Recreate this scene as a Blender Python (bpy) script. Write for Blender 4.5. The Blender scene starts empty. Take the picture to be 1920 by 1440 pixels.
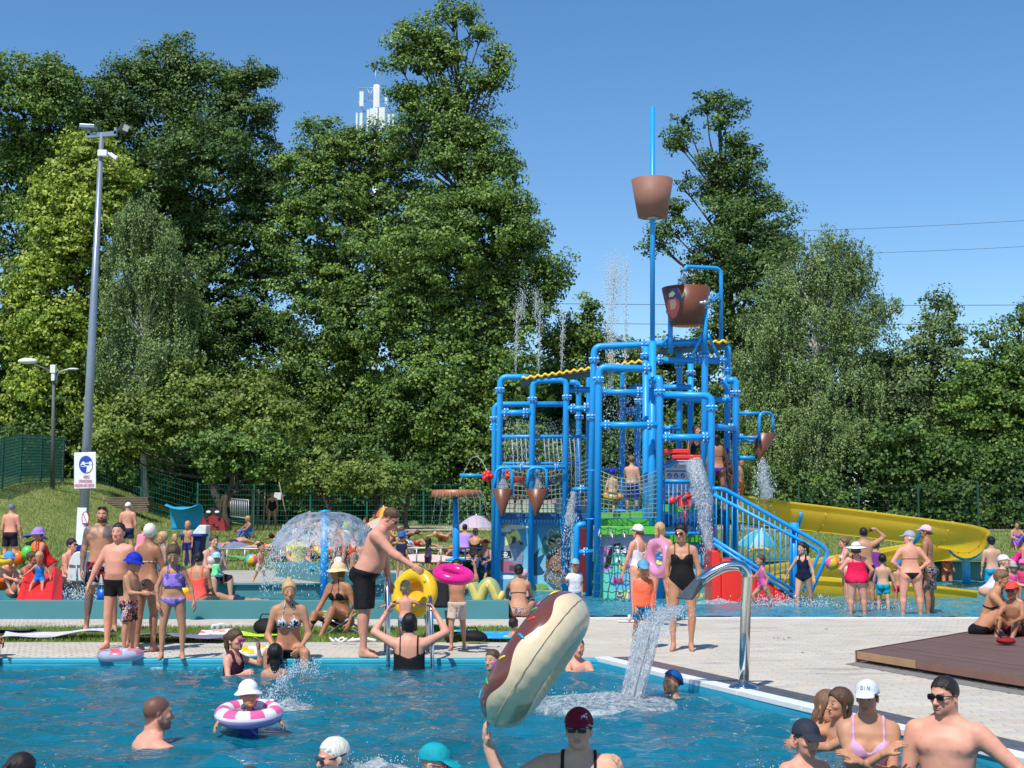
import bpy, math, random
import numpy as np
from mathutils import Vector
R=math.radians; PI=math.pi
random.seed(7); rng=np.random.default_rng(7)
sc=bpy.context.scene; COL=sc.collection
# ---------------- camera, world, sun, exposure
FPX=2600.0; CAMH=1.5; PITCH=math.atan((985-720)/FPX)
cd=bpy.data.cameras.new("camera"); cam=bpy.data.objects.new("camera",cd); COL.objects.link(cam)
cam.location=(0,0,CAMH); cam.rotation_euler=(R(90)+PITCH,0,0)
cd.sensor_width=36; cd.lens=FPX/1920*36; cd.clip_end=3000; cd.clip_start=.1; sc.camera=cam
SUN_EL=R(56); SUN_AZ=math.atan2(-.42,-.9)      # direction towards the sun, seen from the camera: behind it and to the left
w=bpy.data.worlds.new("World"); sc.world=w; w.use_nodes=True
nt=w.node_tree; nt.nodes.clear()
o_=nt.nodes.new('ShaderNodeOutputWorld'); b_=nt.nodes.new('ShaderNodeBackground'); s_=nt.nodes.new('ShaderNodeTexSky')
s_.sky_type='NISHITA'; s_.sun_disc=False; s_.sun_elevation=SUN_EL; s_.sun_rotation=SUN_AZ%(2*PI)
s_.altitude=300; s_.air_density=1.0; s_.dust_density=.05; s_.ozone_density=2.6
b_.inputs[1].default_value=.125
hs_=nt.nodes.new('ShaderNodeHueSaturation'); hs_.inputs['Saturation'].default_value=1.22; nt.links.new(s_.outputs[0],hs_.inputs['Color']); nt.links.new(hs_.outputs[0],b_.inputs[0]); nt.links.new(b_.outputs[0],o_.inputs[0])
ld=bpy.data.lights.new("sun",'SUN'); lo=bpy.data.objects.new("sun",ld); COL.objects.link(lo)
ld.energy=4.0; ld.angle=R(.5); ld.color=(1,.95,.87)
sd=Vector((math.sin(SUN_AZ)*math.cos(SUN_EL),math.cos(SUN_AZ)*math.cos(SUN_EL),math.sin(SUN_EL)))
lo.rotation_euler=sd.to_track_quat('Z','Y').to_euler(); lo.location=(0,-5,30)
sc.view_settings.view_transform='Standard'; sc.view_settings.look='None'; sc.view_settings.gamma=1
sc.view_settings.exposure=0.30; sc.view_settings.use_curve_mapping=False
sc.render.engine='CYCLES'
sc.cycles.max_bounces=8; sc.cycles.transparent_max_bounces=24; sc.cycles.caustics_reflective=False; sc.cycles.caustics_refractive=False
# ---------------- photo pixel <-> place
cp,sp=math.cos(PITCH),math.sin(PITCH)
def at(px,py,d):
    u=(px-960)/FPX; v=(720-py)/FPX; t=d/(cp-v*sp)
    return np.array([t*u,d,CAMH+t*(sp+v*cp)])
def G(px,py,z=0.):
    u=(px-960)/FPX; v=(720-py)/FPX; t=(z-CAMH)/(sp+v*cp)
    return np.array([t*u,t*(cp-v*sp),z])
def Zh(py,d): return at(960,py,d)[2]
def Xp(px,py,d): return at(px,py,d)[0]
def mpp(d): return d/FPX          # metres per photo pixel
# ---------------- materials
MATS={}
def lin(c):
    return tuple(((x/255+.055)/1.055)**2.4 if x>10 else x/255/12.92 for x in c)
def mat(name,col,rough=.5,metal=0,var=.12,vscale=6,bump=0,bscale=40,spec=.5,attr=None,trans=0,emit=None,coat=0):
    if name in MATS: return MATS[name]
    m=bpy.data.materials.new(name); m.use_nodes=True; n=m.node_tree; N=n.nodes; L=n.links
    p=N['Principled BSDF']; p.inputs['Roughness'].default_value=rough; p.inputs['Metallic'].default_value=metal
    p.inputs['Specular IOR Level'].default_value=spec; p.inputs['Coat Weight'].default_value=coat
    tc=N.new('ShaderNodeTexCoord')
    no=N.new('ShaderNodeTexNoise'); no.inputs['Scale'].default_value=vscale; no.inputs['Detail'].default_value=4
    L.new(tc.outputs['Object'],no.inputs['Vector'])
    mr=N.new('ShaderNodeMapRange'); mr.inputs[1].default_value=.25; mr.inputs[2].default_value=.75
    mr.inputs[3].default_value=1-var; mr.inputs[4].default_value=1+var; L.new(no.outputs[0],mr.inputs[0])
    mx=N.new('ShaderNodeVectorMath'); mx.operation='MULTIPLY'
    if attr:
        a=N.new('ShaderNodeAttribute'); a.attribute_name=attr; L.new(a.outputs['Color'],mx.inputs[0])
    else: mx.inputs[0].default_value=col[:3]
    cb=N.new('ShaderNodeCombineXYZ')
    for i in range(3): L.new(mr.outputs[0],cb.inputs[i])
    L.new(cb.outputs[0],mx.inputs[1]); L.new(mx.outputs[0],p.inputs['Base Color'])
    if bump:
        n2=N.new('ShaderNodeTexNoise'); n2.inputs['Scale'].default_value=bscale; n2.inputs['Detail'].default_value=5
        L.new(tc.outputs['Object'],n2.inputs['Vector'])
        bp=N.new('ShaderNodeBump'); bp.inputs['Strength'].default_value=bump; bp.inputs['Distance'].default_value=.02
        L.new(n2.outputs[0],bp.inputs['Height']); L.new(bp.outputs[0],p.inputs['Normal'])
    if trans:
        tr=N.new('ShaderNodeBsdfTranslucent'); L.new(mx.outputs[0],tr.inputs[0]); ms=N.new('ShaderNodeMixShader'); ms.inputs[0].default_value=trans
        L.new(p.outputs[0],ms.inputs[1]); L.new(tr.outputs[0],ms.inputs[2]); L.new(ms.outputs[0],N['Material Output'].inputs[0])
    MATS[name]=m; return m
def printmat(name,base,cols,scale=14,rough=.75,amount=.5,soft=False):
    """cloth with a printed pattern of coloured shapes"""
    if name in MATS: return MATS[name]
    m=bpy.data.materials.new(name); m.use_nodes=True; n=m.node_tree; N=n.nodes; L=n.links
    p=N['Principled BSDF']; p.inputs['Roughness'].default_value=rough; p.inputs['Specular IOR Level'].default_value=.25
    tc=N.new('ShaderNodeTexCoord'); n1=N.new('ShaderNodeTexNoise'); n1.inputs['Scale'].default_value=scale; n1.inputs['Detail'].default_value=1.5
    n1.inputs['Distortion'].default_value=.8
    L.new(tc.outputs['Object'],n1.inputs['Vector'])
    cr=N.new('ShaderNodeValToRGB'); cr.color_ramp.interpolation='LINEAR' if soft else 'CONSTANT'
    L.new(n1.outputs[0],cr.inputs[0])
    e=cr.color_ramp.elements; k=len(cols)
    e[0].position=0; e[0].color=(*cols[0],1); e[1].position=.5-.1*amount; e[1].color=(*base,1)
    pos=[.5+.1*(1-amount)+i*.06 for i in range(k-1)]
    for q,c in zip(pos,cols[1:]):
        x=e.new(q); x.color=(*c,1)
    L.new(cr.outputs[0],p.inputs['Base Color'])
    MATS[name]=m; return m
# ---------------- mesh builder
class MB:
    def __init__(s): s.v=[];s.f=[];s.m=[];s.n=0;s.sm=[]
    def add(s,v,f,m=0,smooth=True):
        v=np.asarray(v,float).reshape(-1,3); s.v.append(v)
        for q in f: s.f.append(tuple(int(i)+s.n for i in q)); s.m.append(m); s.sm.append(smooth)
        s.n+=len(v); return s
    def box(s,c,size,rz=0,m=0,rx=0,ry=0):
        x,y,z=[q/2 for q in size]
        P=np.array([[-x,-y,-z],[x,-y,-z],[x,y,-z],[-x,y,-z],[-x,-y,z],[x,-y,z],[x,y,z],[-x,y,z]])
        P=P@rot(rx,ry,rz).T+np.array(c)
        return s.add(P,[(0,3,2,1),(4,5,6,7),(0,1,5,4),(1,2,6,5),(2,3,7,6),(3,0,4,7)],m,False)
    def tube(s,pts,r,n=12,m=0,cap=True,closed=False):
        pts=np.asarray(pts,float); K=len(pts); rr=np.broadcast_to(r,(K,)) if np.ndim(r)<1 or len(np.atleast_1d(r))==1 else np.asarray(r)
        T=np.gradient(pts,axis=0) if not closed else np.roll(pts,-1,0)-np.roll(pts,1,0)
        T/=np.linalg.norm(T,axis=1)[:,None]+1e-12
        ref=np.array([0,0,1.]) if abs(T[0][2])<.9 else np.array([1.,0,0])
        a=np.cross(T[0],ref); a/=np.linalg.norm(a); V=[]
        for i in range(K):
            a=a-T[i]*np.dot(a,T[i]); a/=np.linalg.norm(a)+1e-12; b=np.cross(T[i],a)
            th=np.arange(n)*2*PI/n
            V.append(pts[i]+rr[i]*(np.cos(th)[:,None]*a+np.sin(th)[:,None]*b))
        V=np.concatenate(V); F=[]
        for i in range(K if closed else K-1):
            j=(i+1)%K
            for k in range(n):
                l=(k+1)%n; F.append((i*n+k,i*n+l,j*n+l,j*n+k))
        if cap and not closed: F+= [tuple(range(n))[::-1],tuple((K-1)*n+k for k in range(n))]
        return s.add(V,F,m)
    def lathe(s,c,prof,n=24,m=0,axis=(0,0,1)):
        """prof: (r,z) pairs"""
        prof=np.asarray(prof,float); K=len(prof); th=np.arange(n)*2*PI/n
        V=np.concatenate([np.stack([r*np.cos(th),r*np.sin(th),np.full(n,z)],1) for r,z in prof])
        A=frame(axis); V=V@A.T+np.array(c)
        F=[(i*n+k,i*n+(k+1)%n,(i+1)*n+(k+1)%n,(i+1)*n+k) for i in range(K-1) for k in range(n)]
        if prof[0][0]>1e-6: F.append(tuple(range(n))[::-1])
        if prof[-1][0]>1e-6: F.append(tuple((K-1)*n+k for k in range(n)))
        return s.add(V,F,m)
    def sph(s,c,r,nu=12,nv=8,m=0):
        r=np.broadcast_to(r,(3,)); th=np.linspace(0,PI,nv+1); ph=np.arange(nu)*2*PI/nu
        V=np.concatenate([np.stack([r[0]*np.sin(t)*np.cos(ph),r[1]*np.sin(t)*np.sin(ph),np.full(nu,r[2]*math.cos(t))],1) for t in th])+np.array(c)
        F=[(i*nu+k,(i+1)*nu+k,(i+1)*nu+(k+1)%nu,i*nu+(k+1)%nu) for i in range(nv) for k in range(nu)]
        return s.add(V,F,m)
    def torus(s,c,R0,r,axis=(0,0,1),n=40,k=16,m=0,flat=1.):
        A=frame(axis); V=[];F=[]
        for i in range(n):
            t=i*2*PI/n
            for j in range(k):
                q=j*2*PI/k; V.append(((R0+r*math.cos(q))*math.cos(t),(R0+r*math.cos(q))*math.sin(t),r*flat*math.sin(q)))
                F.append((i*k+j,((i+1)%n)*k+j,((i+1)%n)*k+(j+1)%k,i*k+(j+1)%k))
        V=np.array(V)@A.T+np.array(c); return s.add(V,F,m)
    def poly(s,P,m=0):
        return s.add(P,[tuple(range(len(P)))],m,False)
    def prism(s,P2,z0,z1,m=0):
        """extrude an xy outline (counter-clockwise)"""
        n=len(P2); V=[(x,y,z0) for x,y in P2]+[(x,y,z1) for x,y in P2]
        F=[tuple(range(n))[::-1],tuple(range(n,2*n))]+[(i,(i+1)%n,n+(i+1)%n,n+i) for i in range(n)]
        return s.add(V,F,m,False)
    def slab(s,P,nrm,t,m=0):
        """thick plate: 3D outline pushed along nrm by t"""
        P=np.asarray(P,float); n=len(P); V=np.concatenate([P,P+np.asarray(nrm)*t])
        F=[tuple(range(n))[::-1],tuple(range(n,2*n))]+[(i,(i+1)%n,n+(i+1)%n,n+i) for i in range(n)]
        return s.add(V,F,m,False)
    def mesh(s,name,mats):
        me=bpy.data.meshes.new(name); V=np.concatenate(s.v) if s.v else np.zeros((0,3))
        me.from_pydata(V.tolist(),[],s.f)
        for q in (mats if isinstance(mats,(list,tuple)) else [mats]): me.materials.append(q)
        if s.f:
            me.polygons.foreach_set('material_index',s.m); me.polygons.foreach_set('use_smooth',s.sm)
        return me
    def build(s,name,mats,parent=None,bevel=0,**kw):
        o=bpy.data.objects.new(name,s.mesh(name,mats)); COL.objects.link(o)
        if parent is not None:
            o.parent=parent; o.matrix_parent_inverse=parent_inv(parent)
        if bevel:
            b=o.modifiers.new('bevel','BEVEL'); b.width=bevel; b.segments=2; b.limit_method='ANGLE'; b.angle_limit=R(40)
        tag(o,**kw); return o
def parent_inv(p):
    return p.matrix_basis.inverted()
def rot(rx=0,ry=0,rz=0):
    a,b,c=rx,ry,rz
    X=np.array([[1,0,0],[0,math.cos(a),-math.sin(a)],[0,math.sin(a),math.cos(a)]])
    Y=np.array([[math.cos(b),0,math.sin(b)],[0,1,0],[-math.sin(b),0,math.cos(b)]])
    Z=np.array([[math.cos(c),-math.sin(c),0],[math.sin(c),math.cos(c),0],[0,0,1]])
    return Z@Y@X
def frame(axis):
    z=np.asarray(axis,float); z=z/np.linalg.norm(z)
    h=np.array([0,0,1.]) if abs(z[2])<.95 else np.array([0,1.,0])
    x=np.cross(h,z); x/=np.linalg.norm(x); return np.stack([x,np.cross(z,x),z],1)
def tag(o,label=None,cat=None,group=None,kind=None):
    if label: o['label']=label
    if cat: o['category']=cat
    if group: o['group']=group
    if kind: o['kind']=kind
    return o
def thing(name,loc,label,cat,group=None):
    o=bpy.data.objects.new(name,None); COL.objects.link(o); o.location=[float(q) for q in loc]; o.empty_display_size=.1
    return tag(o,label,cat,group)
def bend(pts,r,n=6):
    """polyline with rounded corners"""
    pts=[np.asarray(p,float) for p in pts]; out=[pts[0]]
    for i in range(1,len(pts)-1):
        a,b,c=pts[i-1],pts[i],pts[i+1]; u=(a-b);v=(c-b); lu,lv=np.linalg.norm(u),np.linalg.norm(v); rr=min(r,lu*.49,lv*.49)
        p0=b+u/lu*rr;p2=b+v/lv*rr
        for k in range(n+1):
            t=k/n; out.append((1-t)**2*p0+2*t*(1-t)*b+t*t*p2)
    out.append(pts[-1]); return np.array(out)
def arrmesh(name,V,F,mats,mi=None,smooth=False,cols=None,cname='tint'):
    """fast mesh from arrays; F is (n,3) or (n,4)"""
    me=bpy.data.meshes.new(name); V=np.asarray(V,np.float32); F=np.asarray(F,np.int32); k=F.shape[1]
    me.vertices.add(len(V)); me.vertices.foreach_set('co',V.ravel())
    me.loops.add(F.size); me.loops.foreach_set('vertex_index',F.ravel())
    me.polygons.add(len(F)); me.polygons.foreach_set('loop_start',np.arange(0,F.size,k,dtype=np.int32))
    me.polygons.foreach_set('loop_total',np.full(len(F),k,np.int32))
    me.polygons.foreach_set('use_smooth',np.full(len(F),smooth))
    if mi is not None: me.polygons.foreach_set('material_index',np.asarray(mi,np.int32))
    me.update(calc_edges=True)
    if cols is not None:
        a=me.color_attributes.new(cname,'FLOAT_COLOR','POINT'); c=np.ones((len(V),4),np.float32); c[:,:3]=cols; a.data.foreach_set('color',c.ravel())
    for q in (mats if isinstance(mats,(list,tuple)) else [mats]): me.materials.append(q)
    return me
def link(name,me,parent=None,**kw):
    o=bpy.data.objects.new(name,me); COL.objects.link(o)
    if parent is not None: o.parent=parent; o.matrix_parent_inverse=parent_inv(parent)
    tag(o,**kw); return o
# ---------------- implicit surfaces -> meshes (used for people, soft things)
def smin(a,b,k):
    h=np.clip(.5+.5*(b-a)/k,0,1); return b+(a-b)*h-k*h*(1-h)
def smax(a,b,k): return -smin(-a,-b,k)
def s_cone(P,a,b,ra,rb):
    a=np.asarray(a,np.float32);b=np.asarray(b,np.float32); ab=b-a; t=np.clip((P-a)@ab/max(ab@ab,1e-9),0,1)
    return np.linalg.norm(P-a-t[:,None]*ab,axis=1)-(ra+(rb-ra)*t)
def s_ell(P,c,r):
    q=(P-np.asarray(c,np.float32)); r=np.asarray(r,np.float32); k0=np.linalg.norm(q/r,axis=1); k1=np.linalg.norm(q/(r*r),axis=1)
    return k0*(k0-1)/np.maximum(k1,1e-6)
def surf(fn,lo,hi,h,keep=None):
    """surface nets of fn over a box; returns vertices, quads"""
    lo=np.asarray(lo,float); hi=np.asarray(hi,float); nb=np.maximum(np.ceil((hi-lo)/(4*h)).astype(int)+1,2)
    ax=[lo[i]+(np.arange(nb[i])*4+1.5)*h for i in range(3)]
    C=np.stack(np.meshgrid(*ax,indexing='ij'),-1).reshape(-1,3).astype(np.float32)
    vc=fn(C).astype(np.float32); act=(np.abs(vc)<h*4*1.35).reshape(nb)
    n=nb*4; V=np.repeat(np.repeat(np.repeat(vc.reshape(nb),4,0),4,1),4,2)
    A=np.repeat(np.repeat(np.repeat(act,4,0),4,1),4,2)
    I=np.argwhere(A); V[A]=fn((lo+I*h).astype(np.float32))
    V[0]=np.maximum(V[0],h);V[-1]=np.maximum(V[-1],h);V[:,0]=np.maximum(V[:,0],h);V[:,-1]=np.maximum(V[:,-1],h);V[:,:,0]=np.maximum(V[:,:,0],h);V[:,:,-1]=np.maximum(V[:,:,-1],h)
    S=V<0; c=np.zeros(n-1,np.int8)
    for d in np.ndindex(2,2,2):
        c+=S[d[0]:n[0]-1+d[0],d[1]:n[1]-1+d[1],d[2]:n[2]-1+d[2]]
    M=(c>0)&(c<8); ids=np.argwhere(M)
    if len(ids)==0: return np.zeros((0,3)),np.zeros((0,4),int)
    idx=np.full(n-1,-1,np.int32); idx[M]=np.arange(len(ids))
    cor=np.array(list(np.ndindex(2,2,2))); vals=np.stack([V[tuple((ids+q).T)] for q in cor],1)
    acc=np.zeros((len(ids),3)); cnt=np.zeros(len(ids))
    for i in range(8):
        for j in range(i+1,8):
            if abs(cor[i]-cor[j]).sum()!=1: continue
            a,b=vals[:,i],vals[:,j]; x=(a<0)!=(b<0); t=np.where(x,a/np.where(x,a-b,1),0)
            acc+=np.where(x[:,None],cor[i]+t[:,None]*(cor[j]-cor[i]),0); cnt+=x
    W=lo+(ids+acc/cnt[:,None])*h
    F=[]
    for a in range(3):
        sl=[slice(0,-1) if k==a else slice(1,-1) for k in range(3)]; sh=list(sl); sh[a]=slice(1,None)
        s0=S[tuple(sl)];s1=S[tuple(sh)]; e=np.argwhere(s0!=s1)
        if not len(e): continue
        s0v=s0[tuple(e.T)]
        for k in range(3):
            if k!=a: e[:,k]+=1
        b,c2=(a+1)%3,(a+2)%3; q=[]
        for db,dc in ((-1,-1),(0,-1),(0,0),(-1,0)):
            g=e.copy(); g[:,b]+=db; g[:,c2]+=dc; q.append(idx[tuple(g.T)])
        q=np.stack(q,1); q[~s0v]=q[~s0v][:,::-1]; F.append(q)
    F=np.concatenate(F); F=F[(F>=0).all(1)]
    if keep is not None:
        k=keep(W); F=F[k[F].sum(1)>=2]
        u=np.unique(F); mp=np.zeros(len(W),int); mp[u]=np.arange(len(u)); W=W[u]; F=mp[F]
    return W,F
def V3(*a): return np.array(a,float)
def nrm(v): v=np.asarray(v,float); return v/(np.linalg.norm(v)+1e-9)
# ---------------- people
SKIN={'fair':(.62,.345,.230),'pale':(.70,.43,.31),'pink':(.68,.315,.215),'tan':(.50,.245,.140),'brown':(.37,.165,.090),'olive':(.54,.30,.19)}
def mskin(): return mat('skin',None,rough=.50,var=.10,vscale=14,bump=.07,bscale=90,spec=.34,attr='tint')
MALE=np.array([(-.10,.085,.055,.060),(-.05,.140,.085,.095),(0,.165,.098,.118),(.06,.160,.100,.105),(.13,.142,.100,.088),(.20,.136,.100,.082),(.30,.152,.112,.092),(.38,.168,.118,.102),(.44,.170,.108,.104),(.50,.128,.070,.086),(.54,.078,.055,.064),(.57,.055,.050,.052)])
FEM=np.array([(-.10,.085,.055,.060),(-.05,.150,.085,.100),(0,.176,.095,.125),(.06,.166,.096,.108),(.13,.138,.092,.078),(.20,.120,.086,.072),(.30,.130,.092,.080),(.38,.144,.096,.090),(.44,.148,.088,.092),(.50,.112,.060,.078),(.54,.066,.048,.058),(.57,.048,.044,.046)])
POSE={
 'stand':dict(la=((.22,0,-1),(.08,.22,-1)),ra=((.22,0,-1),(.08,.22,-1)),ll=((.10,.02,-1),(.03,-.04,-1)),rl=((.10,.02,-1),(.03,-.04,-1))),
 'walk':dict(la=((.25,.3,-1),(.05,.5,-.9)),ra=((.25,-.35,-1),(.1,.1,-1)),ll=((.05,-.28,-1),(.0,-.5,-.9)),rl=((.05,.4,-1),(.0,.05,-1))),
 'sitedge':dict(la=((.15,.25,-1),(-.1,.9,-.4)),ra=((.15,.25,-1),(-.1,.9,-.4)),ll=((.15,1,.02),(0,.1,-1)),rl=((.15,1,.02),(0,.1,-1)),anchor='seat',T=(0,.12,1)),
 'sitknees':dict(la=((.2,.6,-.6),(-.2,.9,-.2)),ra=((.2,.6,-.6),(-.2,.9,-.2)),ll=((.12,.85,.62),(0,.45,-1)),rl=((.12,.85,.62),(0,.45,-1)),anchor='seat',T=(0,.15,1),sl=.05),
 'hips':dict(la=((.75,-.2,-1),(-.9,.15,-.75)),ra=((.75,-.2,-1),(-.9,.15,-.75)),ll=((.13,0,-1),(.03,-.03,-1)),rl=((.13,0,-1),(.03,-.03,-1))),
 'prone':dict(la=((.5,.8,-.25),(-.3,.6,0)),ra=((.5,.8,-.25),(-.3,.6,0)),ll=((.1,-1,-.05),(.05,-1,.03)),rl=((.1,-1,-.05),(.05,-1,.03)),anchor='seat',T=(0,1,.22),fd=(0,-1,-.3)),
 'supine':dict(la=((.5,-.1,-.1),(.3,.8,0)),ra=((.5,-.1,-.1),(.3,.8,0)),ll=((.1,1,.45),(.05,.8,-.6)),rl=((.1,1,.1),(.05,1,-.12)),anchor='seat',T=(0,-1,.25)),
 'squat':dict(la=((.2,.8,-.5),(-.1,.8,-.3)),ra=((.2,.8,-.5),(-.1,.8,-.3)),ll=((.25,1,.35),(0,-.35,-1)),rl=((.25,1,.35),(0,-.35,-1)),T=(0,.35,1),sl=.04),
 'bendover':dict(la=((.1,.5,-1),(0,.5,-1)),ra=((.1,.5,-1),(0,.5,-1)),ll=((.12,-.05,-1),(.03,-.05,-1)),rl=((.12,-.05,-1),(.03,-.05,-1)),T=(0,1,.35)),
 'swim':dict(la=((.7,.7,-.3),(.2,1,0)),ra=((.7,.7,-.3),(.2,1,0)),ll=((.1,-.6,-.8),(.05,-.9,-.3)),rl=((.1,-.6,-.8),(.05,-.9,-.3)),T=(0,.75,.6),anchor='hip'),
}
class Fig:
    def __init__(s,h,pose='stand',fem=0,fat=0,kid=0,cut=None,**k):
        p=dict(POSE[pose]); p.update({a:b for a,b in k.items() if b is not None})
        s.h=h; s.fem=fem; s.fat=fat; s.kid=kid; s.thin=k.get('thin',0); s.armf=k.get('armf',1.)
        s.hh=.235*(h/1.75)**.30 if h<1.55 else .235*(h/1.75)**.7
        s.hh*=k.get('hs',.94 if (fem and not kid) else .97); s.sh=s.hh/.235; s.sb=sb=(h-s.hh)/(1.75-.235)
        wid=1+.10*kid
        tb=(FEM if fem else MALE).copy(); tb[:,1:]*=wid
        if kid: tb[:,1]*=np.interp(tb[:,0],[0,.3,.44],[.93,1.0,.86]); tb[4:7,2]*=1.12
        f=fat
        tb[:,1]+=f*np.interp(tb[:,0],[-.1,0,.15,.35,.5],[.01,.035,.055,.03,.005])
        tb[:,2]+=f*np.interp(tb[:,0],[-.1,-.02,.10,.22,.36,.5],[0,.03,.115,.09,.03,0])
        tb[:,3]+=f*np.interp(tb[:,0],[-.1,0,.2,.4],[0,.02,.02,.015])
        s.tb=tb; s.sl=p.get('sl',0.)
        T=nrm((0,-p.get('T',(0,.03,1))[1],p.get('T',(0,.03,1))[2])+np.array([p.get('T',(0,0,1))[0],0,0])); s.T=T
        X=np.array([1.,0,0]); X=nrm(X-T*X@T); s.X=X; s.F=np.cross(X,T)
        P0=np.zeros(3); s.P0=P0
        tw=p.get('tw',0); s.Xs=nrm(X*math.cos(tw)+s.F*math.sin(tw))
        s.nb=P0+T*.53*sb+s.F*s.sl*sb
        sw=(.150 if fem else .172)*(1-.12*kid)*sb+.02*f*sb
        def D(v,sd): return nrm((sd*v[0],-v[1],v[2]))
        La,Lf,Lh=.285*sb,.245*sb,.18*sb
        if kid: Lh*=1.06
        Lt,Ls=.425*sb,.40*sb
        s.arm=[];s.leg=[]
        shr=p.get('shrug',0)
        for sd,ka,kl in ((-1,'la','ll'),(1,'ra','rl')):
            S=P0+T*(.455+shr)*sb+s.Xs*sd*sw+s.F*s.sl*.8*sb; a=p[ka]
            if a[0]=='ik':
                tgt=P0+np.array([sd*a[1][0],-a[1][1],a[1][2]])*sb; el,wr=s.ik(S,tgt,La,Lf,D(a[2],sd))
            else:
                el=S+D(a[0],sd)*La; wr=el+D(a[1],sd)*Lf
            hd=D(a[3],sd) if len(a)>3 and a[0]=='ik' else (D(a[2],sd) if a[0]!='ik' and len(a)>2 else nrm(wr-el))
            s.arm.append((S,el,wr,hd,sd))
            H=P0+X*sd*.088*sb*(1+.1*fem)-T*.015*sb; l=p[kl]
            kn=H+D(l[0],sd)*Lt; an=kn+D(l[1],sd)*Ls
            fd=l[2] if len(l)>2 else p.get('fd',(.15,1,-.02))
            s.leg.append((H,kn,an,D(fd,sd),sd))
        s.armspec=(p.get('curl',.55))
        an=p.get('anchor','feet')
        if an=='feet': z=min(l[2][2] for l in s.leg)-.075*sb
        elif an=='seat': z=P0[2]-(.115+.02*f)*sb
        elif an=='neck': z=(s.nb[2])
        else: z=P0[2]
        s.shift(np.array([0,0,-z]))
        # head
        yw,pt,rl=p.get('head',(0,0,0))
        nd=nrm(T*.6+np.array([0,0,.6])) if abs(T[2])<.95 else T
        s.hy=rot(pt,0,0); s.HR=rot(0,0,yw)@rot(pt,0,0)@rot(0,rl,0)
        if abs(T[2])<.35 and not p.get('headup'):   # lying: head follows the trunk
            B=np.stack([s.X,-s.F,s.T],1); s.HR=B@s.HR
            nd=T
        s.ho=s.nb+nd*(.028 if not s.kid else .036)*sb+(np.array([0,-.015,0]) if T[2]>.35 else 0)
    def shift(s,d):
        s.P0=s.P0+d; s.nb=s.nb+d
        s.arm=[(a+d,b+d,c+d,e,g) for a,b,c,e,g in s.arm]; s.leg=[(a+d,b+d,c+d,e,g) for a,b,c,e,g in s.leg]
    @staticmethod
    def ik(S,t,a,b,pole):
        v=t-S; L=min(np.linalg.norm(v),(a+b)*.985); u=nrm(v); t=S+u*L
        x=(a*a-b*b+L*L)/(2*L); y=math.sqrt(max(a*a-x*x,0)); q=nrm(pole-u*(pole@u)); return S+u*x+q*y,t
    def tc(s,P):
        q=(P-s.P0.astype(np.float32))/s.sb; ss=q@s.T; return ss,q@s.X,q@s.F-s.sl*np.clip(ss/.53,0,1.1)**2
    def hc(s,P): return ((P-s.ho.astype(np.float32))@s.HR)/s.sh
    def torso(s,P,tc=None):
        ss,x,y=tc if tc is not None else s.tc(P); t=s.tb; sc_=np.clip(ss,t[0,0],t[-1,0])
        a=np.interp(sc_,t[:,0],t[:,1]); b=np.where(y>0,np.interp(sc_,t[:,0],t[:,2]),np.interp(sc_,t[:,0],t[:,3]))
        q=((np.abs(x)/a)**2.3+(np.abs(y)/b)**2.3)**(1/2.3); d=(q-1)*np.minimum(a,b)*.92
        e=np.maximum(np.abs(ss-sc_)-0,0); d=np.where(e>0,np.sqrt(np.maximum(d,0)**2+e*e)+np.minimum(d,0)*0,d)
        if s.fem and not s.kid:
            r=.052+.012*s.fat
            for sd in (-1,1): d=smin(d,s_ell(np.stack([x,y,ss],1),(sd*.064,.078+.02*s.fat,.335),(r*1.12,r*.85,r)),.035)
        elif not s.kid:
            for sd in (-1,1): d=smin(d,s_ell(np.stack([x,y,ss],1),(sd*.075,.075,.385),(.075,.045,.05)),.03)
        for sd in (-1,1): d=smin(d,s_ell(np.stack([x,y,ss],1),(sd*.075,-.070,-.035),(.080+.012*s.fat,.068+.01*s.fem,.075)),.02)
        return d*s.sb
    def limbs(s,P,infl=0,shoulder=True):
        sb=s.sb; f=1+.28*s.fat+.06*s.kid-.1*s.thin; fa=(.88 if s.fem else 1)*f*s.armf
        legs=None
        for H,K,A,fd,sd in s.leg:
            bk=-np.cross(s.X,nrm(A-K)); bk=nrm(bk)
            if bk@ (-fd)<0: bk=-bk
            d=s_cone(P,H,K,.089*sb*f*(1.06 if s.fem else 1),.050*sb*f)
            d=smin(d,s_cone(P,K,A,.046*sb*f,.0295*sb*f),.02*sb)
            u=nrm(A-K); cm=K+(A-K)*.27+bk*.014*sb; d=smin(d,s_cone(P,cm-u*.05*sb,cm+u*.09*sb,.051*sb*f,.034*sb*f),.03*sb)
            up=np.array([0,0,1.]) if abs(fd[2])<.5 else nrm(A*0+nrm(K-A)); up=nrm(up-fd*(up@fd))
            heel=A-up*.045*sb-fd*.025*sb; ball=A-up*.052*sb+fd*.115*sb; toe=A-up*.058*sb+fd*.165*sb
            ft=smin(s_cone(P,heel,ball,.032*sb,.030*sb),s_cone(P,A-up*.0*sb,ball,.036*sb,.024*sb),.02*sb)
            ft=smin(ft,s_cone(P,ball,toe,.032*sb,.018*sb),.015*sb)
            ft=smax(ft,-((P-A)@up+.075*sb).astype(np.float32),.008*sb)
            d=smin(d,ft,.02*sb); legs=d if legs is None else smin(legs,d,.008*sb)
        arms=None
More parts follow.
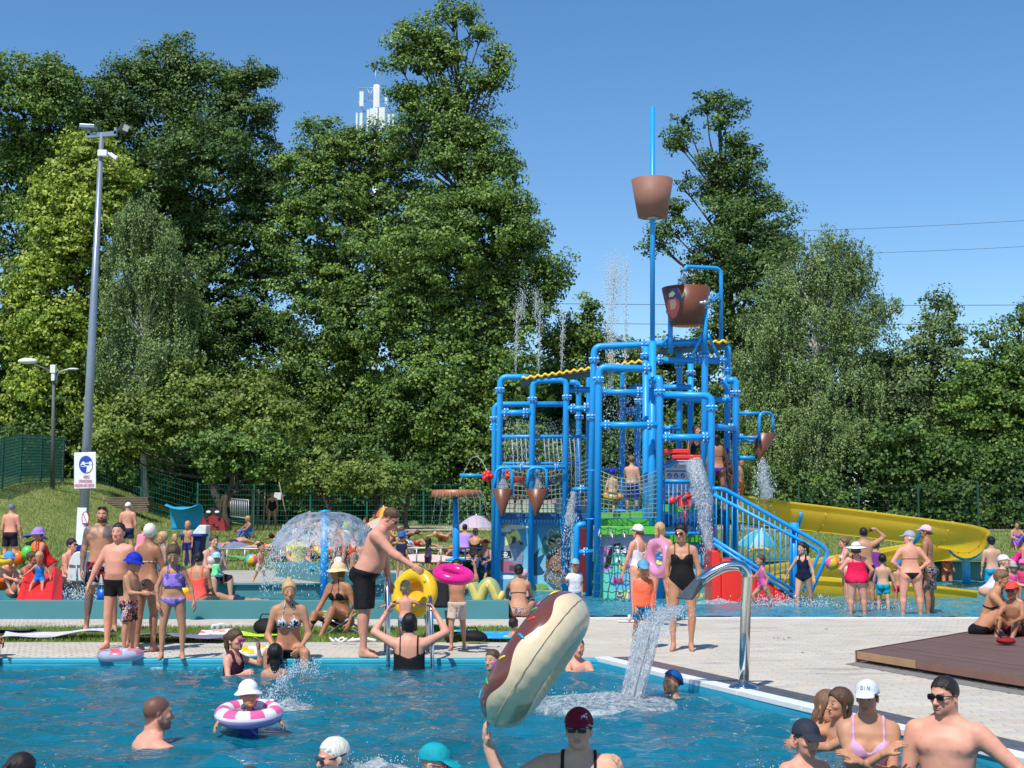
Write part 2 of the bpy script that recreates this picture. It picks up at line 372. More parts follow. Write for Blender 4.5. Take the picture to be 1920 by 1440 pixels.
        for S,E,W,hd,sd in s.arm:
            d=s_cone(P,S,E,.050*sb*fa*(1+.1*(not s.fem)),.039*sb*fa)
            d=smin(d,s_cone(P,S+(E-S)*.12,S+(E-S)*.3,.052*sb*fa,.048*sb*fa),.02*sb)
            fm=E+(W-E)*.25
            d2=smin(s_cone(P,E,W,.038*sb*fa,.025*sb*fa),s_cone(P,E,fm,.035*sb*fa,.041*sb*fa),.02*sb)
            d=smin(d,d2,.012*sb); arms=d if arms is None else np.minimum(arms,d)
        return legs,arms
    def hand(s,P,i):
        S,E,W,hd,sd=s.arm[i]; sb=s.sb*(1.05 if s.kid else 1); u=hd; n=np.cross(u,nrm(W-E)+np.array([0,.01,0]))
        side=nrm(np.cross(u,np.array([sd*.9,-.25,.25]))); pn=nrm(np.cross(side,u))   # palm normal faces the body
        if s.hf: pn=s.hf_vec(i); side=nrm(np.cross(pn,u))
        th=side if side@np.array([0,-1,0.2])>0 else -side; c=s.armspec
        pal=W+u*.050*sb
        q=np.stack([(P-pal.astype(np.float32))@u,(P-pal.astype(np.float32))@side,(P-pal.astype(np.float32))@pn],1)
        d=s_ell(q,(0,0,0),(.056*sb,.042*sb,.0165*sb)); d=smin(d,s_cone(P,W,pal,.024*sb,.022*sb),.015*sb)
        for k,(o,l) in enumerate(((-.030,.068),(-.0105,.078),(.0095,.074),(.029,.058))):
            r=.0095*sb if s.lod else .0085*sb
            b=W+u*.085*sb-th*o*sb; u1=nrm(u-pn*c*.7-th*o*1.5); u2=nrm(u-pn*c*1.9)
            m=b+u1*l*.52*sb; e=m+u2*l*.5*sb
            d=smin(d,smin(s_cone(P,b,m,r,r*.92),s_cone(P,m,e,r*.92,r*.75),.004*sb),.006*sb)
        b=W+u*.028*sb+th*.026*sb; m=b+nrm(u*.8+th*.75-pn*.3)*.042*sb; e=m+nrm(u*1.0+th*.25-pn*.35)*.034*sb
        d=smin(d,smin(s_cone(P,b,m,.0135*sb,.0105*sb),s_cone(P,m,e,.0105*sb,.008*sb),.005*sb),.010*sb)
        return d
    def hf_vec(s,i): return nrm(np.asarray(s.hf[i],float)*np.array([1,-1,1]))
    def head(s,P):
        q=s.hc(P); ax=np.abs(q[:,0]); m=np.stack([ax,q[:,1],q[:,2]],1); k=s.kid; fw=1+.10*s.fat
        d=s_ell(q,(0,.012,.148),(.075,.095,.088))
        d=smin(d,s_ell(q,(0,-.026,.088),(.060*fw+.004*k,.062,.080)),.03)
        d=smin(d,s_ell(q,(0,-.038,.038),(.046*fw,.046,.034+.006*s.fat)),.03)
        d=smin(d,s_ell(q,(0,-.077,.020),(.017,.014,.015)),.018)
        d=smin(d,s_ell(q,(0,-.080,.138),(.046,.011,.008)),.016) if not (s.fem or k) else d
        d=smin(d,s_ell(m,(.038,-.063,.096),(.021,.018,.017)),.018)
        d=smax(d,-s_ell(m,(.031,-.100,.120),(.019,.016,.0115)),.012)
        d=smin(d,s_cone(q,(0,-.084,.124),(0,-.104-.004*(not k),.083),.008,.0125 if not k else .010),.010)
        d=smin(d,s_ell(m,(.010,-.096,.078),(.010,.012,.008)),.006)
        d=smin(d,s_ell(q,(0,-.090,.0560),(.023,.009,.0050)),.006); d=smin(d,s_ell(q,(0,-.088,.0455),(.019,.010,.0060)),.006)
        op=.0022+.010*getattr(s,'mouth',0)
        d=smax(d,-s_ell(q,(0,-.099,.0505),(.021,.011,op)),.003)
        d=smin(d,s_ell(m,(.076,.010,.103),(.009,.019,.031)),.008); d=smax(d,-s_ell(m,(.086,.002,.106),(.007,.010,.018)),.006)
        d=d*s.sh
        r=(.049 if s.fem else .060)*s.sb*(1+.15*s.fat)*(.86 if k else 1)
        n0=s.nb-s.T*.03*s.sb; n1=s.ho+s.HR@np.array([0,.022,.055])*s.sh
        return smin(d,s_cone(P,n0,n1,r*1.05,r),.022)
    def all(s,P,hands=True):
        t=s.torso(P); l,a=s.limbs(P); d=smin(t,l,.032*s.sb); 
        # trapezius
        for S,E,W,hd,sd in s.arm: t=smin(t,s_cone(P,s.nb+s.T*.00,S-(S-s.nb)*.12,.045*s.sb,.046*s.sb*(1-.1*s.fem)),.03*s.sb)
        ash=None
        d=smin(t,l,.030*s.sb)
        wS=np.min([np.linalg.norm(P-q[0].astype(np.float32),axis=1) for q in s.arm],0)/s.sb
        k=np.clip(.040-.16*np.clip(wS-.06,0,1),.006,.04)*s.sb
        h=np.clip(.5+.5*(a-d)/k,0,1); d=a+(d-a)*h-k*h*(1-h)
        d=smin(d,s.head(P),.012)
        if hands:
            for i in (0,1): d=smin(d,s.hand(P,i),.006)
        return d
def bounds(pts,pad): pts=np.array(pts); return pts.min(0)-pad,pts.max(0)+pad
NSE=rng.normal(size=(24,3))
def wob(P,f):
    o=0
    for i in range(6): o=o+np.sin(P@(NSE[i]*f)+i*1.7)
    return o/6
CL={}
def cmat(c):
    """clothing colour: a material name in MATS or an rgb 0-255"""
    if isinstance(c,str): return MATS[c]
    return mat('cloth_%d_%d_%d'%c,lin(c),rough=.72,var=.12,vscale=18,bump=.35,bscale=28,spec=.3)
def hmat(c):
    n='hair_%d_%d_%d'%c
    if n in MATS: return MATS[n]
    m=mat(n,lin(c),rough=.42,var=.35,vscale=90,bump=.45,bscale=150,spec=.4)
    for q in list(m.node_tree.nodes):
        if q.type=='TEX_NOISE':
            mp=m.node_tree.nodes.new('ShaderNodeMapping'); mp.inputs['Scale'].default_value=(1,1,.12); l=q.inputs['Vector'].links[0]; src=l.from_socket; m.node_tree.links.new(src,mp.inputs[0]); m.node_tree.links.new(mp.outputs[0],q.inputs['Vector'])
    return m
HAIRC={'dark':(38,27,22),'black':(18,15,15),'brown':(84,58,40),'lbrown':(120,88,62),'blond':(196,160,110),'white':(225,220,208),'grey':(140,136,130),'wet':(22,16,14)}
def person(label,loc,h,yaw=0,pose='stand',fem=0,fat=0,kid=0,skin='fair',hair='short',hc='brown',hat=None,glass=None,wear=(),lod=1,
           beard=0,tattoo=(),group=None,clip=None,hf=None,mouth=0,name='person',shade=1.,**k):
    F=Fig(h,pose,fem,fat,kid,**k); F.hf=hf; F.lod=lod; F.mouth=mouth
    root=thing(name,loc,label,'person',group); root.rotation_euler=(0,0,yaw)
    hb=(.0095,.0145,.021,.030)[lod]; hh=(.0045,.0068,.0105,.016)[lod]; hx=(.0048,.0068,.0105,.016)[lod]
    if kid: hb*=.8; hh*=.9; hx*=.85
    J=[F.P0]+[q for l in F.leg for q in l[:3]]+[F.leg[0][2]+F.leg[0][3]*.2*F.sb,F.leg[1][2]+F.leg[1][3]*.2*F.sb]+[q for a in F.arm for q in a[:3]]+[F.nb]
    lo,hi=bounds(J,.22*F.sb+.02*fat)
    if clip is not None: lo[2]=max(lo[2],clip)
    nz=F.nb+F.T*.012; nd=F.T
    wc=[(a[2]-nrm(a[2]-a[1])*.01,nrm(a[2]-a[1]),a[2]+a[3]*.1*F.sb) for a in F.arm]
    def nearhand(P,i): return (((P-wc[i][0])@wc[i][1])>0)&(np.linalg.norm(P-wc[i][2],axis=1)<.16*F.sb)
    def wcap(P,i): return (((P-wc[i][0])@wc[i][1])>0)&(np.linalg.norm(P-F.arm[i][2],axis=1)<.040*F.sb)
    def kb(P):
        k_=(((P-nz)@nd)<0)|(np.linalg.norm(P-F.ho-F.HR@V3(0,0,.1)*F.sh,axis=1)>.24*F.sh)
        for i in (0,1): k_&=~wcap(P,i)
        if clip is not None: k_&=P[:,2]>clip+hb
        return k_
    parts=[surf(lambda P:F.all(P,False),lo,hi,hb,kb)]
    hl,hu=bounds([F.ho,F.ho+F.HR@V3(0,0,.24)*F.sh],.135*F.sh)
    parts.append(surf(lambda P:F.all(P,False),hl,hu,hh,lambda P:((P-nz)@nd)>-.001))
    for i in (0,1):
        W=F.arm[i][2]
        if clip is not None and W[2]<clip-.1: continue
        a,b=bounds([W,W+F.arm[i][3]*.19*F.sb],.075*F.sb)
        parts.append(surf(lambda P:smin(F.hand(P,i),s_cone(P,F.arm[i][1],W,.038*F.sb*(.88 if fem else 1)*(1+.28*fat+.06*kid),.025*F.sb*(.88 if fem else 1)*(1+.28*fat+.06*kid)),.008),a,b,hx,lambda P:nearhand(P,i)))
    V=[];Q=[];n=0
    for v,f in parts: V.append(v);Q.append(f+n);n+=len(v)
    V=np.concatenate(V);Q=np.concatenate(Q)
    # skin colours: what the skin itself carries (flush, lips, beard, brows, tattoos)
    base=np.array(SKIN[skin])*shade; c=np.tile(base,(len(V),1)); Vf=V.astype(np.float32); q=F.hc(Vf); ss,tx,ty=F.tc(Vf)
    c*= (1+.06*wob(V,9)+.04*wob(V,34))[:,None]*(1+np.array([.0,-.10,-.12])*np.clip(wob(V,6)*1.2,0,1)[:,None])
    ishead=(q[:,2]>-.0)&(np.linalg.norm(q-np.array([0,0,.11]),axis=1)<.19)
    def mixc(mask,col,a=1.):
        w_=(np.clip(mask,0,1)*a)[:,None]; c[:]=c*(1-w_)+np.array(col)*w_
    ax=np.abs(q[:,0])
    mixc(ishead*np.exp(-(((ax-.04)/.02)**2+((q[:,2]-.085)/.02)**2)),base*np.array([1.08,.72,.70]),.5)
    mixc(ishead*(np.abs(s_ell(q,(0,-.094,.0505),(.024,.014,.0105)))<.004)+0.*ax+ishead*(s_ell(q,(0,-.094,.0505),(.024,.014,.0105))<0),base*np.array([.85,.50,.48]) if not fem else (.50,.16,.14),.75)
    hcol=np.array(lin(HAIRC[hc]))
    br=ishead*(q[:,1]<-.05)*np.exp(-(((ax-.033)/.017)**4+((q[:,2]-.1385-.004*(ax>.03))/.0052)**2))
    mixc(br,hcol*.8,.85)
    mixc(ishead*(q[:,1]<-.06)*np.exp(-(((ax-.031)/.014)**4+((q[:,2]-.1265)/.0028)**2)),(.05,.03,.025),.7)   # lash line
    if beard: mixc(ishead*np.clip((.066-q[:,2])/.012,0,1)*np.clip((.03-q[:,1])/.03,0,1)*(ax>.0)*(1-(s_ell(q,(0,-.094,.0505),(.022,.014,.009))<0))*(q[:,2]>-.02),hcol*.9,beard)
    if beard: mixc(ishead*(q[:,1]<-.07)*np.exp(-((ax/.027)**4+((q[:,2]-.066)/.005)**2)),hcol,beard)
    if hair=='buzz' or hair=='short':
        g=(.180-(q[:,1]+.085)*.85)-q[:,2]; mixc(ishead*np.clip(-g/.012,0,1)*(np.abs(q[:,1])<.2),hcol*1.1,.8)
    if not kid:   # navel, nipples
        for sd in ((-1,1) if not fem else ()): mixc(np.exp(-(((tx-sd*.085)/.012)**2+((ss-.365)/.012)**2))*(ty>.04),base*np.array([.62,.42,.40]),.8)
    mixc(np.exp(-((tx/.010)**2+((ss-.085)/.009)**2))*(ty>.05),base*.35,.7)
    for (l,e) in ((F.leg,1),(F.arm,1)):
        for t in l: mixc(np.exp(-(np.linalg.norm(V-t[1],axis=1)/(.06*F.sb))**2),base*np.array([.95,.74,.72]),.45)
    for reg in tattoo:
        if reg[0]=='arm': S,E,W=F.arm[reg[1]][:3]; dd=np.minimum(s_cone(Vf,S,E,.06,.06),s_cone(Vf,E,W,.05,.05))<0
        elif reg[0]=='leg': S,E,W=F.leg[reg[1]][:3]; dd=(s_cone(Vf,E,W,.08,.06)<0)
        elif reg[0]=='chest': dd=np.clip(((tx*reg[1]-.02+.03*wob(V,30))/.012),0,1)*np.clip((ss-.35+.02*wob(V,22))/.015,0,1)*np.clip((.54-ss)/.02,0,1)*(ty>-.02)
        elif reg[0]=='back': dd=(np.exp(-(((tx-reg[1]*.12)/.06)**2+((ss-.33)/.11)**2))>.4)&(ty<.03)
        nz_=wob(V,38 if reg[0]!='chest' or reg[-1]!='solid' else 5); a=np.clip((nz_+.28 if reg[-1]!='solid' else nz_+2)*4,0,1)
        mixc(dd*a,(.07,.075,.085),.72 if reg[-1]!='solid' else .9)
    me=arrmesh('body',V,Q,mskin(),smooth=True,cols=c)
    o=bpy.data.objects.new('body',me); COL.objects.link(o); o.parent=root
    def part(nm,fn,lo,hi,hs,m,pr=None,**kw):
        if clip is not None:
            lo=np.array(lo); lo[2]=max(lo[2],clip)
            if lo[2]>=hi[2]: return None
        v,f=surf(fn,lo,hi,hs)
        if len(f)==0: return None
        x=bpy.data.objects.new(nm,arrmesh(nm,v,f,m,smooth=True)); COL.objects.link(x); x.parent=pr or root; tag(x,**kw); return x
    HL,HU=F.ho+F.HR@V3(0,0,.11)*F.sh-.27*F.sh,F.ho+F.HR@V3(0,0,.11)*F.sh+.27*F.sh
    # eyes
    if not glass and lod<3 and not (yaw%(2*PI)>2.3 and yaw%(2*PI)<4.0 and 'head' not in k):
        for sd in (-1,1):
            m=MB(); e=np.array([sd*.031,-.0762,.1205]); A=F.HR
            th=np.linspace(0,PI,9); ph=np.arange(10)*2*PI/10
            vv=np.concatenate([np.stack([.0130*math.sin(t)*np.cos(ph),np.full(10,-.0115*math.cos(t)),.0085*math.sin(t)*np.sin(ph)],1) for t in th])+e
            ff=[(i*10+j,(i+1)*10+j,(i+1)*10+(j+1)%10,i*10+(j+1)%10) for i in range(8) for j in range(10)]
            m.add((vv*F.sh)@A.T+F.ho,ff); m.m=[(1 if i<2 else 0) for i in range(8) for j in range(10)]
            x=bpy.data.objects.new('eye',m.mesh('eye',[mat('eyewhite',(.40,.36,.33),rough=.4,var=.03),mat('iris',(.035,.025,.02),rough=.1,var=.1)])); COL.objects.link(x); x.parent=root
    # hair
    def hairf(P):
        q=F.hc(P); t=(.0065 if not (fem) else .010) if hair in('short','wet') else .012
        st=.0018*np.sin(q[:,0]*260+q[:,2]*30)+.0035*wob(q,60)
        if hair=='wild': t=.018; st=st*2.5+.008*wob(q,40)
        E=s_ell(q,(0,.014,.149),(.075+t,.096+t,.089+t))-st*.7
        if hair in ('short','wild','wet','buzzy'): g=(.203-(q[:,1]+.085)*.98-.012*np.exp(-(q[:,0]/.03)**2)+.006*np.sin(q[:,0]*170+q[:,1]*90)+.004*np.sin(q[:,0]*310+1))-q[:,2]; g=np.maximum(g,.058-q[:,2])
        else: g=(.190-(q[:,1]+.085)*1.35)-q[:,2]; g=np.maximum(g,.035-q[:,2])
        d=np.maximum(E,g*.7)
        if hair=='bun': d=smin(d,s_ell(q,(0,.095,.185),(.036,.036,.034))-st,.01)
        if hair=='topbun': d=smin(d,s_ell(q,(0,.035,.252),(.036,.034,.030))-st,.01)
        if hair=='lowbun': d=smin(d,s_ell(q,(0,.105,.095),(.036,.032,.034))-st,.01)
        if hair=='pony':
            for a,b,r0,r1 in (((0,.10,.19),(0,.145,.15),.022,.030),((0,.145,.15),(.01,.14,.04),.030,.030),((.01,.14,.04),(.01,.12,-.06),.030,.012)): d=smin(d,s_cone(q,a,b,r0,r1)-st,.012)
        if hair=='braid':
            for i in range(6): d=smin(d,s_ell(q,(.045,.085,.10-.035*i),(.018,.018,.022)),.006)
        if hair=='pig':
            for sd in (-1,1): d=smin(d,s_cone(q,(sd*.085,.02,.14),(sd*.115,.02,.06),.020,.008)-st,.008)
        if hair in('long','wetlong'):
            w_=.062 if hair=='long' else .055; z2=-.10
            for a,b,r0,r1 in (((0,.03,.13),(0,.055,.03),w_+.018,w_),((0,.055,.03),(0,.075,z2),w_,.042)): 
                m=q.copy(); m[:,1]=(m[:,1]-.04)*1.35+.04; d=smin(d,s_cone(m,a,b,r0,r1)-st,.015)
            for sd in (-1,1): d=smin(d,s_cone(q,(sd*.070,-.01,.15),(sd*.074,.0,.02),.018,.016)-st,.015)
            face=s_ell(q,(0,-.085,.085),(.058,.075,.078)); d=smax(d,-face,.01)
        if hair=='bob':
            for sd in (-1,1): d=smin(d,s_cone(q,(sd*.068,.01,.15),(sd*.070,.015,.055),.022,.022)-st,.02)
            d=smin(d,s_ell(q,(0,.06,.08),(.075,.045,.06))-st,.02)
        if hat: d=np.maximum(d,(q[:,2]-.132+.22*q[:,1])*.8)
        return d*F.sh
    if hair not in ('bald','buzz'):
        part('hair',hairf,HL-np.array([0,0,.05]),HU,hh*1.1,hmat(HAIRC[hc]))
    # headwear
    if hat:
        kind,hcx=hat[0],hat[1]; back=-1 if len(hat)>2 and hat[2]=='back' else 1
        def hatf(P):
            q=F.hc(P); q=q.copy(); q[:,1]*=back; q[:,0]*=1
            if back<0: q[:,1]+=-.02
            D0=s_ell(q,(0,.010,.150),(.090,.110,.100)); 
            if kind=='swimcap': return np.maximum(D0+.004,(.150-.75*q[:,1]*1.0-.0-q[:,2])*.8)*F.sh
            band=(.146-.22*q[:,1])-q[:,2]
            if kind=='cap':
                d=smax(D0,band,.004); b=q.copy(); b[:,2]+=b[:,0]**2*2.6+(b[:,1]+.09)*-.22
                br=s_ell(b,(0,-.104,.164),(.076,.080,.0055)); return smin(d,br,.012)*F.sh
            rr=np.sqrt(q[:,0]**2+((q[:,1]-.01)*.86)**2)
            if kind in('bucket','sun'):
                D1=s_ell(q,(0,.010,.160),(.092,.112,.098 if kind=='bucket' else .09)); d=smax(np.maximum(D1,-(D1+.012)*0-9),(.150-q[:,2]),.004)
                a=(.088,.156); b=((.124,.120) if kid else (.150,.116)) if kind=='bucket' else ((.215,.128) if kind=='sun' else 0)
                z=q[:,2]+(.010*np.sin(3*np.arctan2(q[:,0],q[:,1])+1)*np.clip((rr-.08)/.1,0,1))
                vx,vy=b[0]-a[0],b[1]-a[1]; t=np.clip(((rr-a[0])*vx+(z-a[1])*vy)/(vx*vx+vy*vy),0,1)
                br=np.sqrt((rr-a[0]-t*vx)**2+(z-a[1]-t*vy)**2)-.0048; return smin(d,br,.008)*F.sh
            if kind=='wrap': return smin(D0+.002,s_ell(q,(0,.11,.10),(.05,.03,.08)),.03)*F.sh if 0 else np.maximum(smin(D0+.002,s_ell(q,(0,.09,.09),(.06,.04,.075)),.03),(.165-.62*q[:,1]*1.1-q[:,2])*.8)*F.sh
        x=part({'cap':'cap','bucket':'sun_hat','sun':'wide_brim_hat','swimcap':'swim_cap','wrap':'head_scarf'}[kind],hatf,HL,HU,hh*1.0,cmat(hcx))
        if kind=='sun' and len(hat)>2:
            def bandf(P):
                q=F.hc(P); return np.maximum(s_ell(q,(0,.010,.160),(.096,.116,.094)),np.abs(q[:,2]-.168)-.009)*F.sh
            part('hat_band',bandf,HL,HU,hh,cmat((30,30,30)),x)
    if glass:
        gk,gc=glass; up=.070 if gk=='top' else 0; z0=.121
        def gf(P):
            q=F.hc(P).copy(); 
            if gk=='top': q[:,2]-=.085; q[:,1]-=.028
            ax=np.abs(q[:,0]); m=np.stack([ax,q[:,1],q[:,2]],1)
            w4=((np.abs(m[:,0]-.0325)/.0265)**4+(np.abs(m[:,2]-z0)/(.020 if gk!='thin' else .016))**4+(np.abs(m[:,1]+.096)/.008)**4)**.25; d=(w4-1)*.008; d=smin(d,s_cone(m,(0,-.104,z0+.006),(.02,-.102,z0+.008),.004,.004),.004)
            if gk=='goggle':
                bd=np.maximum(np.abs(s_ell(q,(0,.012,.148),(.080,.100,.093)))-.003,np.abs(q[:,2]-.125-.15*q[:,1])-.007); return np.minimum(d,bd)*F.sh
            return np.minimum(d,s_cone(m,(.056,-.092,z0+.008),(.079,-.0,z0-.002),.0035,.0035))*F.sh
        part('sunglasses' if gk!='goggle' else 'goggles',gf,HL,HU,hh*.8,mat('lens_%s'%str(gc),lin(gc),rough=.10,spec=.6,var=.05))
    # garments
    TL,TU=bounds([F.P0,F.nb]+[a[0] for a in F.arm]+[F.leg[0][1],F.leg[1][1]],.2*F.sb+.03*fat)
    hg=hb*.82; sb=F.sb
    def trunk(P):
        d=smin(F.torso(P),F.limbs(P)[0],.030*sb); return d
    for g in wear:
        gt,gc=g[0],g[1]; opt=g[2] if len(g)>2 else None; M=cmat(gc)
        if gt in('trunks','shorts','tight'):
            L=opt or (.56 if gt=='trunks' else .8); fl=.022 if gt!='tight' else .004
            def fn(P):
                ss,x,y=tc=F.tc(P); d=np.maximum(F.torso(P)-(.008+fl*.3)*sb,(ss-.045)*sb); fk=1+.28*fat+.06*kid
                for H,K,A,fd,sd in F.leg:
                    u=nrm(K-H); t=((P-H.astype(np.float32))@u)/(np.linalg.norm(K-H)); r0=.084*sb*fk*(1.06 if fem else 1)+.006; 
                    E=H+(K-H)*(L+.15)
                    c=s_cone(P,H,E,r0,(.066*sb*fk+fl*sb+.004)); c=np.maximum(c,(t-L-.012*np.sin(40*t+9*x))*.4*sb)
                    d=smin(d,c,.022*sb)
                return d-.0035*sb*wob(P,26)
            part('swim_trunks' if gt!='tight' else 'swim_shorts',fn,TL,TU,hg,M)
        if gt in('brief','bikini','suit','skirt','wrap'):
            def fn(P,gt=gt):
                ss,x,y=F.tc(P); D=trunk(P)-.007*sb-.001
                lg=(-.105+.95*np.abs(x)-(.02 if gt=='skirt' else 0))-ss
                if kid or gt=='skirt': lg=(-.105+.62*np.abs(x))-ss
                if gt in('brief','bikini','skirt'):
                    return np.maximum(np.maximum(D,(ss-.035)*sb),lg*.7*sb)
                lowb=(opt!='high')
                top=np.where(y>0,.395-.07*np.exp(-(x/.045)**2),.30+.35*np.abs(x) if lowb else .44)
                if kid: top=np.where(y>0,.43-.05*np.exp(-(x/.03)**2),.42)
                reg=np.maximum(lg*.7,(ss-top)*.8)
                sx=.095 if not kid else .075
                st=np.maximum(np.abs(np.abs(x)-sx-.0*(ss))-.010-(.012 if kid else 0),.25-ss); reg=np.minimum(reg,st)
                armh=smin(np.linalg.norm(P-F.arm[0][0].astype(np.float32),axis=1),np.linalg.norm(P-F.arm[1][0].astype(np.float32),axis=1),.01)
                tt=F.torso(P)
                for S,E,W,hd,sd in F.arm: tt=smin(tt,s_cone(P,F.nb,S-(S-F.nb)*.12,.045*sb,.046*sb*(.9 if fem else 1)),.03*sb)
                D=np.minimum(D,tt-.007*sb-.001)
                return np.maximum(D,reg*sb)
            if gt!='wrap': part({'brief':'bikini_bottom','bikini':'bikini_bottom','suit':'swimsuit','skirt':'swim_skirt'}[gt],fn,TL,TU,hg,M)
            if gt=='bikini' :
                tcol=cmat(opt) if opt else M
                def ft(P):
                    ss,x,y=F.tc(P); D=F.torso(P)-.006*sb-.001
                    cup=np.sqrt((np.abs(x)-.070)**2+(ss-.325-.0)**2*1.0)-.056
                    if kid: cup=np.maximum(np.abs(ss-.36)-.04,np.abs(x)-.2)
                    bd=np.abs(ss-.29)-.009; st=np.maximum(np.abs(np.abs(x)-.07-.0*(ss-.35))-.006,.33-ss)
                    st2=np.where(y>0,np.maximum(np.abs(np.abs(x)-(.070-.16*(ss-.36)))-.007,.34-ss),1.)
                    reg=np.minimum(np.where(y>0,cup,1.),np.minimum(bd,st2)); tt=D
                    for S,E,W,hd,sd in F.arm: tt=smin(tt,s_cone(P,F.nb,S-(S-F.nb)*.12,.045*sb,.046*sb)-.006*sb,.03*sb)
                    return np.maximum(tt,reg*sb*.9)
                part('bikini_top',ft,TL,TU,hg*.9,tcol)
        if gt in('shirt','tank','rash','frill'):
            def fn(P):
                ss,x,y=F.tc(P); tt=F.torso(P)
                for S,E,W,hd,sd in F.arm: tt=smin(tt,s_cone(P,F.nb,S-(S-F.nb)*.12,.045*sb,.048*sb),.03*sb)
                lo_=-.06 if gt!='frill' else .20; fl_=.012+(.06*np.clip(.42-ss,0,.3) if gt in('frill','tank') else .01)
                d=np.maximum(tt-fl_*sb,np.maximum(lo_-ss,ss-(.50 if gt!='tank' and gt!='frill' else .40))*sb)
                if gt in('shirt','rash'):
                    fa=(.88 if fem else 1)*(1+.28*fat)
                    for S,E,W,hd,sd in F.arm:
                        if gt=='rash': a=smin(s_cone(P,S,E,.060*sb*fa,.048*sb*fa),s_cone(P,E,W,.047*sb*fa,.036*sb*fa),.01*sb); u=nrm(W-E); a=np.maximum(a,(P-W.astype(np.float32))@u+.012)
                        else:
                            a=s_cone(P,S,E,.062*sb*fa,.060*sb*fa); u=nrm(E-S); a=np.maximum(a,(P-(S+(E-S)*.62).astype(np.float32))@u)
                        d=smin(d,a,.012*sb)
                else:
                    st=np.maximum(np.maximum(tt-.008*sb,(np.abs(np.abs(x)-.085)-.012)*sb),(.3-ss)*sb); d=np.minimum(d,st)
                return d-.003*sb*wob(P,22)
            part({'shirt':'shirt','tank':'tank_top','rash':'rash_shirt','frill':'frilled_top'}[gt],fn,TL-np.array([.2,.2,.1]),TU+np.array([.2,.2,0]),hg,M)
        if gt=='wrapskirt':
            def fn(P):
                ss,x,y=F.tc(P); d=np.maximum(F.torso(P)-.012*sb,(ss-.06)*sb); L=opt or .8
                mid=(F.leg[0][0]+F.leg[1][0])/2; kn=(F.leg[0][1]+F.leg[1][1])/2; u=nrm(kn-mid)
                q=P.copy(); q=q-((q-mid.astype(np.float32))@F.X)[:,None]*F.X.astype(np.float32)*.32
                c=s_cone(q,mid,mid+(kn-mid)*(L+.2),.125*sb,.135*sb); c=np.maximum(c,((P-mid.astype(np.float32))@u)-L*np.linalg.norm(kn-mid))
                return smin(d,c,.03*sb)-.004*sb*wob(P,20)
            part('sarong',fn,TL,TU,hg,M)
    return root,F
# ---------------- the setting
DECK=.06
def sstep(t): t=np.clip(t,0,1); return t*t*(3-2*t)
def terrain(x,y):
    x=np.asarray(x,float);y=np.asarray(y,float)
    z=.45+1.05*np.clip((y-32)/34,0,1)
    t=(-x-13.8)/(7.2); hill=sstep(t)*sstep((y-33)/24)*2.15
    return z+hill
def GT(px,py):
    """photo pixel -> point on the lawn"""
    u=(px-960)/FPX; v=(720-py)/FPX; dy=cp-v*sp; dz=sp+v*cp
    for t in np.arange(24,80,.05):
        if t*dy>58.5: return np.array([t*u,58.5,float(terrain(t*u,58.5))])
        if CAMH+t*dz<=terrain(t*u,t*dy): return np.array([t*u,t*dy,float(terrain(t*u,t*dy))])
    return np.array([80*u,80*dy,1.5])
def groundmat():
    m=bpy.data.materials.new('lawn'); m.use_nodes=True; N=m.node_tree.nodes; L=m.node_tree.links; p=N['Principled BSDF']; p.inputs['Roughness'].default_value=.9; p.inputs['Specular IOR Level'].default_value=.15
    tc=N.new('ShaderNodeTexCoord')
    a=N.new('ShaderNodeTexNoise'); a.inputs['Scale'].default_value=.45; a.inputs['Detail'].default_value=6; a.inputs['Roughness'].default_value=.7
    b=N.new('ShaderNodeTexNoise'); b.inputs['Scale'].default_value=9; b.inputs['Detail'].default_value=6; b.inputs['Roughness'].default_value=.75
    L.new(tc.outputs['Object'],a.inputs['Vector']); L.new(tc.outputs['Object'],b.inputs['Vector'])
    mx=N.new('ShaderNodeMath'); mx.operation='ADD'; L.new(a.outputs[0],mx.inputs[0]); L.new(b.outputs[0],mx.inputs[1])
    cr=N.new('ShaderNodeValToRGB'); L.new(mx.outputs[0],cr.inputs[0]); mx2=cr.color_ramp.elements
    mx2[0].position=.72; mx2[0].color=(.115,.165,.036,1); mx2[1].position=1.22 if 0 else 1.; mx2[1].color=(.31,.32,.11,1)
    e=cr.color_ramp.elements.new(.9); e.color=(.24,.29,.08,1)
    hv=N.new('ShaderNodeMath'); hv.operation='MULTIPLY'; hv.inputs[1].default_value=.86; L.new(mx.outputs[0],hv.inputs[0]); L.new(hv.outputs[0],cr.inputs[0])
    L.new(cr.outputs[0],p.inputs['Base Color'])
    bp=N.new('ShaderNodeBump'); bp.inputs['Strength'].default_value=.8; bp.inputs['Distance'].default_value=.08; L.new(b.outputs[0],bp.inputs['Height']); L.new(bp.outputs[0],p.inputs['Normal'])
    return m
M_lawn=groundmat()
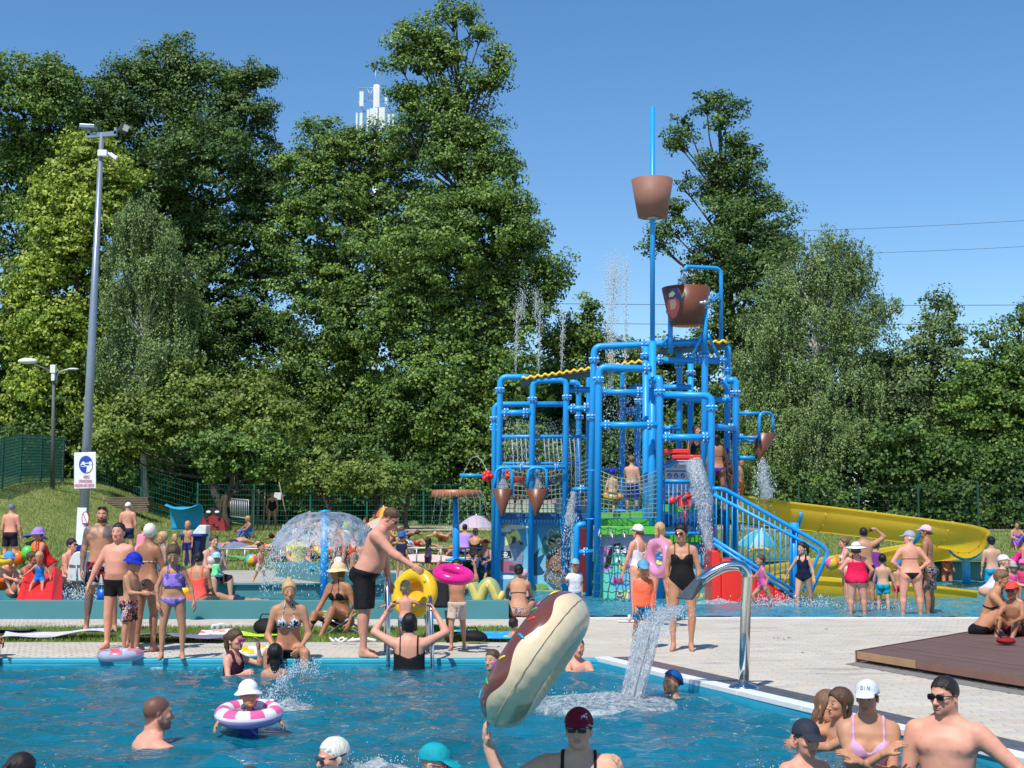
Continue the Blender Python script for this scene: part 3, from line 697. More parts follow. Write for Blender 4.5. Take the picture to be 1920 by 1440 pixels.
# lawn terrain
xs=np.concatenate([np.linspace(-160,-30,14)[:-1],np.linspace(-30,30,91),np.linspace(30,160,14)[1:]]); ys=np.concatenate([np.linspace(24.6,70,76),np.linspace(80,600,12)])
XX,YY=np.meshgrid(xs,ys,indexing='ij'); ZZ=terrain(XX,YY)+.03*np.sin(XX*.7+YY*.3)*np.sin(YY*.5)*(YY>34)
nx,ny=XX.shape; V=np.stack([XX,YY,ZZ],-1).reshape(-1,3); I=np.arange(nx*ny).reshape(nx,ny)
F=np.stack([I[:-1,:-1],I[1:,:-1],I[1:,1:],I[:-1,1:]],-1).reshape(-1,4)
yc=V[F].mean(1); cutr=(yc[:,0]>-1.2)&(yc[:,1]<36.4)            # the splash pool lies there
link('lawn',arrmesh('lawn',V,F[~cutr],M_lawn,smooth=True),kind='structure')
m=MB(); m.box((0,-20,-1.6),(600,100,.2)); m.box((0,200,-2.0),(700,500,.2)); m.build('ground',mat('earth',(.16,.14,.10),rough=.95),kind='structure')
# near pool
EDGE=[(.90,15.22),(3.15,8.72),(4.95,3.5)]
def edge_x(y): return np.interp(y,[3.5,8.72,15.22],[4.95,3.15,.90])
def watermat(name,deep,mixt=.2,bump=.5,sc1=3.,rough=.04,dark=1.):
    m=bpy.data.materials.new(name); m.use_nodes=True; N=m.node_tree.nodes; L=m.node_tree.links; N.remove(N['Principled BSDF']); out=N['Material Output']
    tc=N.new('ShaderNodeTexCoord'); mp=N.new('ShaderNodeMapping'); mp.inputs['Scale'].default_value=(1,1.5,1); L.new(tc.outputs['Object'],mp.inputs[0])
    n1=N.new('ShaderNodeTexNoise'); n1.inputs['Scale'].default_value=sc1; n1.inputs['Detail'].default_value=5; n1.inputs['Distortion'].default_value=.9; n1.inputs['Roughness'].default_value=.55; L.new(mp.outputs[0],n1.inputs['Vector'])
    n2=N.new('ShaderNodeTexNoise'); n2.inputs['Scale'].default_value=.9; n2.inputs['Detail'].default_value=3; L.new(tc.outputs['Object'],n2.inputs['Vector'])
    bp=N.new('ShaderNodeBump'); bp.inputs['Strength'].default_value=bump; bp.inputs['Distance'].default_value=.10; L.new(n1.outputs[0],bp.inputs['Height'])
    cr=N.new('ShaderNodeValToRGB'); cr.color_ramp.elements[0].position=.3; cr.color_ramp.elements[0].color=(*[q*.80 for q in deep],1); cr.color_ramp.elements[1].position=.7; cr.color_ramp.elements[1].color=(*[q*1.2 for q in deep],1); L.new(n2.outputs[0],cr.inputs[0])
    df=N.new('ShaderNodeBsdfDiffuse'); L.new(cr.outputs[0],df.inputs[0]); L.new(bp.outputs[0],df.inputs['Normal'])
    tr=N.new('ShaderNodeBsdfTransparent'); tr.inputs[0].default_value=(.45,.85,.9,1)
    ms=N.new('ShaderNodeMixShader'); ms.inputs[0].default_value=mixt; L.new(df.outputs[0],ms.inputs[1]); L.new(tr.outputs[0],ms.inputs[2])
    gl=N.new('ShaderNodeBsdfGlossy'); gl.inputs['Roughness'].default_value=rough; L.new(bp.outputs[0],gl.inputs['Normal']); gl.inputs[0].default_value=(.95,.95,.95,1)
    fr=N.new('ShaderNodeFresnel'); fr.inputs[0].default_value=1.33; L.new(bp.outputs[0],fr.inputs['Normal'])
    m2=N.new('ShaderNodeMixShader'); L.new(fr.outputs[0],m2.inputs[0]); L.new(ms.outputs[0],m2.inputs[1]); L.new(gl.outputs[0],m2.inputs[2]); L.new(m2.outputs[0],out.inputs[0])
    return m
M_pool=watermat('pool_water',(.001,.165,.245),.16,.55,2.6)
M_pool2=watermat('paddling_water',(.05,.27,.33),.15,.5,3.5)
def wave_h(x,y):
    z=0
    for i,(a,l,th) in enumerate(((.020,1.9,.4),(.017,1.15,1.5),(.014,.78,-.5),(.010,.50,.9),(.008,.36,2.2),(.006,.27,.1))):
        k=2*PI/l; p=(x*math.cos(th)+y*math.sin(th))*k+i*2.1+1.3*np.sin(x*.9+i)+1.1*np.sin(y*.8+i*1.7); z=z+a*(1-np.abs(np.sin(p*.5))*1.3)
    return z*1.2-.02
u_=np.linspace(0,1,330); v_=np.linspace(0,1,420)
yy=3.5*(15.2/3.5)**u_; Y2,U2=np.meshgrid(yy,v_,indexing='ij'); X0=-7.4-.0*Y2; X1=edge_x(Y2)-.02; X2=X0+(X1-X0)*U2
Z2=wave_h(X2,Y2)*np.clip((15.2-Y2)/1.2+.35,.3,1)
I=np.arange(X2.size).reshape(X2.shape); F=np.stack([I[:-1,:-1],I[:-1,1:],I[1:,1:],I[1:,:-1]],-1).reshape(-1,4)
link('pool_water',arrmesh('pool_water',np.stack([X2,Y2,Z2],-1).reshape(-1,3),F,M_pool,smooth=True),kind='structure')
m=MB(); m.prism([(-7.6,3.3),(5.2,3.3),(3.2,8.72),(.95,15.3),(-7.6,15.3)],-1.4,-1.3); 
m.build('pool_floor',mat('pool_liner',(.02,.20,.30),rough=.6),kind='structure')
m=MB(); 
for a,b in (((-14,15.26),(.92,15.26)),((.92,15.26),(3.17,8.72)),((3.17,8.72),(5.0,3.4))):
    a=np.array(a);b=np.array(b); u=nrm(b-a); n=np.array([-u[1],u[0]]); 
    m.slab([(*a,-1.4),(*b,-1.4),(*b,.03),(*a,.03)],(*n,0),.05)
m.build('pool_wall',mat('pool_liner_edge',(.03,.42,.60),rough=.4,var=.06),kind='structure')
# coping along the diagonal edge (white strip) and cyan lip along the back
m=MB(); a=np.array([.90,15.34]);b=np.array([5.1,3.0]); u=nrm(b-a);n=np.array([-u[1],u[0]])
L=np.linalg.norm(b-a); k=12
for i in range(k):
    p=a+u*(L*i/k+.004); q=a+u*(L*(i+1)/k-.004)
    m.slab([(*(p+n*.0),.03),(*(q+n*.0),.03),(*(q+n*.16),.03),(*(p+n*.16),.03)],(0,0,1),.045)
m.build('pool_coping',mat('white_coping',(.80,.81,.80),rough=.4,var=.05),kind='structure',bevel=.004)
m=MB(); m.box((-6.5,15.33,.035),(14.9,.15,.05)); m.build('pool_lip',mat('cyan_lip',(.04,.42,.55),rough=.35,var=.1),kind='structure',bevel=.01)
m=MB(); p=a+n*.165; q=b+n*.165
m.slab([(*p,.035),(*q,.035),(*(q+n*.30),.035),(*(p+n*.30),.035)],(0,0,1),.03)
m.build('overflow_grating',mat('wet_grating',(.10,.095,.10),rough=.35,var=.4,vscale=12),kind='structure')
# deck
def edgeR(y): return np.interp(y,[3.0,15.34],[5.1+.45,.90+.47])
m=MB()
m.prism([(-25,15.42),(1.4,15.42),(5.6,3.0),(30,3.0),(30,21.9),(-25,21.9)],-.3,.0555)
m.prism([(-25,24.45),(-1.05,24.45),(-1.05,36.5),(-1.05,32.0),(-25,32.0)],-.3,.455)
M_deckb=mat('joint_sand',(.53,.478,.40),rough=.9)
m.build('deck_base',M_deckb,kind='structure')
def pavers(name,regions,z,seed):
    r=np.random.default_rng(seed); A=[]
    for (x0,x1,y0,y1,pw,ph,test) in regions:
        ny=int((y1-y0)/ph)
        for j in range(ny):
            y=y0+(j+.5)*ph; n=int((x1-x0)/pw); x=x0+(np.arange(n)+.5+.5*(j%2))*pw; k=test(x,np.full(n,y)) if test else np.ones(n,bool)
            k&=(x+pw/2<x1+.05)
            A.append(np.stack([x[k],np.full(k.sum(),y),np.full(k.sum(),pw-.010),np.full(k.sum(),ph-.010)],1))
    A=np.concatenate(A); n=len(A); zz=z+r.normal(0,.0009,n); t=1+r.normal(0,.035,n); warm=r.normal(0,.012,n)
    hx,hy=A[:,2]/2,A[:,3]/2; b=.004
    V=np.zeros((n,8,3)); 
    for i,(sx,sy) in enumerate(((-1,-1),(1,-1),(1,1),(-1,1))):
        V[:,i]=np.stack([A[:,0]+sx*hx,A[:,1]+sy*hy,zz-.02],1); V[:,i+4]=np.stack([A[:,0]+sx*(hx-b),A[:,1]+sy*(hy-b),zz],1)
    base=np.array([0,4])[0]; q=np.array([(4,5,6,7),(0,1,5,4),(1,2,6,5),(2,3,7,6),(3,0,4,7)])
    F=(np.arange(n)[:,None,None]*8+q[None]).reshape(-1,4)
    c=np.array([.545,.490,.410])*t[:,None]+warm[:,None]*np.array([1,0,-1]); c=np.repeat(c,8,0)
    M=mat('concrete_paver',None,rough=.8,var=.10,vscale=1.1,bump=.3,bscale=60,attr='tint')
    if 'stained' not in M:
        M['stained']=1; N=M.node_tree.nodes; L=M.node_tree.links; p=N['Principled BSDF']; src=p.inputs['Base Color'].links[0].from_socket; tc=N.new('ShaderNodeTexCoord'); mp=N.new('ShaderNodeMapping'); mp.inputs['Scale'].default_value=(.55,1.6,1); L.new(tc.outputs['Object'],mp.inputs[0])
        n=N.new('ShaderNodeTexNoise'); n.inputs['Scale'].default_value=1.4; n.inputs['Detail'].default_value=7; n.inputs['Roughness'].default_value=.65; L.new(mp.outputs[0],n.inputs['Vector'])
        r1=N.new('ShaderNodeMapRange'); r1.inputs[1].default_value=.56; r1.inputs[2].default_value=.66; r1.inputs[3].default_value=1.; r1.inputs[4].default_value=.80; L.new(n.outputs[0],r1.inputs[0])
        v=N.new('ShaderNodeVectorMath'); v.operation='SCALE'; L.new(src,v.inputs[0]); L.new(r1.outputs[0],v.inputs['Scale']); L.new(v.outputs[0],p.inputs['Base Color'])
        r2=N.new('ShaderNodeMapRange'); r2.inputs[1].default_value=.56; r2.inputs[2].default_value=.66; r2.inputs[3].default_value=.8; r2.inputs[4].default_value=.35; L.new(n.outputs[0],r2.inputs[0]); L.new(r2.outputs[0],p.inputs['Roughness'])
    return arrmesh(name,V.reshape(-1,3),F,M,cols=c)
reg=[(-9.5,.86,15.43,17.42,.20,.10,None),
     (.2,9.5,9.0,21.72,.24,.12,lambda x,y:(x>edgeR(y)+.13+(y>15.3)*(-9))&~((x>1.2)&(y>15.42)&(y<-1))),
     (-9.5,.2,19.75,21.68,.20,.10,None)]
link('deck',pavers('deck',reg,DECK,3),kind='stuff')
M_terr=mat('terrace_concrete',(.42,.38,.32),rough=.85,var=.12,vscale=1.5)
m=MB(); m.box((-13,28.2,.468),(23.9,7.4,.02)); m.build('terrace',M_terr,kind='structure')
# lawn strip between the two decks
m=MB(); m.prism([(-25,17.45),(-.02,17.45),(-.02,19.72),(-25,19.72)],0,.062); m.build('lawn_strip',M_lawn,kind='structure')
def blades(name,n,fx,hmin,hmax,w,seed,cols=((.17,.27,.045),(.34,.42,.10))):
    r=np.random.default_rng(seed); P=fx(r,n); n=len(P); th=r.uniform(0,2*PI,n); h=r.uniform(hmin,hmax,n); ln=r.normal(0,.35,(n,2))*h[:,None]
    d=np.stack([np.cos(th),np.sin(th),np.zeros(n)],1)*w; tip=P+np.stack([ln[:,0],ln[:,1],h],1)
    V=np.stack([P-d,P+d,tip],1).reshape(-1,3); F=np.arange(3*n).reshape(-1,3); k=r.random(n)[:,None]; c=np.array(cols[0])*(1-k)+np.array(cols[1])*k
    M=mat('grass_blade',None,rough=.6,attr='tint',trans=.35,var=.1)
    return link(name,arrmesh(name,V,F,M,cols=np.repeat(c,3,0)),kind='stuff')
blades('grass',34000,lambda r,n:np.stack([r.uniform(-8,-.02,n),r.uniform(17.45,19.72,n),np.full(n,.06)],1),.025,.075,.007,11)
def far_grass(r,n):
    y=32+36*r.random(n)**1.1; x=r.uniform(-1,1,n)*(y*.385+1); z=terrain(x,y); k=~((x>-1.2)&(y<36.6)); return np.stack([x,y,z],1)[k]
blades('lawn_grass',60000,far_grass,.04,.13,.018,12,((.15,.23,.05),(.34,.39,.12)))
blades('hill_grass',22000,lambda r,n:(lambda x,y:np.stack([x,y,terrain(x,y)],1))(r.uniform(-22,-5,n),r.uniform(38,62,n)),.06,.20,.014,13,((.19,.27,.055),(.44,.46,.16)))
# paddling pool (raised, teal) and splash pool
M_teal=mat('teal_paint',(.060,.225,.245),rough=.5,var=.10,vscale=1.3)
m=MB(); m.box((-12.6,21.82,.19),(25.1,.20,.30)); m.box((-.05-.1,23.1,.16),(.2,2.4,.30)); m.build('paddling_pool_front_wall',M_teal,kind='structure',bevel=.008)
m=MB(); m.box((-13.2,24.52,.24),(24.3,.16,.44)); m.box((-13.2,24.52,.475),(24.3,.28,.03)); m.build('paddling_pool_back_wall',M_teal,kind='structure',bevel=.008)
def ripple(name,x0,x1,y0,y1,z,n,m_,amp,mat_):
    x=np.linspace(x0,x1,n); y=np.linspace(y0,y1,m_); X,Y=np.meshgrid(x,y,indexing='ij'); Z=z+amp*wave_h(X*1.7,Y*1.7); I=np.arange(X.size).reshape(X.shape)
    F=np.stack([I[:-1,:-1],I[1:,:-1],I[1:,1:],I[:-1,1:]],-1).reshape(-1,4)
    link(name,arrmesh(name,np.stack([X,Y,Z],-1).reshape(-1,3),F,mat_,smooth=True),kind='structure')
ripple('paddling_water',-12,-.25,21.92,24.44,.262,260,60,.5,M_pool2)
M_pool3=watermat('splash_water',(.045,.27,.35),.12,.55,2.6)
ripple('splash_water',-.04,13.4,22.02,36.6,.075,300,280,.7,M_pool3)
ripple('splash_water_side',-1.1,-.26,24.66,36.6,.075,30,200,.7,M_pool3)
m=MB(); m.box((6.7,21.95,.035),(13.4,.11,.07)); m.build('splash_pool_edge',mat('steel_edge',(.75,.78,.82),rough=.3,var=.05),kind='structure')
m=MB(); m.box((6.2,36.75,.30),(14.9,.3,.60)); m.box((6.2,36.75,.63),(14.9,.4,.06)); m.build('splash_pool_back_wall',M_teal,kind='structure')
m=MB(); m.box((6.2,29.4,-.1),(14.8,14.8,.06)); m.box((-6.2,23.2,.12),(12,2.6,.05)); m.build('splash_pool_floor',M_teal,kind='structure')
# low teal ramp wall seen beyond the paddling pool
a=G(516,1082,.47); b=G(640,1098,.47); m=MB(); u=nrm(b-a); n=np.array([-u[1],u[0],0]); 
m.slab([a,b,b+V3(0,0,.20),a+V3(0,0,.30)],n,1.0); m.build('planter_wall',M_teal,label='low teal painted wall end jutting onto the terrace behind the water umbrella',cat='wall',bevel=.01)
# sandy path beyond the fence and pale kerbs on the right
m=MB()
pa=[GT(690,1002),GT(1010,1002)]
V=[];
for x in np.linspace(-6,24,40):
    for y in (58,64.5): V.append((x,y+.6*math.sin(x*.3),float(terrain(x,y))+.035))
m.add(V,[(2*i,2*i+2,2*i+3,2*i+1) for i in range(39)]); m.build('sand_path',mat('sand',(.46,.39,.28),rough=.95,var=.2,vscale=1.2),kind='structure')
# ---------------- trees
def leafmat(name,spec=.35):
    return mat(name,None,rough=.5,attr='tint',trans=.13,var=.22,vscale=.7,spec=spec)
M_leaf=leafmat('leaf'); M_bark=mat('bark',(.075,.060,.048),rough=.95,var=.3,vscale=8,bump=.6,bscale=14)
M_birch=mat('birch_bark',(.52,.50,.46),rough=.8,var=.4,vscale=5)
CT=dict(dark=((.026,.074,.016),(.125,.210,.040)),mid=((.038,.098,.018),(.200,.310,.052)),yell=((.15,.24,.03),(.38,.46,.06)),birch=((.105,.175,.055),(.25,.345,.12)),blue=((.07,.13,.045),(.21,.29,.10)),lime=((.10,.16,.028),(.22,.29,.05)))
LEAFN=[0]
def tree(label,base,lobes,d,col,group,leaf=.15,dens=1.,name='tree',trunk=.28,bark=None,limbs=True,droop=0,depth=1.,seed=None,gap=.0,clr=.55,cat='tree'):
    """lobes: (px,py,r_px[,r2_px]) seen from the camera, at depth d"""
    r=np.random.default_rng(seed if seed is not None else int(base[0]*7+d*3)); mp=mpp(d)
    bx=at(base[0],base[1],d); bz=float(terrain(bx[0],d)); root=thing(name,(bx[0],d,bz),label,cat,group)
    c0,c1=[np.array(q) for q in CT[col]]; Ls=[]; Cs=[]
    cent=[]
    xl=[]
    for lb in lobes:
        R_=min(lb[2],lb[3] if len(lb)>3 else lb[2])
        if R_>26 and d>59.4 and d!=72:
            for _ in range(2): a_=r.uniform(0,2*PI); xl.append((lb[0]+R_*math.cos(a_)*.9,lb[1]-R_*abs(math.sin(a_))*.75+R_*.25,R_*r.uniform(.25,.42)))
    for lb in list(lobes)+xl:
        px,py,rx=lb[:3]; rz=lb[3] if len(lb)>3 else rx; c=at(px,py,d); Rx,Rz=rx*mp,rz*mp; Ry=min(Rx,Rz)*depth*1.1
        yo=lb[4] if len(lb)>4 else r.uniform(-.5,.7)*Ry; c[1]+=yo; cent.append((c,max(Rx,Rz)))
        cr=clr*(.8+.4*r.random()); area=4*PI*((Rx*Rz)**1.6/3+(Rx*Ry)**1.6/3+(Ry*Rz)**1.6/3)**(1/1.6)
        n=max(6,int(area*1.05*dens/(cr*cr*1.5)))
        # clumps on the lobe's skin, uneven
        p=r.normal(size=(n,3)); p/=np.linalg.norm(p,axis=1)[:,None]; p=p[(p[:,2]>-.75)]; 
        q=p[(p[:,1]<.5)|(p[:,2]>.2)]; rad=r.uniform(.72,1.10,(len(q),1)); P=c+q*rad*np.array([Rx,Ry,Rz])+r.normal(0,.22,(len(q),3))
        nl=int(58*dens*(cr/.55)**2*(.17/leaf)**2*1.15)
        for P_,q_ in zip(P,q):
            s_=cr*r.uniform(.6,1.25); m_=max(6,int(nl*(s_/cr)**2*r.uniform(.6,1.2)))
            t=r.normal(size=(m_,3)); t/=np.linalg.norm(t,axis=1)[:,None]; t[:,2]=np.where(r.random()<.55,np.abs(t[:,2])-.25,t[:,2]*.95+.05); rr=r.uniform(.35,1.1,(m_,1))
            pos=P_+t*rr*s_*np.array([1.05,1.0,.9])
            if droop:
                ns=8; sx_=r.normal(0,.42,(ns,2))*s_; sl_=droop*r.uniform(.4,1.6,ns); sw_=r.normal(0,.12,(ns,2)); w__=r.integers(0,ns,m_); tt=r.random(m_)
                pos=P_+np.stack([sx_[w__,0]+sw_[w__,0]*tt+r.normal(0,.055,m_),sx_[w__,1]+sw_[w__,1]*tt+r.normal(0,.055,m_),.25-tt*sl_[w__]],1); 
            nr_=t*.55+q_*.3+r.normal(size=(m_,3))*.5+np.array([0,-.2,.25])
            kk=np.clip(.5+.28*r.normal(size=(m_,1))+.22*r.normal(),0,1.2)
            Ls.append((pos,nr_)); Cs.append(c0*(1-kk)+c1*kk)
        # big inner leaves, coloured dark for shade inside the crown, closing gaps
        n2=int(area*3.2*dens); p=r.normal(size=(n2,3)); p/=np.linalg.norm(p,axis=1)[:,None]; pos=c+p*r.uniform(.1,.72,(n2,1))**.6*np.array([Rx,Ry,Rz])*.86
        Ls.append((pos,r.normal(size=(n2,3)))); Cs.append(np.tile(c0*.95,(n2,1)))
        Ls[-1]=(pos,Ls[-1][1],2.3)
    V=[]
    for it in Ls:
        pos,nr_=it[:2]; sc_=it[2] if len(it)>2 else 1.; n=len(pos); nr_=nr_/(np.linalg.norm(nr_,axis=1)[:,None]+1e-9)
        a=r.normal(size=(n,3)); 
        if droop: a=a*.4+np.array([0,0,-1.2])
        a-=nr_*(a*nr_).sum(1)[:,None]; a/=np.linalg.norm(a,axis=1)[:,None]+1e-9; b=np.cross(nr_,a)
        l=leaf*sc_*r.uniform(.65,1.3,(n,1)); wd=l*(.42 if not droop else .30)
        V.append(np.stack([pos-a*l*.55,pos+b*wd,pos+a*l*.55+nr_*l*.08,pos-b*wd],1))
    V=np.concatenate(V).reshape(-1,3)-np.array([bx[0],d,bz]); n=len(V)//4; C_=np.repeat(np.concatenate(Cs),4,0); LEAFN[0]+=n
    lf=bpy.data.objects.new('crown',arrmesh('crown',V,np.arange(n*4).reshape(-1,4),M_leaf,cols=C_)); COL.objects.link(lf); lf.parent=root
    mb=MB(); B=np.array([bx[0],d,bz]); 
    top=max(cent,key=lambda q:q[0][2])[0] if trunk else None
    if trunk:
        K=9; pts=[]; 
        for i in range(K):
            t=i/(K-1); pts.append(np.array([(top[0]-B[0])*t**1.3+.18*math.sin(t*7+base[0]),(top[1]-B[1])*t*.6+.0,(top[2]-B[2])*t-.1]))
        pts=np.array(pts); rad=trunk*(1-np.linspace(0,1,K))**.8+.035; mb.tube(pts,rad,8)
        if limbs:
            for c,Rr in cent:
                c=c-B; t=np.clip((c[2]-Rr*.9)/max(top[2]-B[2],1)*.85,.12,.92); i=t*(K-1); p0=pts[int(i)]+(pts[min(int(i)+1,K-1)]-pts[int(i)])*(i-int(i))
                mid=(p0+c)/2+np.array([r.normal(0,.2),r.normal(0,.2),-.08*np.linalg.norm(c-p0)]); 
                L=bend([p0,mid,c],9,4); mb.tube(L,np.linspace(trunk*.34*(1-t)+.05,.03,len(L)),6)
                for j in range(4):
                    e=c+nrm(r.normal(size=3))*Rr*.85; 
                    if e[2]>mid[2]-1: mb.tube([mid*.3+c*.7,(mid*.3+c*.7+e)/2+np.array([0,0,.1]),e],[.035,.025,.012],4)
        o=mb.build('trunk',bark or M_bark); o.parent=root; o.matrix_parent_inverse.identity()
    return root
GF='trees of the wood behind the pool'
exec_trees=[
 ('large dark tree filling the left edge above the hill',(30,900),[(20,200,90),(90,190,70),(-40,330,110),(60,330,95),(150,300,80),(20,500,110),(-30,700,110),(110,180,45),(60,640,90),(20,800,90)],74,'mid',.15,.3),
 ('tall dark oak with a rounded top, right of the tall floodlight pole',(330,930),[(310,130,62),(255,190,70),(380,165,60),(190,220,62),(290,270,95),(440,220,66),(390,330,95),(480,300,55),(500,380,60),(240,360,90),(320,440,100),(430,470,90),(500,520,60),(380,600,100),(290,620,90),(460,650,90),(390,740,90),(470,150,30)],76,'dark',.145,.42),
 ('mid green tree in front of the antenna tower, lower than its neighbours',(640,930),[(600,270,45),(650,310,60),(560,330,40),(690,270,34),(620,400,80),(720,370,75),(560,450,55),(680,500,85),(590,560,80),(700,620,90),(600,700,90),(690,780,90),(770,470,65),(760,300,45),(780,560,70),(560,800,60)],73,'mid',.145,.36),
 ('tallest slender oak with a ragged sparse top, right of the antenna tower',(905,960),[(850,28,26),(885,42,22),(905,58,18),(775,75,30),(810,65,24),(745,115,26),(790,120,34),(840,110,34),(930,110,20),(870,170,44),(810,200,45),(760,190,28),(925,150,20),(935,130,14),(780,245,28),(860,255,52),(915,270,30),(830,310,40),(930,310,34),(880,355,42),(960,345,22),(820,400,50)],70,'mid',.14,.30),
 ('broad leafy oak below the slender top, reaching towards the blue play tower',(880,960),[(960,395,42),(910,440,75),(830,470,85),(990,450,28),(970,480,55),(1020,510,34),(1048,530,14),(890,560,90),(960,590,60),(1010,560,34),(800,600,90),(870,690,95),(940,700,66),(800,760,95),(880,820,85),(950,800,50)],69.5,'mid',.145,.34),
 ('yellow green maple rising behind the tall floodlight pole',(150,920),[(150,290,40),(180,300,38),(120,370,44),(200,390,46),(130,450,50),(70,540,44),(170,560,40),(30,630,34),(90,650,46),(150,720,50),(80,800,44),(180,780,40),(110,340,42),(200,335,40),(95,400,40),(160,400,55),(240,330,24),(90,510,40),(150,500,52),(60,590,48),(120,610,48),(40,660,28),(100,700,48),(160,660,42),(60,740,40),(130,770,44),(210,420,38),(30,800,30)],67,'yell',.17,.2),
 ('grey green weeping birch with a pale stem, right of the yellowish maple',(280,900),[(255,415,34),(290,440,40),(245,490,42),(310,510,46),(270,560,55),(225,570,32),(330,560,34),(250,650,55),(320,660,45),(210,680,34),(290,720,50)],64,'birch',.11,.12),
 ('spreading bright leafed tree low down between the birch and the staked sapling',(430,950),[(330,790,50),(270,800,45),(400,770,55),(230,780,40),(340,720,40),(210,840,40),(470,760,55),(520,800,50)],63,'lime',.15,.16),
 ('tall dark oak standing behind the hanging bucket of the play tower',(1395,950),[(1345,185,22),(1360,210,22),(1325,195,20),(1290,225,20),(1275,260,18),(1350,245,22),(1268,265,14),(1372,280,26),(1345,310,34),(1400,310,30),(1390,350,52),(1335,365,28),(1280,345,18),(1420,400,52),(1355,425,48),(1270,390,22),(1260,430,20),(1240,460,18),(1225,445,14),(1400,480,75),(1450,470,40),(1350,510,55),(1300,480,22),(1420,570,70),(1370,640,60),(1440,660,60),(1400,740,70)],72,'dark',.14,.36),
 ('small pointed tree between the tall oak and the play tower, under the power lines',(1090,940),[(1100,590,18),(1110,575,12),(1085,620,30),(1050,650,28),(1110,650,34),(1140,670,24),(1060,710,44),(1120,730,50),(1170,720,34)],78,'mid',.16,.2),
 ('leafy tree seen through the pipes of the play tower',(1230,940),[(1190,680,30),(1240,690,44),(1300,690,40),(1180,760,50),(1250,780,60),(1320,770,50),(1200,850,50),(1280,860,55),(1340,850,45),(1110,820,50),(1160,900,40),(1060,790,45)],80,'dark',.18,.2),
 ('large weeping birch with hanging curtains of foliage right of the tall oak',(1520,960),[(1550,455,24),(1520,480,26),(1575,470,22),(1600,490,26),(1500,520,36),(1560,530,48),(1610,530,30),(1470,570,40),(1540,600,60),(1430,620,36),(1500,670,64),(1600,620,44),(1650,585,26),(1680,580,16),(1420,690,40),(1580,720,66),(1480,760,66),(1440,760,40),(1530,830,75),(1450,850,60),(1600,820,55)],62,'birch',.105,.30),
 ('young tree with loose upright shoots right of the weeping birch',(1740,960),[(1650,820,60),(1720,860,60),(1790,820,60),(1640,760,40),(1700,720,40),(1760,570,12),(1735,590,12),(1785,595,12),(1750,620,22),(1720,640,20),(1790,640,20),(1700,680,36),(1760,690,44),(1820,680,22),(1680,750,50),(1740,770,60),(1800,740,40),(1650,690,30)],63,'blue',.13,.16),
 ('green leafy tree at the right edge behind the yellow slide',(1870,970),[(1820,840,60),(1800,900,50),(1880,900,60),(1800,770,40),(1850,640,16),(1880,660,24),(1910,630,24),(1925,600,20),(1860,700,30),(1900,720,50),(1840,760,50),(1920,800,60),(1860,830,60),(1940,700,50),(1820,700,20)],61,'mid',.13,.18),
]
for lab,b,lb,d,cl,lf,tr in exec_trees:
    bir='birch' in cl
    tree(lab,b,lb,d,cl,GF,leaf=lf,trunk=tr,bark=M_birch if bir else None,droop=1.0 if bir else 0,clr=.62 if d>68 else .5,dens=1.0 if not bir else 1.25)
# understorey behind the fence; shade under the trees put into dark leaf colours
GU='bushes and saplings behind the fence'
und=[('dark thicket filling the wood edge behind the weeping birch',[(1420,800,70),(1500,820,75),(1580,800,75),(1540,900,60),(1450,900,60),(1620,880,60),(1660,800,50)],'dark',66),
 ('dark thicket filling the wood edge at the right behind the young trees',[(1880,940,60),(1930,950,60),(1860,975,45),(1700,950,55),(1780,960,50),(1700,820,70),(1770,800,70),(1840,800,70),(1900,800,80),(1740,900,60),(1830,900,60),(1920,880,60)],'dark',65.5),
 ('dark thicket behind the play tower steps and slide top',[(1380,880,60),(1440,960,40),(1330,820,60),(1260,860,60),(1160,860,60),(1080,870,60)],'dark',76),
('dark shady bush behind the hill fence at the left edge',[(0,840,55),(60,860,45),(110,800,50),(-50,800,60)],'dark',67),
 ('dark undergrowth behind the sign on the floodlight pole',[(180,880,48),(230,870,50),(280,890,45),(200,810,40)],'mid',68),
 ('dark undergrowth behind the blue beach shelter',[(330,900,50),(400,880,55),(460,900,45),(380,950,30),(300,950,30)],'dark',70),
 ('dark undergrowth behind the round headed saplings',[(540,860,55),(600,880,55),(660,860,60),(560,930,40),(640,930,45),(480,840,50)],'dark',71),
 ('dark undergrowth behind the brown rain disc',[(740,880,60),(800,900,55),(860,880,60),(760,950,40),(830,950,40),(900,930,45)],'dark',70),
 ('leafy bush left of the play tower',[(930,880,50),(900,950,40),(960,940,45),(985,860,50)],'mid',67),
 ('dark hedge seen between the posts of the play tower',[(1040,880,55),(1100,900,60),(1060,950,40),(1150,950,45),(1000,940,40)],'dark',72),
 ('shaded hedge behind the steps of the play tower',[(1220,930,55),(1290,930,60),(1360,900,60),(1320,970,40),(1240,980,35),(1400,960,50)],'dark',68),
 ('shaded hedge below the weeping birch, behind the yellow slide',[(1460,930,55),(1530,940,60),(1600,930,60),(1480,990,35),(1560,990,40),(1640,970,45)],'dark',60.5),
 ('leafy hedge behind the curve of the yellow slide',[(1680,850,60),(1740,880,65),(1700,950,50),(1800,880,60),(1780,960,50),(1640,880,50)],'dark',60),
 ('leafy hedge at the right edge beside the yellow slide',[(1820,945,45),(1870,900,60),(1930,920,60),(1850,970,45),(1910,980,45)],'dark',59.5)]
for lab,lb,cl,d in und: tree(lab,(lb[0][0],lb[0][1]+60),lb,d,cl,GU,leaf=.155,name='bush',trunk=.06,limbs=False,clr=.6,dens=.85,cat='bush')
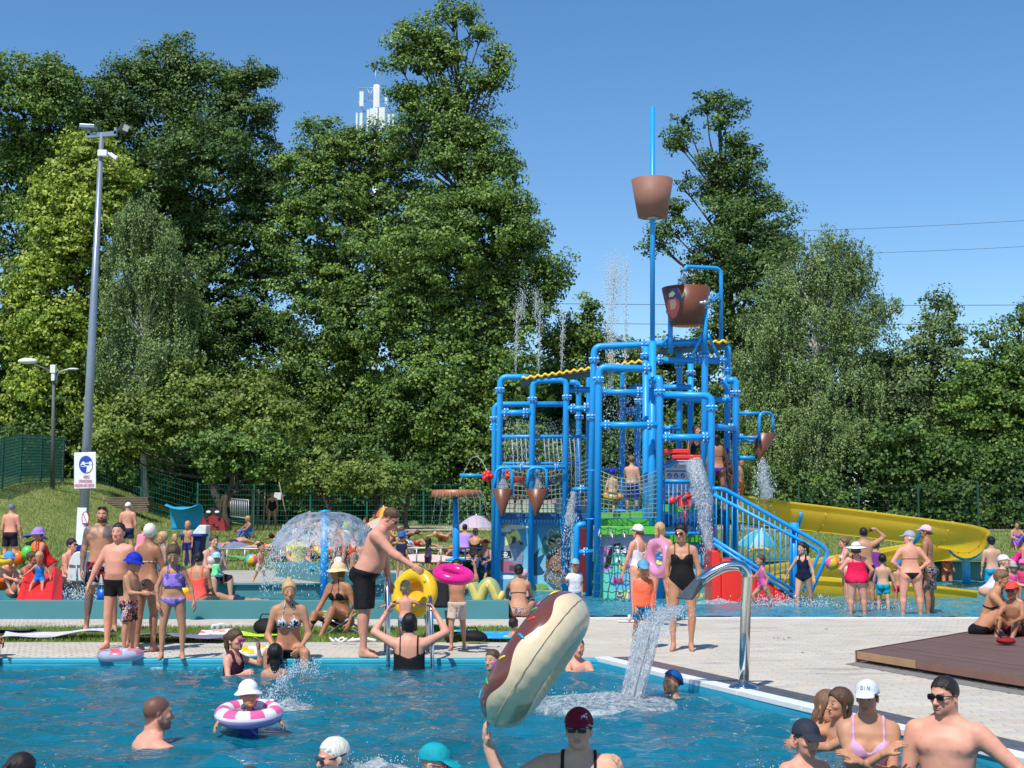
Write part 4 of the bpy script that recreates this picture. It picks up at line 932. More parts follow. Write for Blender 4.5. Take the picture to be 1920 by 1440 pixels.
# far wood closing the view
def farwood(r):
    n=52000; x=r.uniform(-60,60,n); h=6+3.2*np.sin(x*.23)+2*np.sin(x*.61+2); h=np.where(x<4,11,h*.62); z=.6+h*r.random(n)**1.25; y=92+r.uniform(-3,3,n); return np.stack([x,y,z],1)
r=np.random.default_rng(5); P=farwood(r); n=len(P); nn=r.normal(size=(n,3))+np.array([0,-.5,.5]); nn/=np.linalg.norm(nn,axis=1)[:,None]; a=r.normal(size=(n,3)); a-=nn*(a*nn).sum(1)[:,None]; a/=np.linalg.norm(a,axis=1)[:,None]; b=np.cross(nn,a); l=r.uniform(.35,.7,(n,1))
V=np.stack([P-a*l,P+b*l*.7,P+a*l,P-b*l*.7],1).reshape(-1,3); k=r.random((n,1)); c=np.array(CT['dark'][0])*(1-k)+np.array(CT['dark'][1])*k
link('far_wood',arrmesh('far_wood',V,np.arange(4*n).reshape(-1,4),M_leaf,cols=np.repeat(c,4,0)),kind='stuff')
print('leaves',LEAFN[0])
# ---------------- water play tower
BLUE=mat('blue_paint',(.012,.325,.78),rough=.38,var=.05,vscale=3,spec=.5)
BOLT=mat('bolt_cap',(.80,.84,.88),rough=.35,var=.03)
BROWN=mat('brown_plastic',(.165,.056,.027),rough=.38,var=.08,vscale=2.5)
YEL=mat('yellow_plastic',(.99,.80,.12),rough=.36,var=.05,vscale=1.5,trans=.72)
RED=mat('red_plastic',(.80,.028,.018),rough=.35,var=.06)
GREEN=mat('green_plastic',(.10,.52,.045),rough=.45,var=.08)
GREY=mat('galvanised',(.42,.44,.46),rough=.45,metal=.5,var=.1)
STEEL=mat('stainless_steel',(.62,.62,.63),rough=.16,metal=1,var=.05)
ORANGE=mat('roof_sheet',(.90,.55,.02),rough=.4,var=.05)
ROPE=mat('green_rope',(.015,.12,.09),rough=.8); ROPE2=mat('pale_rope',(.25,.32,.22),rough=.8)
base=at(1160,1125,29); TW=thing('water_play_tower',(base[0],29,0),'tall blue pipe climbing tower with brown tipping buckets standing in the splash pool','play structure')
fl=MB(); fl.lathe((0,0,-.032),[(.0,0),(.128,0),(.128,.026),(.0,.026)],20); fl.lathe((0,0,.006),[(.0,0),(.128,0),(.128,.026),(0,.026)],20)
for i in range(8):
    t=i*PI/4; 
    for s_ in (-1,1): fl.sph((.103*math.cos(t),.103*math.sin(t),s_*.040),(.020,.020,.020),7,5,1)
FLM=fl.mesh('flange',[BLUE,BOLT])
def flange(p,ax,par,sc=1.):
    o=bpy.data.objects.new('flange',FLM); COL.objects.link(o); o.parent=par; o.matrix_parent_inverse=parent_inv(par)
    A=frame(ax); from mathutils import Matrix
    o.matrix_basis=Matrix(((A[0,0]*sc,A[0,1]*sc,A[0,2]*sc,p[0]),(A[1,0]*sc,A[1,1]*sc,A[1,2]*sc,p[1]),(A[2,0]*sc,A[2,1]*sc,A[2,2]*sc,p[2]),(0,0,0,1))); return o
def pipe(pts,r=.078,fl=(),name='pipe',par=None,fs=None):
    """pts: (px,py,d) triples; py None = down into the water. fl: (px,py,d,'v'|'h'|'d')"""
    r=r*.87 if r>.055 else r*.9
    Q=[at(a,(b if b is not None else 900),c) if b is not None else np.array([Xp(a,1080,c),c,-.02]) for a,b,c in pts]
    m=MB(); m.tube(bend(Q,.16,7),r,14); par=par or TW; o=m.build(name,BLUE,par)
    for f in fl:
        ax={'v':(0,0,1),'h':(1,0,0),'d':(0,1,0)}[f[3]]; flange(at(*f[:3]),ax,o,(fs or r/.078)*1.0)
    return o
A_,B_,C_,D_,E_=30.6,33.2,29.2,27.4,30.4
pipe([(932,None,A_),(938,707,A_),(985,707,A_),(990,707,B_)],fl=[(937,731,A_,'v'),(937,1040,A_,'v')] [:1])
pipe([(995,None,A_),(999,714,A_),(1062,712,A_),(1057,None,A_)],fl=[(998,749,A_,'v'),(1063,745,A_,'v')])
pipe([(926,None,B_),(927,758,B_),(1064,758,B_)],fl=[(926,785,B_,'v'),(926,801,B_,'d')])
pipe([(936,774,A_),(996,774,A_)],fl=[(949,774,A_,'h'),(985,774,A_,'h')])
pipe([(940,819,A_),(1096,819,A_+.6)],.05,name='spray_pipe'); pipe([(930,869,A_),(1100,869,A_+.6)],.034); pipe([(930,876,A_-.2),(1060,876,A_-.2)],.045,[(978,876,A_-.2,'h'),(1043,876,A_-.2,'h')],fs=.62)
pipe([(1085,None,B_),(1085,718,B_),(1068,716,B_)],fl=[(1085,727,B_,'v'),(1086,782,B_,'v')]); pipe([(1102,None,B_+.6),(1105,698,B_+.6),(1128,695,B_+.6)],.085)
pipe([(1066,731,A_+.4),(1110,731,A_+.4)],fl=[(1083,731,A_+.4,'h')]); pipe([(1064,766,A_),(1110,766,A_)],fl=[(1074,766,A_,'h'),(1099,764,A_,'h')])
pipe([(1073,920,A_),(1078,917,A_-.8),(1102,917,A_-.8)],.05,[(1091,917,A_-.8,'h')],fs=.7)
pipe([(1080,None,D_+.6),(1082,985,D_+.6),(1098,983,D_+.6)],.075); pipe([(1082,1035,D_+.6),(1112,1035,D_+.6)],.06,[(1098,1035,D_+.6,'h')],fs=.72)
# middle block
pipe([(1103,None,C_),(1114,650,C_),(1322,641,C_),(1317,None,C_)],.082,[(1114,675,C_,'v'),(1207,646,C_,'h'),(1320,664,C_,'v'),(1110,782,C_,'v')])
pipe([(1119,None,D_),(1123,688,D_),(1222,692,D_)],.082,[(1122,712,D_,'v'),(1212,692,D_,'h')])
pipe([(1211,None,D_+.7),(1211,650,D_+.7)],.082,[(1211,667,D_+.7,'v')])
pipe([(1221,None,D_+.35),(1223.5,640,D_+.35)],.085); 
pipe([(1236,None,D_),(1237,706,D_),(1221,716,D_+.2)],.082,[(1237,735,D_,'v'),(1223,717,D_+.2,'h')])
pipe([(1240,740,D_),(1334,742,D_),(1331,None,D_)],.082,[(1335,765,D_,'v')])
pipe([(1124,797,D_),(1232,797,D_)],.072,[(1138,797,D_,'h'),(1218,797,D_,'h')]); pipe([(1242,820,D_),(1332,820,D_)],.078,[(1251,820,D_,'h'),(1322,820,D_,'h')])
pipe([(1126,735,C_),(1210,736,C_)],.078,[(1130,735,C_,'h'),(1199,735,C_,'h'),(1199,752,C_,'v')])
pipe([(1226,675,C_+.4),(1362,677,C_+.4)],.078,[(1238,674,C_+.4,'h'),(1307,674,C_+.4,'h'),(1353,675,C_+.4,'h')])
pipe([(1272,None,E_+.3),(1274,652,E_+.3),(1262,650,E_+.3)],.08,[(1274,686,E_+.3,'v')]); pipe([(1294,None,E_+1.4),(1295,668,E_+1.4)],.08,[(1295,699,E_+1.4,'v'),(1290,664,E_+1.4,'h')])
pipe([(1360,None,E_),(1365,650,E_),(1352,648,E_)],.082,[(1363,694,E_,'v'),(1360,716,E_,'d')]); pipe([(1376,None,E_-.9),(1380,712,E_-.9),(1364,714,E_-.9)],.082,[(1379,737,E_-.9,'v')])
pipe([(1244,726,E_),(1296,726,E_)],.07,[]); pipe([(1276,750,E_-.2),(1376,750,E_-.6)],.075,[(1290,750,E_-.2,'h'),(1362,749,E_-.5,'h')])
pipe([(1340,800,D_+.3),(1376,804,E_-1)],.075,[(1370,803,E_-1,'h')]); pipe([(1242,803,E_),(1275,803,E_)],.07,[(1258,803,E_,'h')])
pipe([(1164,None,E_+1.6),(1168,698,E_+1.6),(1150,696,E_+1.6)],.082,[(1170,752,E_+1.6,'v')]); pipe([(1192,None,E_+1.6),(1196,720,E_+1.6)],.08,[(1196,745,E_+1.6,'v'),(1196,770,E_+1.6,'d')])
pipe([(1172,771,E_+1.4),(1206,771,E_+1.4)],.075,[(1183,771,E_+1.4,'h')])
pipe([(1180,726,E_+1),(1212,726,E_+1)],.07,[(1196,726,E_+1,'h')])
# mast with a lookout tub
mast=pipe([(1223.5,640,D_+.35),(1223.5,200,D_+.35)],.058,name='mast')
def tub(c,r1,r0,h,name,par,n=36,mt=None,t=.02):
    m=MB(); m.lathe(c,[(0,0),(r0,0),(r1,h),(r1+.012,h),(r1+.012,h-.03) ,(r1-.0,h-.03)][:2]+[(r1,h),(r1-t,h),(r0-t,t*1.5),(0,t*1.5)],n); return m.build(name,mt or BROWN,par)
md=D_+.35; mm=mpp(md); c=at(1223.5,407,md); tub_=tub(c,40*mm,28*mm,72*mm,'lookout_tub',TW,mt=mat('tub_plastic',(.27,.125,.088),rough=.6,var=.09,vscale=3))
m=MB(); m.lathe(c-V3(0,0,.05),[(.0,0),(.115,0),(.115,.05),(0,.05)],16); m.build('tub_bracket',GREY,TW)
# tipping bucket
bd=29.; mm=mpp(bd); c=at(1287,610,bd); bk=tub(c,46*mm,31*mm,71*mm,'tipping_bucket',TW)
for px in (1257,1322): pipe([(px,578,bd-.1 if px>1300 else bd),(px,662,bd)],.06,[(px,576 if px>1300 else 584,bd-.1 if px>1300 else bd,'v')],name='bucket_post',fs=.75)
for a,b in (((1322,615),(1298,668)),((1322,615),(1346,668)),((1257,625),(1240,648))): pipe([(*a,bd),(*b,bd)],.035,name='brace')
pipe([(1352,636,bd+.5),(1352,503,bd+.5),(1286,500,bd+.2),(1284,509,bd+.2)],.048,name='filling_pipe'); pipe([(1326,571,bd),(1348,551,bd+.4)],.035,name='brace')
m=MB(); m.tube([at(1312,568,bd-.5),at(1330,566,bd-.4)],.03,8); m.sph(at(1322,567,bd-.5),.05); m.build('pivot',GREY,TW)
# printed head with a feathered hat on the bucket (generic pirate)
def decal_ring(c,pts2,r_of,off,ang0):
    return None
stk=MB(); cols_=[]
def bucket_pt(px,py,off=.012):
    # point on the bucket's wall seen at this pixel
    p=at(px,py,bd); z=p[2]; h=(z-c[2])/(71*mm); r=(31+15*h)*mm+off; x=np.clip(p[0]-c[0],-r*.985,r*.985); return np.array([c[0]+x,bd-math.sqrt(max(r*r-x*x,1e-4)),z])
def bpatch(pts,m_,off): 
    pts=[np.array(q,float) for q in pts]; cc=sum(pts)/len(pts); ring=[bucket_pt(*q,off) for q in pts]; ctr=bucket_pt(*cc,off+.004); n=len(ring)
    stk.add(ring+[ctr],[((i+1)%n,i,n) for i in range(n)],m_,False)
bpatch([(1247,561),(1254,548),(1264,546),(1272,556),(1278,568),(1268,570),(1256,563),(1249,568)],0,.010)
bpatch([(1250,565),(1262,563),(1270,570),(1270,582),(1265,598),(1259,600),(1253,590),(1250,578)],1,.012)
bpatch([(1253,567),(1262,567),(1265,575),(1262,584),(1255,584)],2,.018)
bpatch([(1251,556),(1257,551),(1262,556),(1259,561),(1252,562)],3,.018); bpatch([(1265,546),(1270,550),(1274,560),(1267,556)],4,.014); bpatch([(1272,560),(1279,551),(1277,562),(1273,566)],5,.016)
stk.build('sticker',[mat('navy_print',(.02,.09,.22)),mat('beard_print',(.75,.11,.12)),mat('skin_print',(.85,.45,.30)),mat('bone_print',(.80,.72,.45)),mat('magenta_print',(.45,.08,.20)),mat('lime_print',(.35,.50,.12))],bk)
# cone buckets
def conebucket(px0,px1,py,apx,apy,d):
    mm=mpp(d); a=at((px0+px1)/2,py,d); b=at(apx,apy,d); r=(px1-px0)/2*mm; m=MB()
    n=28; th=np.arange(n)*2*PI/n; top=a+np.stack([r*np.cos(th),r*np.sin(th),0*th],1); top2=a+np.stack([(r-.02)*np.cos(th),(r-.02)*np.sin(th),0*th],1)
    ap=b+np.array([0,0,.0]); low=b+np.stack([.02*np.cos(th),.02*np.sin(th),0*th],1); low2=low+np.array([0,0,.04])
    V=np.concatenate([top,low,top2,low2]); F=[(i,n+i,n+(i+1)%n,(i+1)%n) for i in range(n)]+[(2*n+i,2*n+(i+1)%n,3*n+(i+1)%n,3*n+i) for i in range(n)]+[(i,(i+1)%n,2*n+(i+1)%n,2*n+i) for i in range(n)]
    m.add(V,F); return m.build('cone_bucket',BROWN,TW)
conebucket(922,962,917,942,968,A_-.45); conebucket(986,1030,917,1005,968,A_-.45)
for x0,x1,x2 in ((928,931,960),(989,992,1025)):
    pipe([(x0,915,A_-.45),(x1-1,877,A_-.45),(x2,877,A_-.45),(x2,931,A_-.45)],.036,name='hanger')
    m=MB(); m.tube([at(x2-12,930,A_-.5),at(x2+3,930,A_-.5)],.014,6); m.build('pivot',GREY,TW)
pipe([(944,876,A_-.3),(944,890,A_-.3)],.035,name='nozzle'); pipe([(1007,876,A_-.3),(1007,892,A_-.3)],.035,name='nozzle')
conebucket(1410,1457,813,1424,863,E_-1); 
pipe([(1383,775,E_-.9),(1425,775,E_-1)],.04,[(1400,775,E_-.9,'h')],name='hanger',fs=.6); pipe([(1424,826,E_-1.2),(1424,773,E_-1.2),(1449,774,E_-1),(1449,812,E_-1)],.036,name='hanger')
pipe([(1383,820,E_-.9),(1420,820,E_-1.2)],.035,[(1390,820,E_-.9,'h')],fs=.6,name='hanger'); pipe([(1383,827,E_-.9),(1420,827,E_-1.0)],.03,name='hanger'); pipe([(1384,858,E_-.9),(1415,859,E_-.9)],.05,name='handle_bar')
# roofs
def roof(p0,p1,d0,d1,nw,amp=.024):
    a=at(*p0,d0);b=at(*p1,d0); n=nw*8; m=MB(); V=[];F=[]
    for i in range(n+1):
        t=i/n; z=a[2]+(b[2]-a[2])*t+amp*math.sin(i/8*2*PI); x=a[0]+(b[0]-a[0])*t
        V+= [(x,d0,z),(x,d1,z+.02),(x,d0,z-.06),(x,d1,z-.01)]
    for i in range(n): k=4*i; F+=[(k,k+4,k+5,k+1),(k+2,k+3,k+7,k+6),(k,k+2,k+6,k+4)]
    m.add(V,F); m.build('roof_sheet',ORANGE,TW)
    m=MB(); e=V3(0,0,-.10); m.slab([V3(a[0],d0+.1,a[2])+e,V3(b[0],d0+.1,b[2])+e,V3(b[0],d1,b[2])+e,V3(a[0],d1,a[2])+e],(0,0,1),.03); 
    for dd in (d0+.1,d1-.1): m.tube([V3(a[0],dd,a[2]-.07),V3(b[0],dd,b[2]-.07)],.03,6)
    m.build('roof_frame',mat('roof_underside',(.05,.11,.16),rough=.6),TW)
roof((978,707),(1208,674),A_-.1,A_+1.1,17); roof((1238,646),(1366,637),E_-.4,E_+.7,9)
# platforms and painted panels
def plate(name,px0,px1,py0,py1,d,t,m_,par=None,**k):
    a=at(px0,py1,d);b=at(px1,py0,d); m=MB(); m.box(((a[0]+b[0])/2,d+t/2,(a[2]+b[2])/2),(b[0]-a[0],t,b[2]-a[2])); return m.build(name,m_,par or TW,bevel=.006,**k)
DKB=mat('dark_blue_frame',(.012,.10,.30),rough=.5)
plate('platform',940,1104,962,974,A_+.1,3.,DKB); m=MB()
for i in range(26): p=at(943+i*6,977,A_-.0); m.box(p,(.03,.02,.07))
m.build('platform_fringe',BLUE,TW,kind='stuff')
plate('platform',1122,1330,972,984,D_+.5,3.,DKB)
SKYB=None
def gradmat(name,c0,c1,z0,z1):
    m=bpy.data.materials.new(name); m.use_nodes=True; N=m.node_tree.nodes; L=m.node_tree.links; p=N['Principled BSDF']; p.inputs['Roughness'].default_value=.4
    g=N.new('ShaderNodeNewGeometry'); s=N.new('ShaderNodeSeparateXYZ'); L.new(g.outputs['Position'],s.inputs[0]); r=N.new('ShaderNodeMapRange'); r.inputs[1].default_value=z0; r.inputs[2].default_value=z1; L.new(s.outputs[2],r.inputs[0])
    c=N.new('ShaderNodeValToRGB'); c.color_ramp.elements[0].color=(*c0,1); c.color_ramp.elements[1].color=(*c1,1); L.new(r.outputs[0],c.inputs[0]); L.new(c.outputs[0],p.inputs['Base Color']); return m
G1=gradmat('printed_sky',(.22,.62,.75),(.01,.24,.42),.4,1.5)
class Print:
    def __init__(s,d): s.m=MB(); s.k=0; s.mats=[]; s.names={}; s.d=d
    def p(s,pts,col):
        if col not in s.names: s.names[col]=len(s.mats); s.mats.append(mat('print_%d_%d_%d'%col,lin(col),rough=.45,var=.04))
        s.k+=1; P=[at(x,y,s.d-.004-.0016*s.k) for x,y in pts]; m=MB
        P=P[::-1] if sum((P[i][0]*P[(i+1)%len(P)][2]-P[(i+1)%len(P)][0]*P[i][2]) for i in range(len(P)))<0 else P
        s.m.add(P,[tuple(range(len(P)))],s.names[col],False)
    def e(s,x,y,rx,ry,col,n=18,a0=0,a1=2*PI,rt=0):
        t=np.linspace(a0,a1,n,endpoint=abs(a1-a0)<6.2); X=rx*np.cos(t);Y=ry*np.sin(t); s.p([(x+a*math.cos(rt)-b*math.sin(rt),y+a*math.sin(rt)+b*math.cos(rt)) for a,b in zip(X,Y)],col)
    def line(s,pts,w,col):
        for a,b in zip(pts[:-1],pts[1:]):
            a=np.array(a,float);b=np.array(b,float);u=nrm(b-a);n=np.array([-u[1],u[0]])*w/2; s.p([a-n-u*w*.3,b-n+u*w*.3,b+n+u*w*.3,a+n-u*w*.3],col)
    def build(s,name,par): return s.m.build(name,s.mats,par)
pl=plate('mural_panel',938,993,975,1118,A_+.15,.05,G1); pr=Print(A_+.15)
pr.e(962,1016,15,26,(238,226,120)); pr.e(954,990,15,9,(205,140,95)); pr.e(968,988,24,4,(205,205,190)); pr.e(946,994,12,4,(225,215,190))
for x,y in ((945,1003),(955,1000),(962,1008)): pr.line([(x-4,y-2),(x,y+1),(x+4,y-2)],1.3,(40,50,60))
pr.p([(945,1025),(970,1013),(976,1022),(981,1040),(979,1056),(965,1068),(950,1062),(942,1045)],(135,140,155)); pr.p([(950,1032),(968,1028),(972,1048),(955,1052)],(165,168,182))
pr.p([(940,1034),(957,1032),(960,1046),(941,1048)],(35,35,45)); pr.e(947,1039,5,4.5,(235,235,235)); pr.line([(941,1046),(955,1044)],1.5,(235,235,235)); pr.e(945,1038,1.2,1.3,(30,30,40)); pr.e(949,1038,1.2,1.3,(30,30,40))
pr.p([(938,1050),(955,1053),(978,1062),(972,1074),(945,1074),(938,1070)],(170,95,120)); pr.p([(955,1060),(980,1062),(972,1072),(955,1070)],(95,60,70)); pr.p([(962,1005),(968,1009),(966,1018),(959,1020)],(40,45,55)); pr.p([(972,1012),(982,1020),(976,1022)],(40,45,55))
pr.p([(938,1078),(993,1082),(993,1116),(938,1116)],(90,180,215)); pr.e(950,1082,14,4,(225,240,245)); pr.e(975,1088,15,3,(200,230,240)); pr.build('mural_print',pl)
pl=plate('mural_panel',1001,1099,975,1118,A_+.15,.05,G1); pr=Print(A_+.15)
pr.p([(1001,1040),(1012,1026),(1008,1045),(1022,1038),(1012,1060),(1024,1075),(1001,1080)],(20,75,110)); pr.p([(1018,1010),(1026,1002),(1024,1012),(1032,1008),(1028,1022),(1016,1020)],(20,75,110))
pr.e(1025,1019,8,8,(75,150,120)); pr.e(1027,1018,3.5,3.5,(235,230,200)); pr.e(1028,1018,1.4,1.6,(30,40,40)); pr.p([(1029,1020),(1034,1022),(1028,1026)],(200,190,90)); pr.e(1022,1030,7,8,(60,125,95))
pr.e(1045,1055,22,26,(110,75,55)); pr.e(1042,1016,14,13,(95,65,45)); pr.e(1036,1014,5.5,6,(225,215,170)); pr.e(1048,1014,5.5,6,(225,215,170)); pr.e(1037,1015,2,2.6,(25,30,30)); pr.e(1047,1015,2,2.6,(25,30,30)); pr.p([(1030,1009),(1041,1013),(1040,1018),(1031,1016)],(30,25,25))
pr.e(1041,1026,11,7,(195,165,120)); pr.line([(1034,1027),(1040,1030),(1048,1027)],1.2,(60,35,30)); pr.e(1042,1056,12,15,(150,110,80)); pr.p([(1022,1062),(1054,1048),(1058,1054),(1028,1070)],(120,85,62))
pr.line([(1028,1010),(1026,1002),(1033,992),(1042,999),(1052,1000),(1056,990)],2.2,(200,190,70)); pr.p([(1023,1068),(1060,1082),(1058,1108),(1050,1112),(1018,1082)],(80,90,95)); pr.p([(1026,1074),(1056,1086),(1052,1104),(1024,1082)],(125,120,105))
pr.e(1015,1100,14,5,(125,170,80)); pr.e(1030,1112,30,6,(150,180,100)); pr.p([(1001,1105),(1098,1108),(1098,1118),(1001,1118)],(190,185,120)); pr.build('mural_print',pl)
# back board of the upper left deck (pink and green)
PB=gradmat('pink_hill_print',(.50,.60,.40),(.62,.13,.20),1.9,2.35); pb=plate('back_board',941,1102,936,961,B_+.2,.05,PB)
# middle mural (violet) and green boxes
VI=gradmat('violet_print',(.62,.30,.62),(.52,.36,.66),.1,1.2); pl=plate('mural_panel',1124,1236,1003,1138,D_+.12,.05,VI); pr=Print(D_+.12)
pr.p([(1124,1072),(1236,1068),(1236,1110),(1124,1112)],(120,205,235)); pr.p([(1124,1022),(1142,1030),(1144,1046),(1128,1040)],(225,120,200)); pr.p([(1126,1118),(1236,1112),(1236,1136),(1126,1136)],(205,140,205)); pr.p([(1166,1110),(1180,1104),(1176,1130),(1168,1134)],(240,235,160))
pr.e(1158,1050,15,17,(110,215,190)); pr.p([(1124,1110),(1134,1076),(1152,1064),(1176,1070),(1180,1104),(1150,1126),(1128,1122)],(110,215,190)); pr.p([(1140,1078),(1178,1074),(1186,1104),(1148,1106)],(120,190,225))
pr.p([(1132,1062),(1142,1032),(1150,1020),(1164,1018),(1172,1032),(1190,1036),(1182,1042),(1160,1036),(1148,1040),(1146,1056),(1136,1066)],(25,22,28))
pr.e(1157,1029,6,5.5,(245,245,245)); pr.line([(1149,1036),(1166,1036)],2.2,(245,245,245)); pr.line([(1149,1040),(1166,1032)],1.6,(245,245,245)); pr.e(1155,1028,1.6,1.7,(25,22,28)); pr.e(1160,1028,1.6,1.7,(25,22,28)); pr.e(1172,1033,5,4,(245,245,245)); pr.e(1170,1032,1.2,1.2,(25,22,28))
pr.e(1160,1052,6,7,(245,245,240)); pr.e(1161,1053,2.6,3.6,(30,80,70)); pr.p([(1160,1060),(1170,1056),(1172,1066),(1163,1068)],(240,215,120)); pr.p([(1150,1080),(1158,1086),(1166,1082),(1170,1092),(1160,1092),(1150,1094)],(225,60,120)); pr.e(1162,1113,6,5,(230,215,170)); pr.e(1162,1113,3.4,2.8,(120,90,90))
pr.build('mural_print',pl)
plate('green_beam',1122,1236,987,1002,D_-.02,.25,GREEN); plate('green_box',1124,1232,974,986,D_+.3,.4,mat('green_plastic_dark',(.06,.38,.03),rough=.45)); plate('green_step',1124,1180,961,975,D_+.9,.6,GREEN); plate('green_step',1184,1230,959,975,D_+.8,.6,GREEN)
G2=gradmat('blue_sea_print',(.04,.42,.30),(.03,.36,.62),.0,1.0)
pl=plate('mural_panel',1239,1328,1017,1138,D_+.5,.05,G2); pr=Print(D_+.5); pr.e(1308,1060,10,20,(110,190,225)); pr.e(1250,1090,10,16,(60,150,200)); pr.e(1312,1118,6,7,(225,215,110)); pr.e(1256,1120,10,8,(215,200,120)); pr.e(1318,1030,5,6,(215,70,90)); pr.e(1300,1092,12,7,(50,135,95)); pr.build('mural_print',pl)
plate('green_beam',1237,1322,1004,1017,D_+.35,.3,mat('green_plastic_dark',(.06,.38,.03),rough=.45))
pl=plate('mural_panel',1240,1308,960,1003,D_+.8,.05,mat('pale_print',(.50,.66,.72),rough=.4)); pr=Print(D_+.8); pr.e(1253,976,9,13,(20,95,200)); pr.p([(1262,985),(1300,968),(1306,976),(1306,1002),(1270,1002)],(110,175,205)); pr.e(1262,998,10,4,(240,245,248)); pr.e(1290,990,9,5,(225,238,245)); pr.build('mural_print',pl)
plate('green_box',1240,1308,946,960,D_+.7,.5,GREEN)
plate('inner_panel',1332,1345,985,1075,E_-.2,.05,mat('maroon',(.14,.012,.02),rough=.5)); plate('inner_panel',1086,1099,990,1110,D_+1.2,.05,mat('maroon',(.14,.012,.02),rough=.5))
# rules board with pictograms
sb_=plate('rules_board',1247,1304,863,931,D_+1.1,.03,mat('board_white',(.72,.74,.80),rough=.4,var=.02)); pr=Print(D_+1.1)
pr.p([(1248,864),(1303,864),(1303,867),(1248,867)],(60,110,190)); pr.p([(1248,882),(1303,882),(1303,884.5),(1248,884.5)],(60,120,195)); pr.p([(1248,905),(1303,905),(1303,907),(1248,907)],(60,120,195)); pr.p([(1248,925),(1303,925),(1303,927.5),(1248,927.5)],(200,30,40))
for x in (1255.5,1268,1280.5,1293): pr.e(x,892,4.2,5.2,(45,100,190),14); pr.line([(x-2,894),(x+2,890)],1.2,(230,235,245)); pr.line([(x-2.4,895.6),(x+2.4,894.6)],.8,(230,235,245))
pr.e(1294,872,4,4.5,(45,100,190),14)
for i in range(3): pr.line([(1275,869+i*3.4),(1286,869+i*3.4)],.9,(120,130,150)); pr.line([(1264,870+i*3.2),(1269,868.6+i*3.2)],1,(90,100,120))
for x in (1255,1279.5,1292.5): 
    pr.e(x,914,4.6,5.4,(205,60,75),16); pr.e(x,914,3.7,4.5,(228,228,236),16); pr.line([(x-1,911.5),(x+1,917)],1.3,(40,40,50)); pr.line([(x-2.8,910.6),(x+2.8,917.4)],.9,(205,60,75))
pr.build('board_print',sb_)
# red water tray
m=MB(); d=D_+.2; mm=mpp(d); t0=at(1262,846,d); m.prism([(t0[0]-28*mm,d-.15),(t0[0]+30*mm,d-.15),(t0[0]+30*mm,d+.75),(t0[0]-28*mm,d+.75)],t0[2]-.05,t0[2]+.04)
t1=at(1292,857,d); m.prism([(t1[0]-34*mm,d-.2),(t1[0]+20*mm,d-.2),(t1[0]+20*mm,d+.25),(t1[0]-26*mm,d+.3)],t1[2]-.05,t1[2]+.035); m.build('water_tray',RED,TW,bevel=.02)
pipe([(1240,872,D_+.3),(1262,873,D_+.3),(1263,848,D_+.3)],.055,[(1241,872,D_+.3,'v')],fs=.7,name='feed_pipe')
# water cannon
m=MB(); d=D_+.15; m.tube([at(1258,939,d),at(1280,933,d),at(1304,925,d-.1)],[.055,.06,.05],14); m.sph(at(1260,939,d),.09); m.box(at(1284,942,d),(.24,.12,.16)); m.tube([at(1285,950,d),at(1285,985,d)],.03,8); cn=m.build('water_cannon',RED,TW); m=MB(); m.lathe(at(1283,934,d-.09),[(.05,0),(.05,.03),(0,.03)],14,axis=(0,-1,0)); m.build('cannon_knob',mat('dark_grey_plastic',(.10,.11,.13),rough=.5),cn)
m=MB(); th=np.linspace(0,2*PI,24); m.tube([at(1282+17*math.cos(a),938+19*math.sin(a),d-.12) for a in th],.012,5); m.build('aiming_ring',mat('dark_grey_plastic',(.1,.11,.13)),cn)
# railings
def bars(par,px0,px1,py0,py1,d,n,r=.013,name='baluster',mt=None):
    for i in range(n):
        x=px0+(px1-px0)*i/(n-1); y0=py0[0]+(py0[1]-py0[0])*i/(n-1); y1=py1[0]+(py1[1]-py1[0])*i/(n-1)
        m=MB(); m.tube([at(x,y0,d),at(x,y1,d)],r,6); m.build(name,mt or BLUE,par)
rail=pipe([(1243,902,D_+.1),(1300,903,D_+.1)],.04,name='railing'); pipe([(1242,1000,D_+.1),(1313,1000,D_+.1)],.036,name='railing'); bars(rail,1246,1310,(903,903),(1000,1000),D_+.1,9)
r2=pipe([(1122,958,E_+1.5),(1230,958,E_+1.5)],.03,name='railing'); pipe([(1122,880,E_+1.5),(1230,880,E_+1.5)],.03,name='railing')
# nets
def net(name,P,nu,nv,r,mt,par=TW):
    """P(u,v)->xyz; rope net"""
    m=MB()
    for i in range(nu+1): m.tube([P(i/nu,j/(nv*2)) for j in range(nv*2+1)],r,4,cap=False)
    for j in range(nv+1): m.tube([P(i/(nu*2),j/nv) for i in range(nu*2+1)],r,4,cap=False)
    return m.build(name,mt,par)
net('rope_net',lambda u,v:at(940+118*u,870+92*v+10*math.sin(PI*u)*(1-v),A_-.02),15,10,.008,ROPE2)
net('rope_net',lambda u,v:at(1062+42*u,862+86*v+8*math.sin(PI*u)*(1-v),A_+.3),5,10,.008,ROPE2)
net('rope_net',lambda u,v:at(1124+108*u,882+88*v+16*math.sin(PI*u)*(1-v),D_-.03-.25*math.sin(PI*u)*math.sin(PI*min(v+.3,1))),13,10,.008,ROPE2)
pipe([(1100,882,D_),(1124,882,D_)],.014,name='net_hook'); pipe([(1098,973,D_),(1124,973,D_)],.014,name='net_hook')
rp=np.random.default_rng(4); J=rp.normal(0,1,(9,9,2))
def cn_(u,v):
    i,j=int(u*8),int(v*8); q=J[i,j]; y=990+ (1140-990)*v+6*math.sin(PI*((u*5)%1))*.6; x=(1128-20*v)+(66)*u*(1+.15*v)
    return at(x+q[0]*1.6,y+q[1]*1.4,D_-.12-1.0*v)
net('climbing_net',cn_,5,9,.010,ROPE)
m=MB()
for x in (1125,1147,1170): m.tube([at(x,992,D_-.06),at(x-3,1004,D_-.10),at(x+3,1012,D_-.1),at(x,1000,D_-.1)],.016,5)
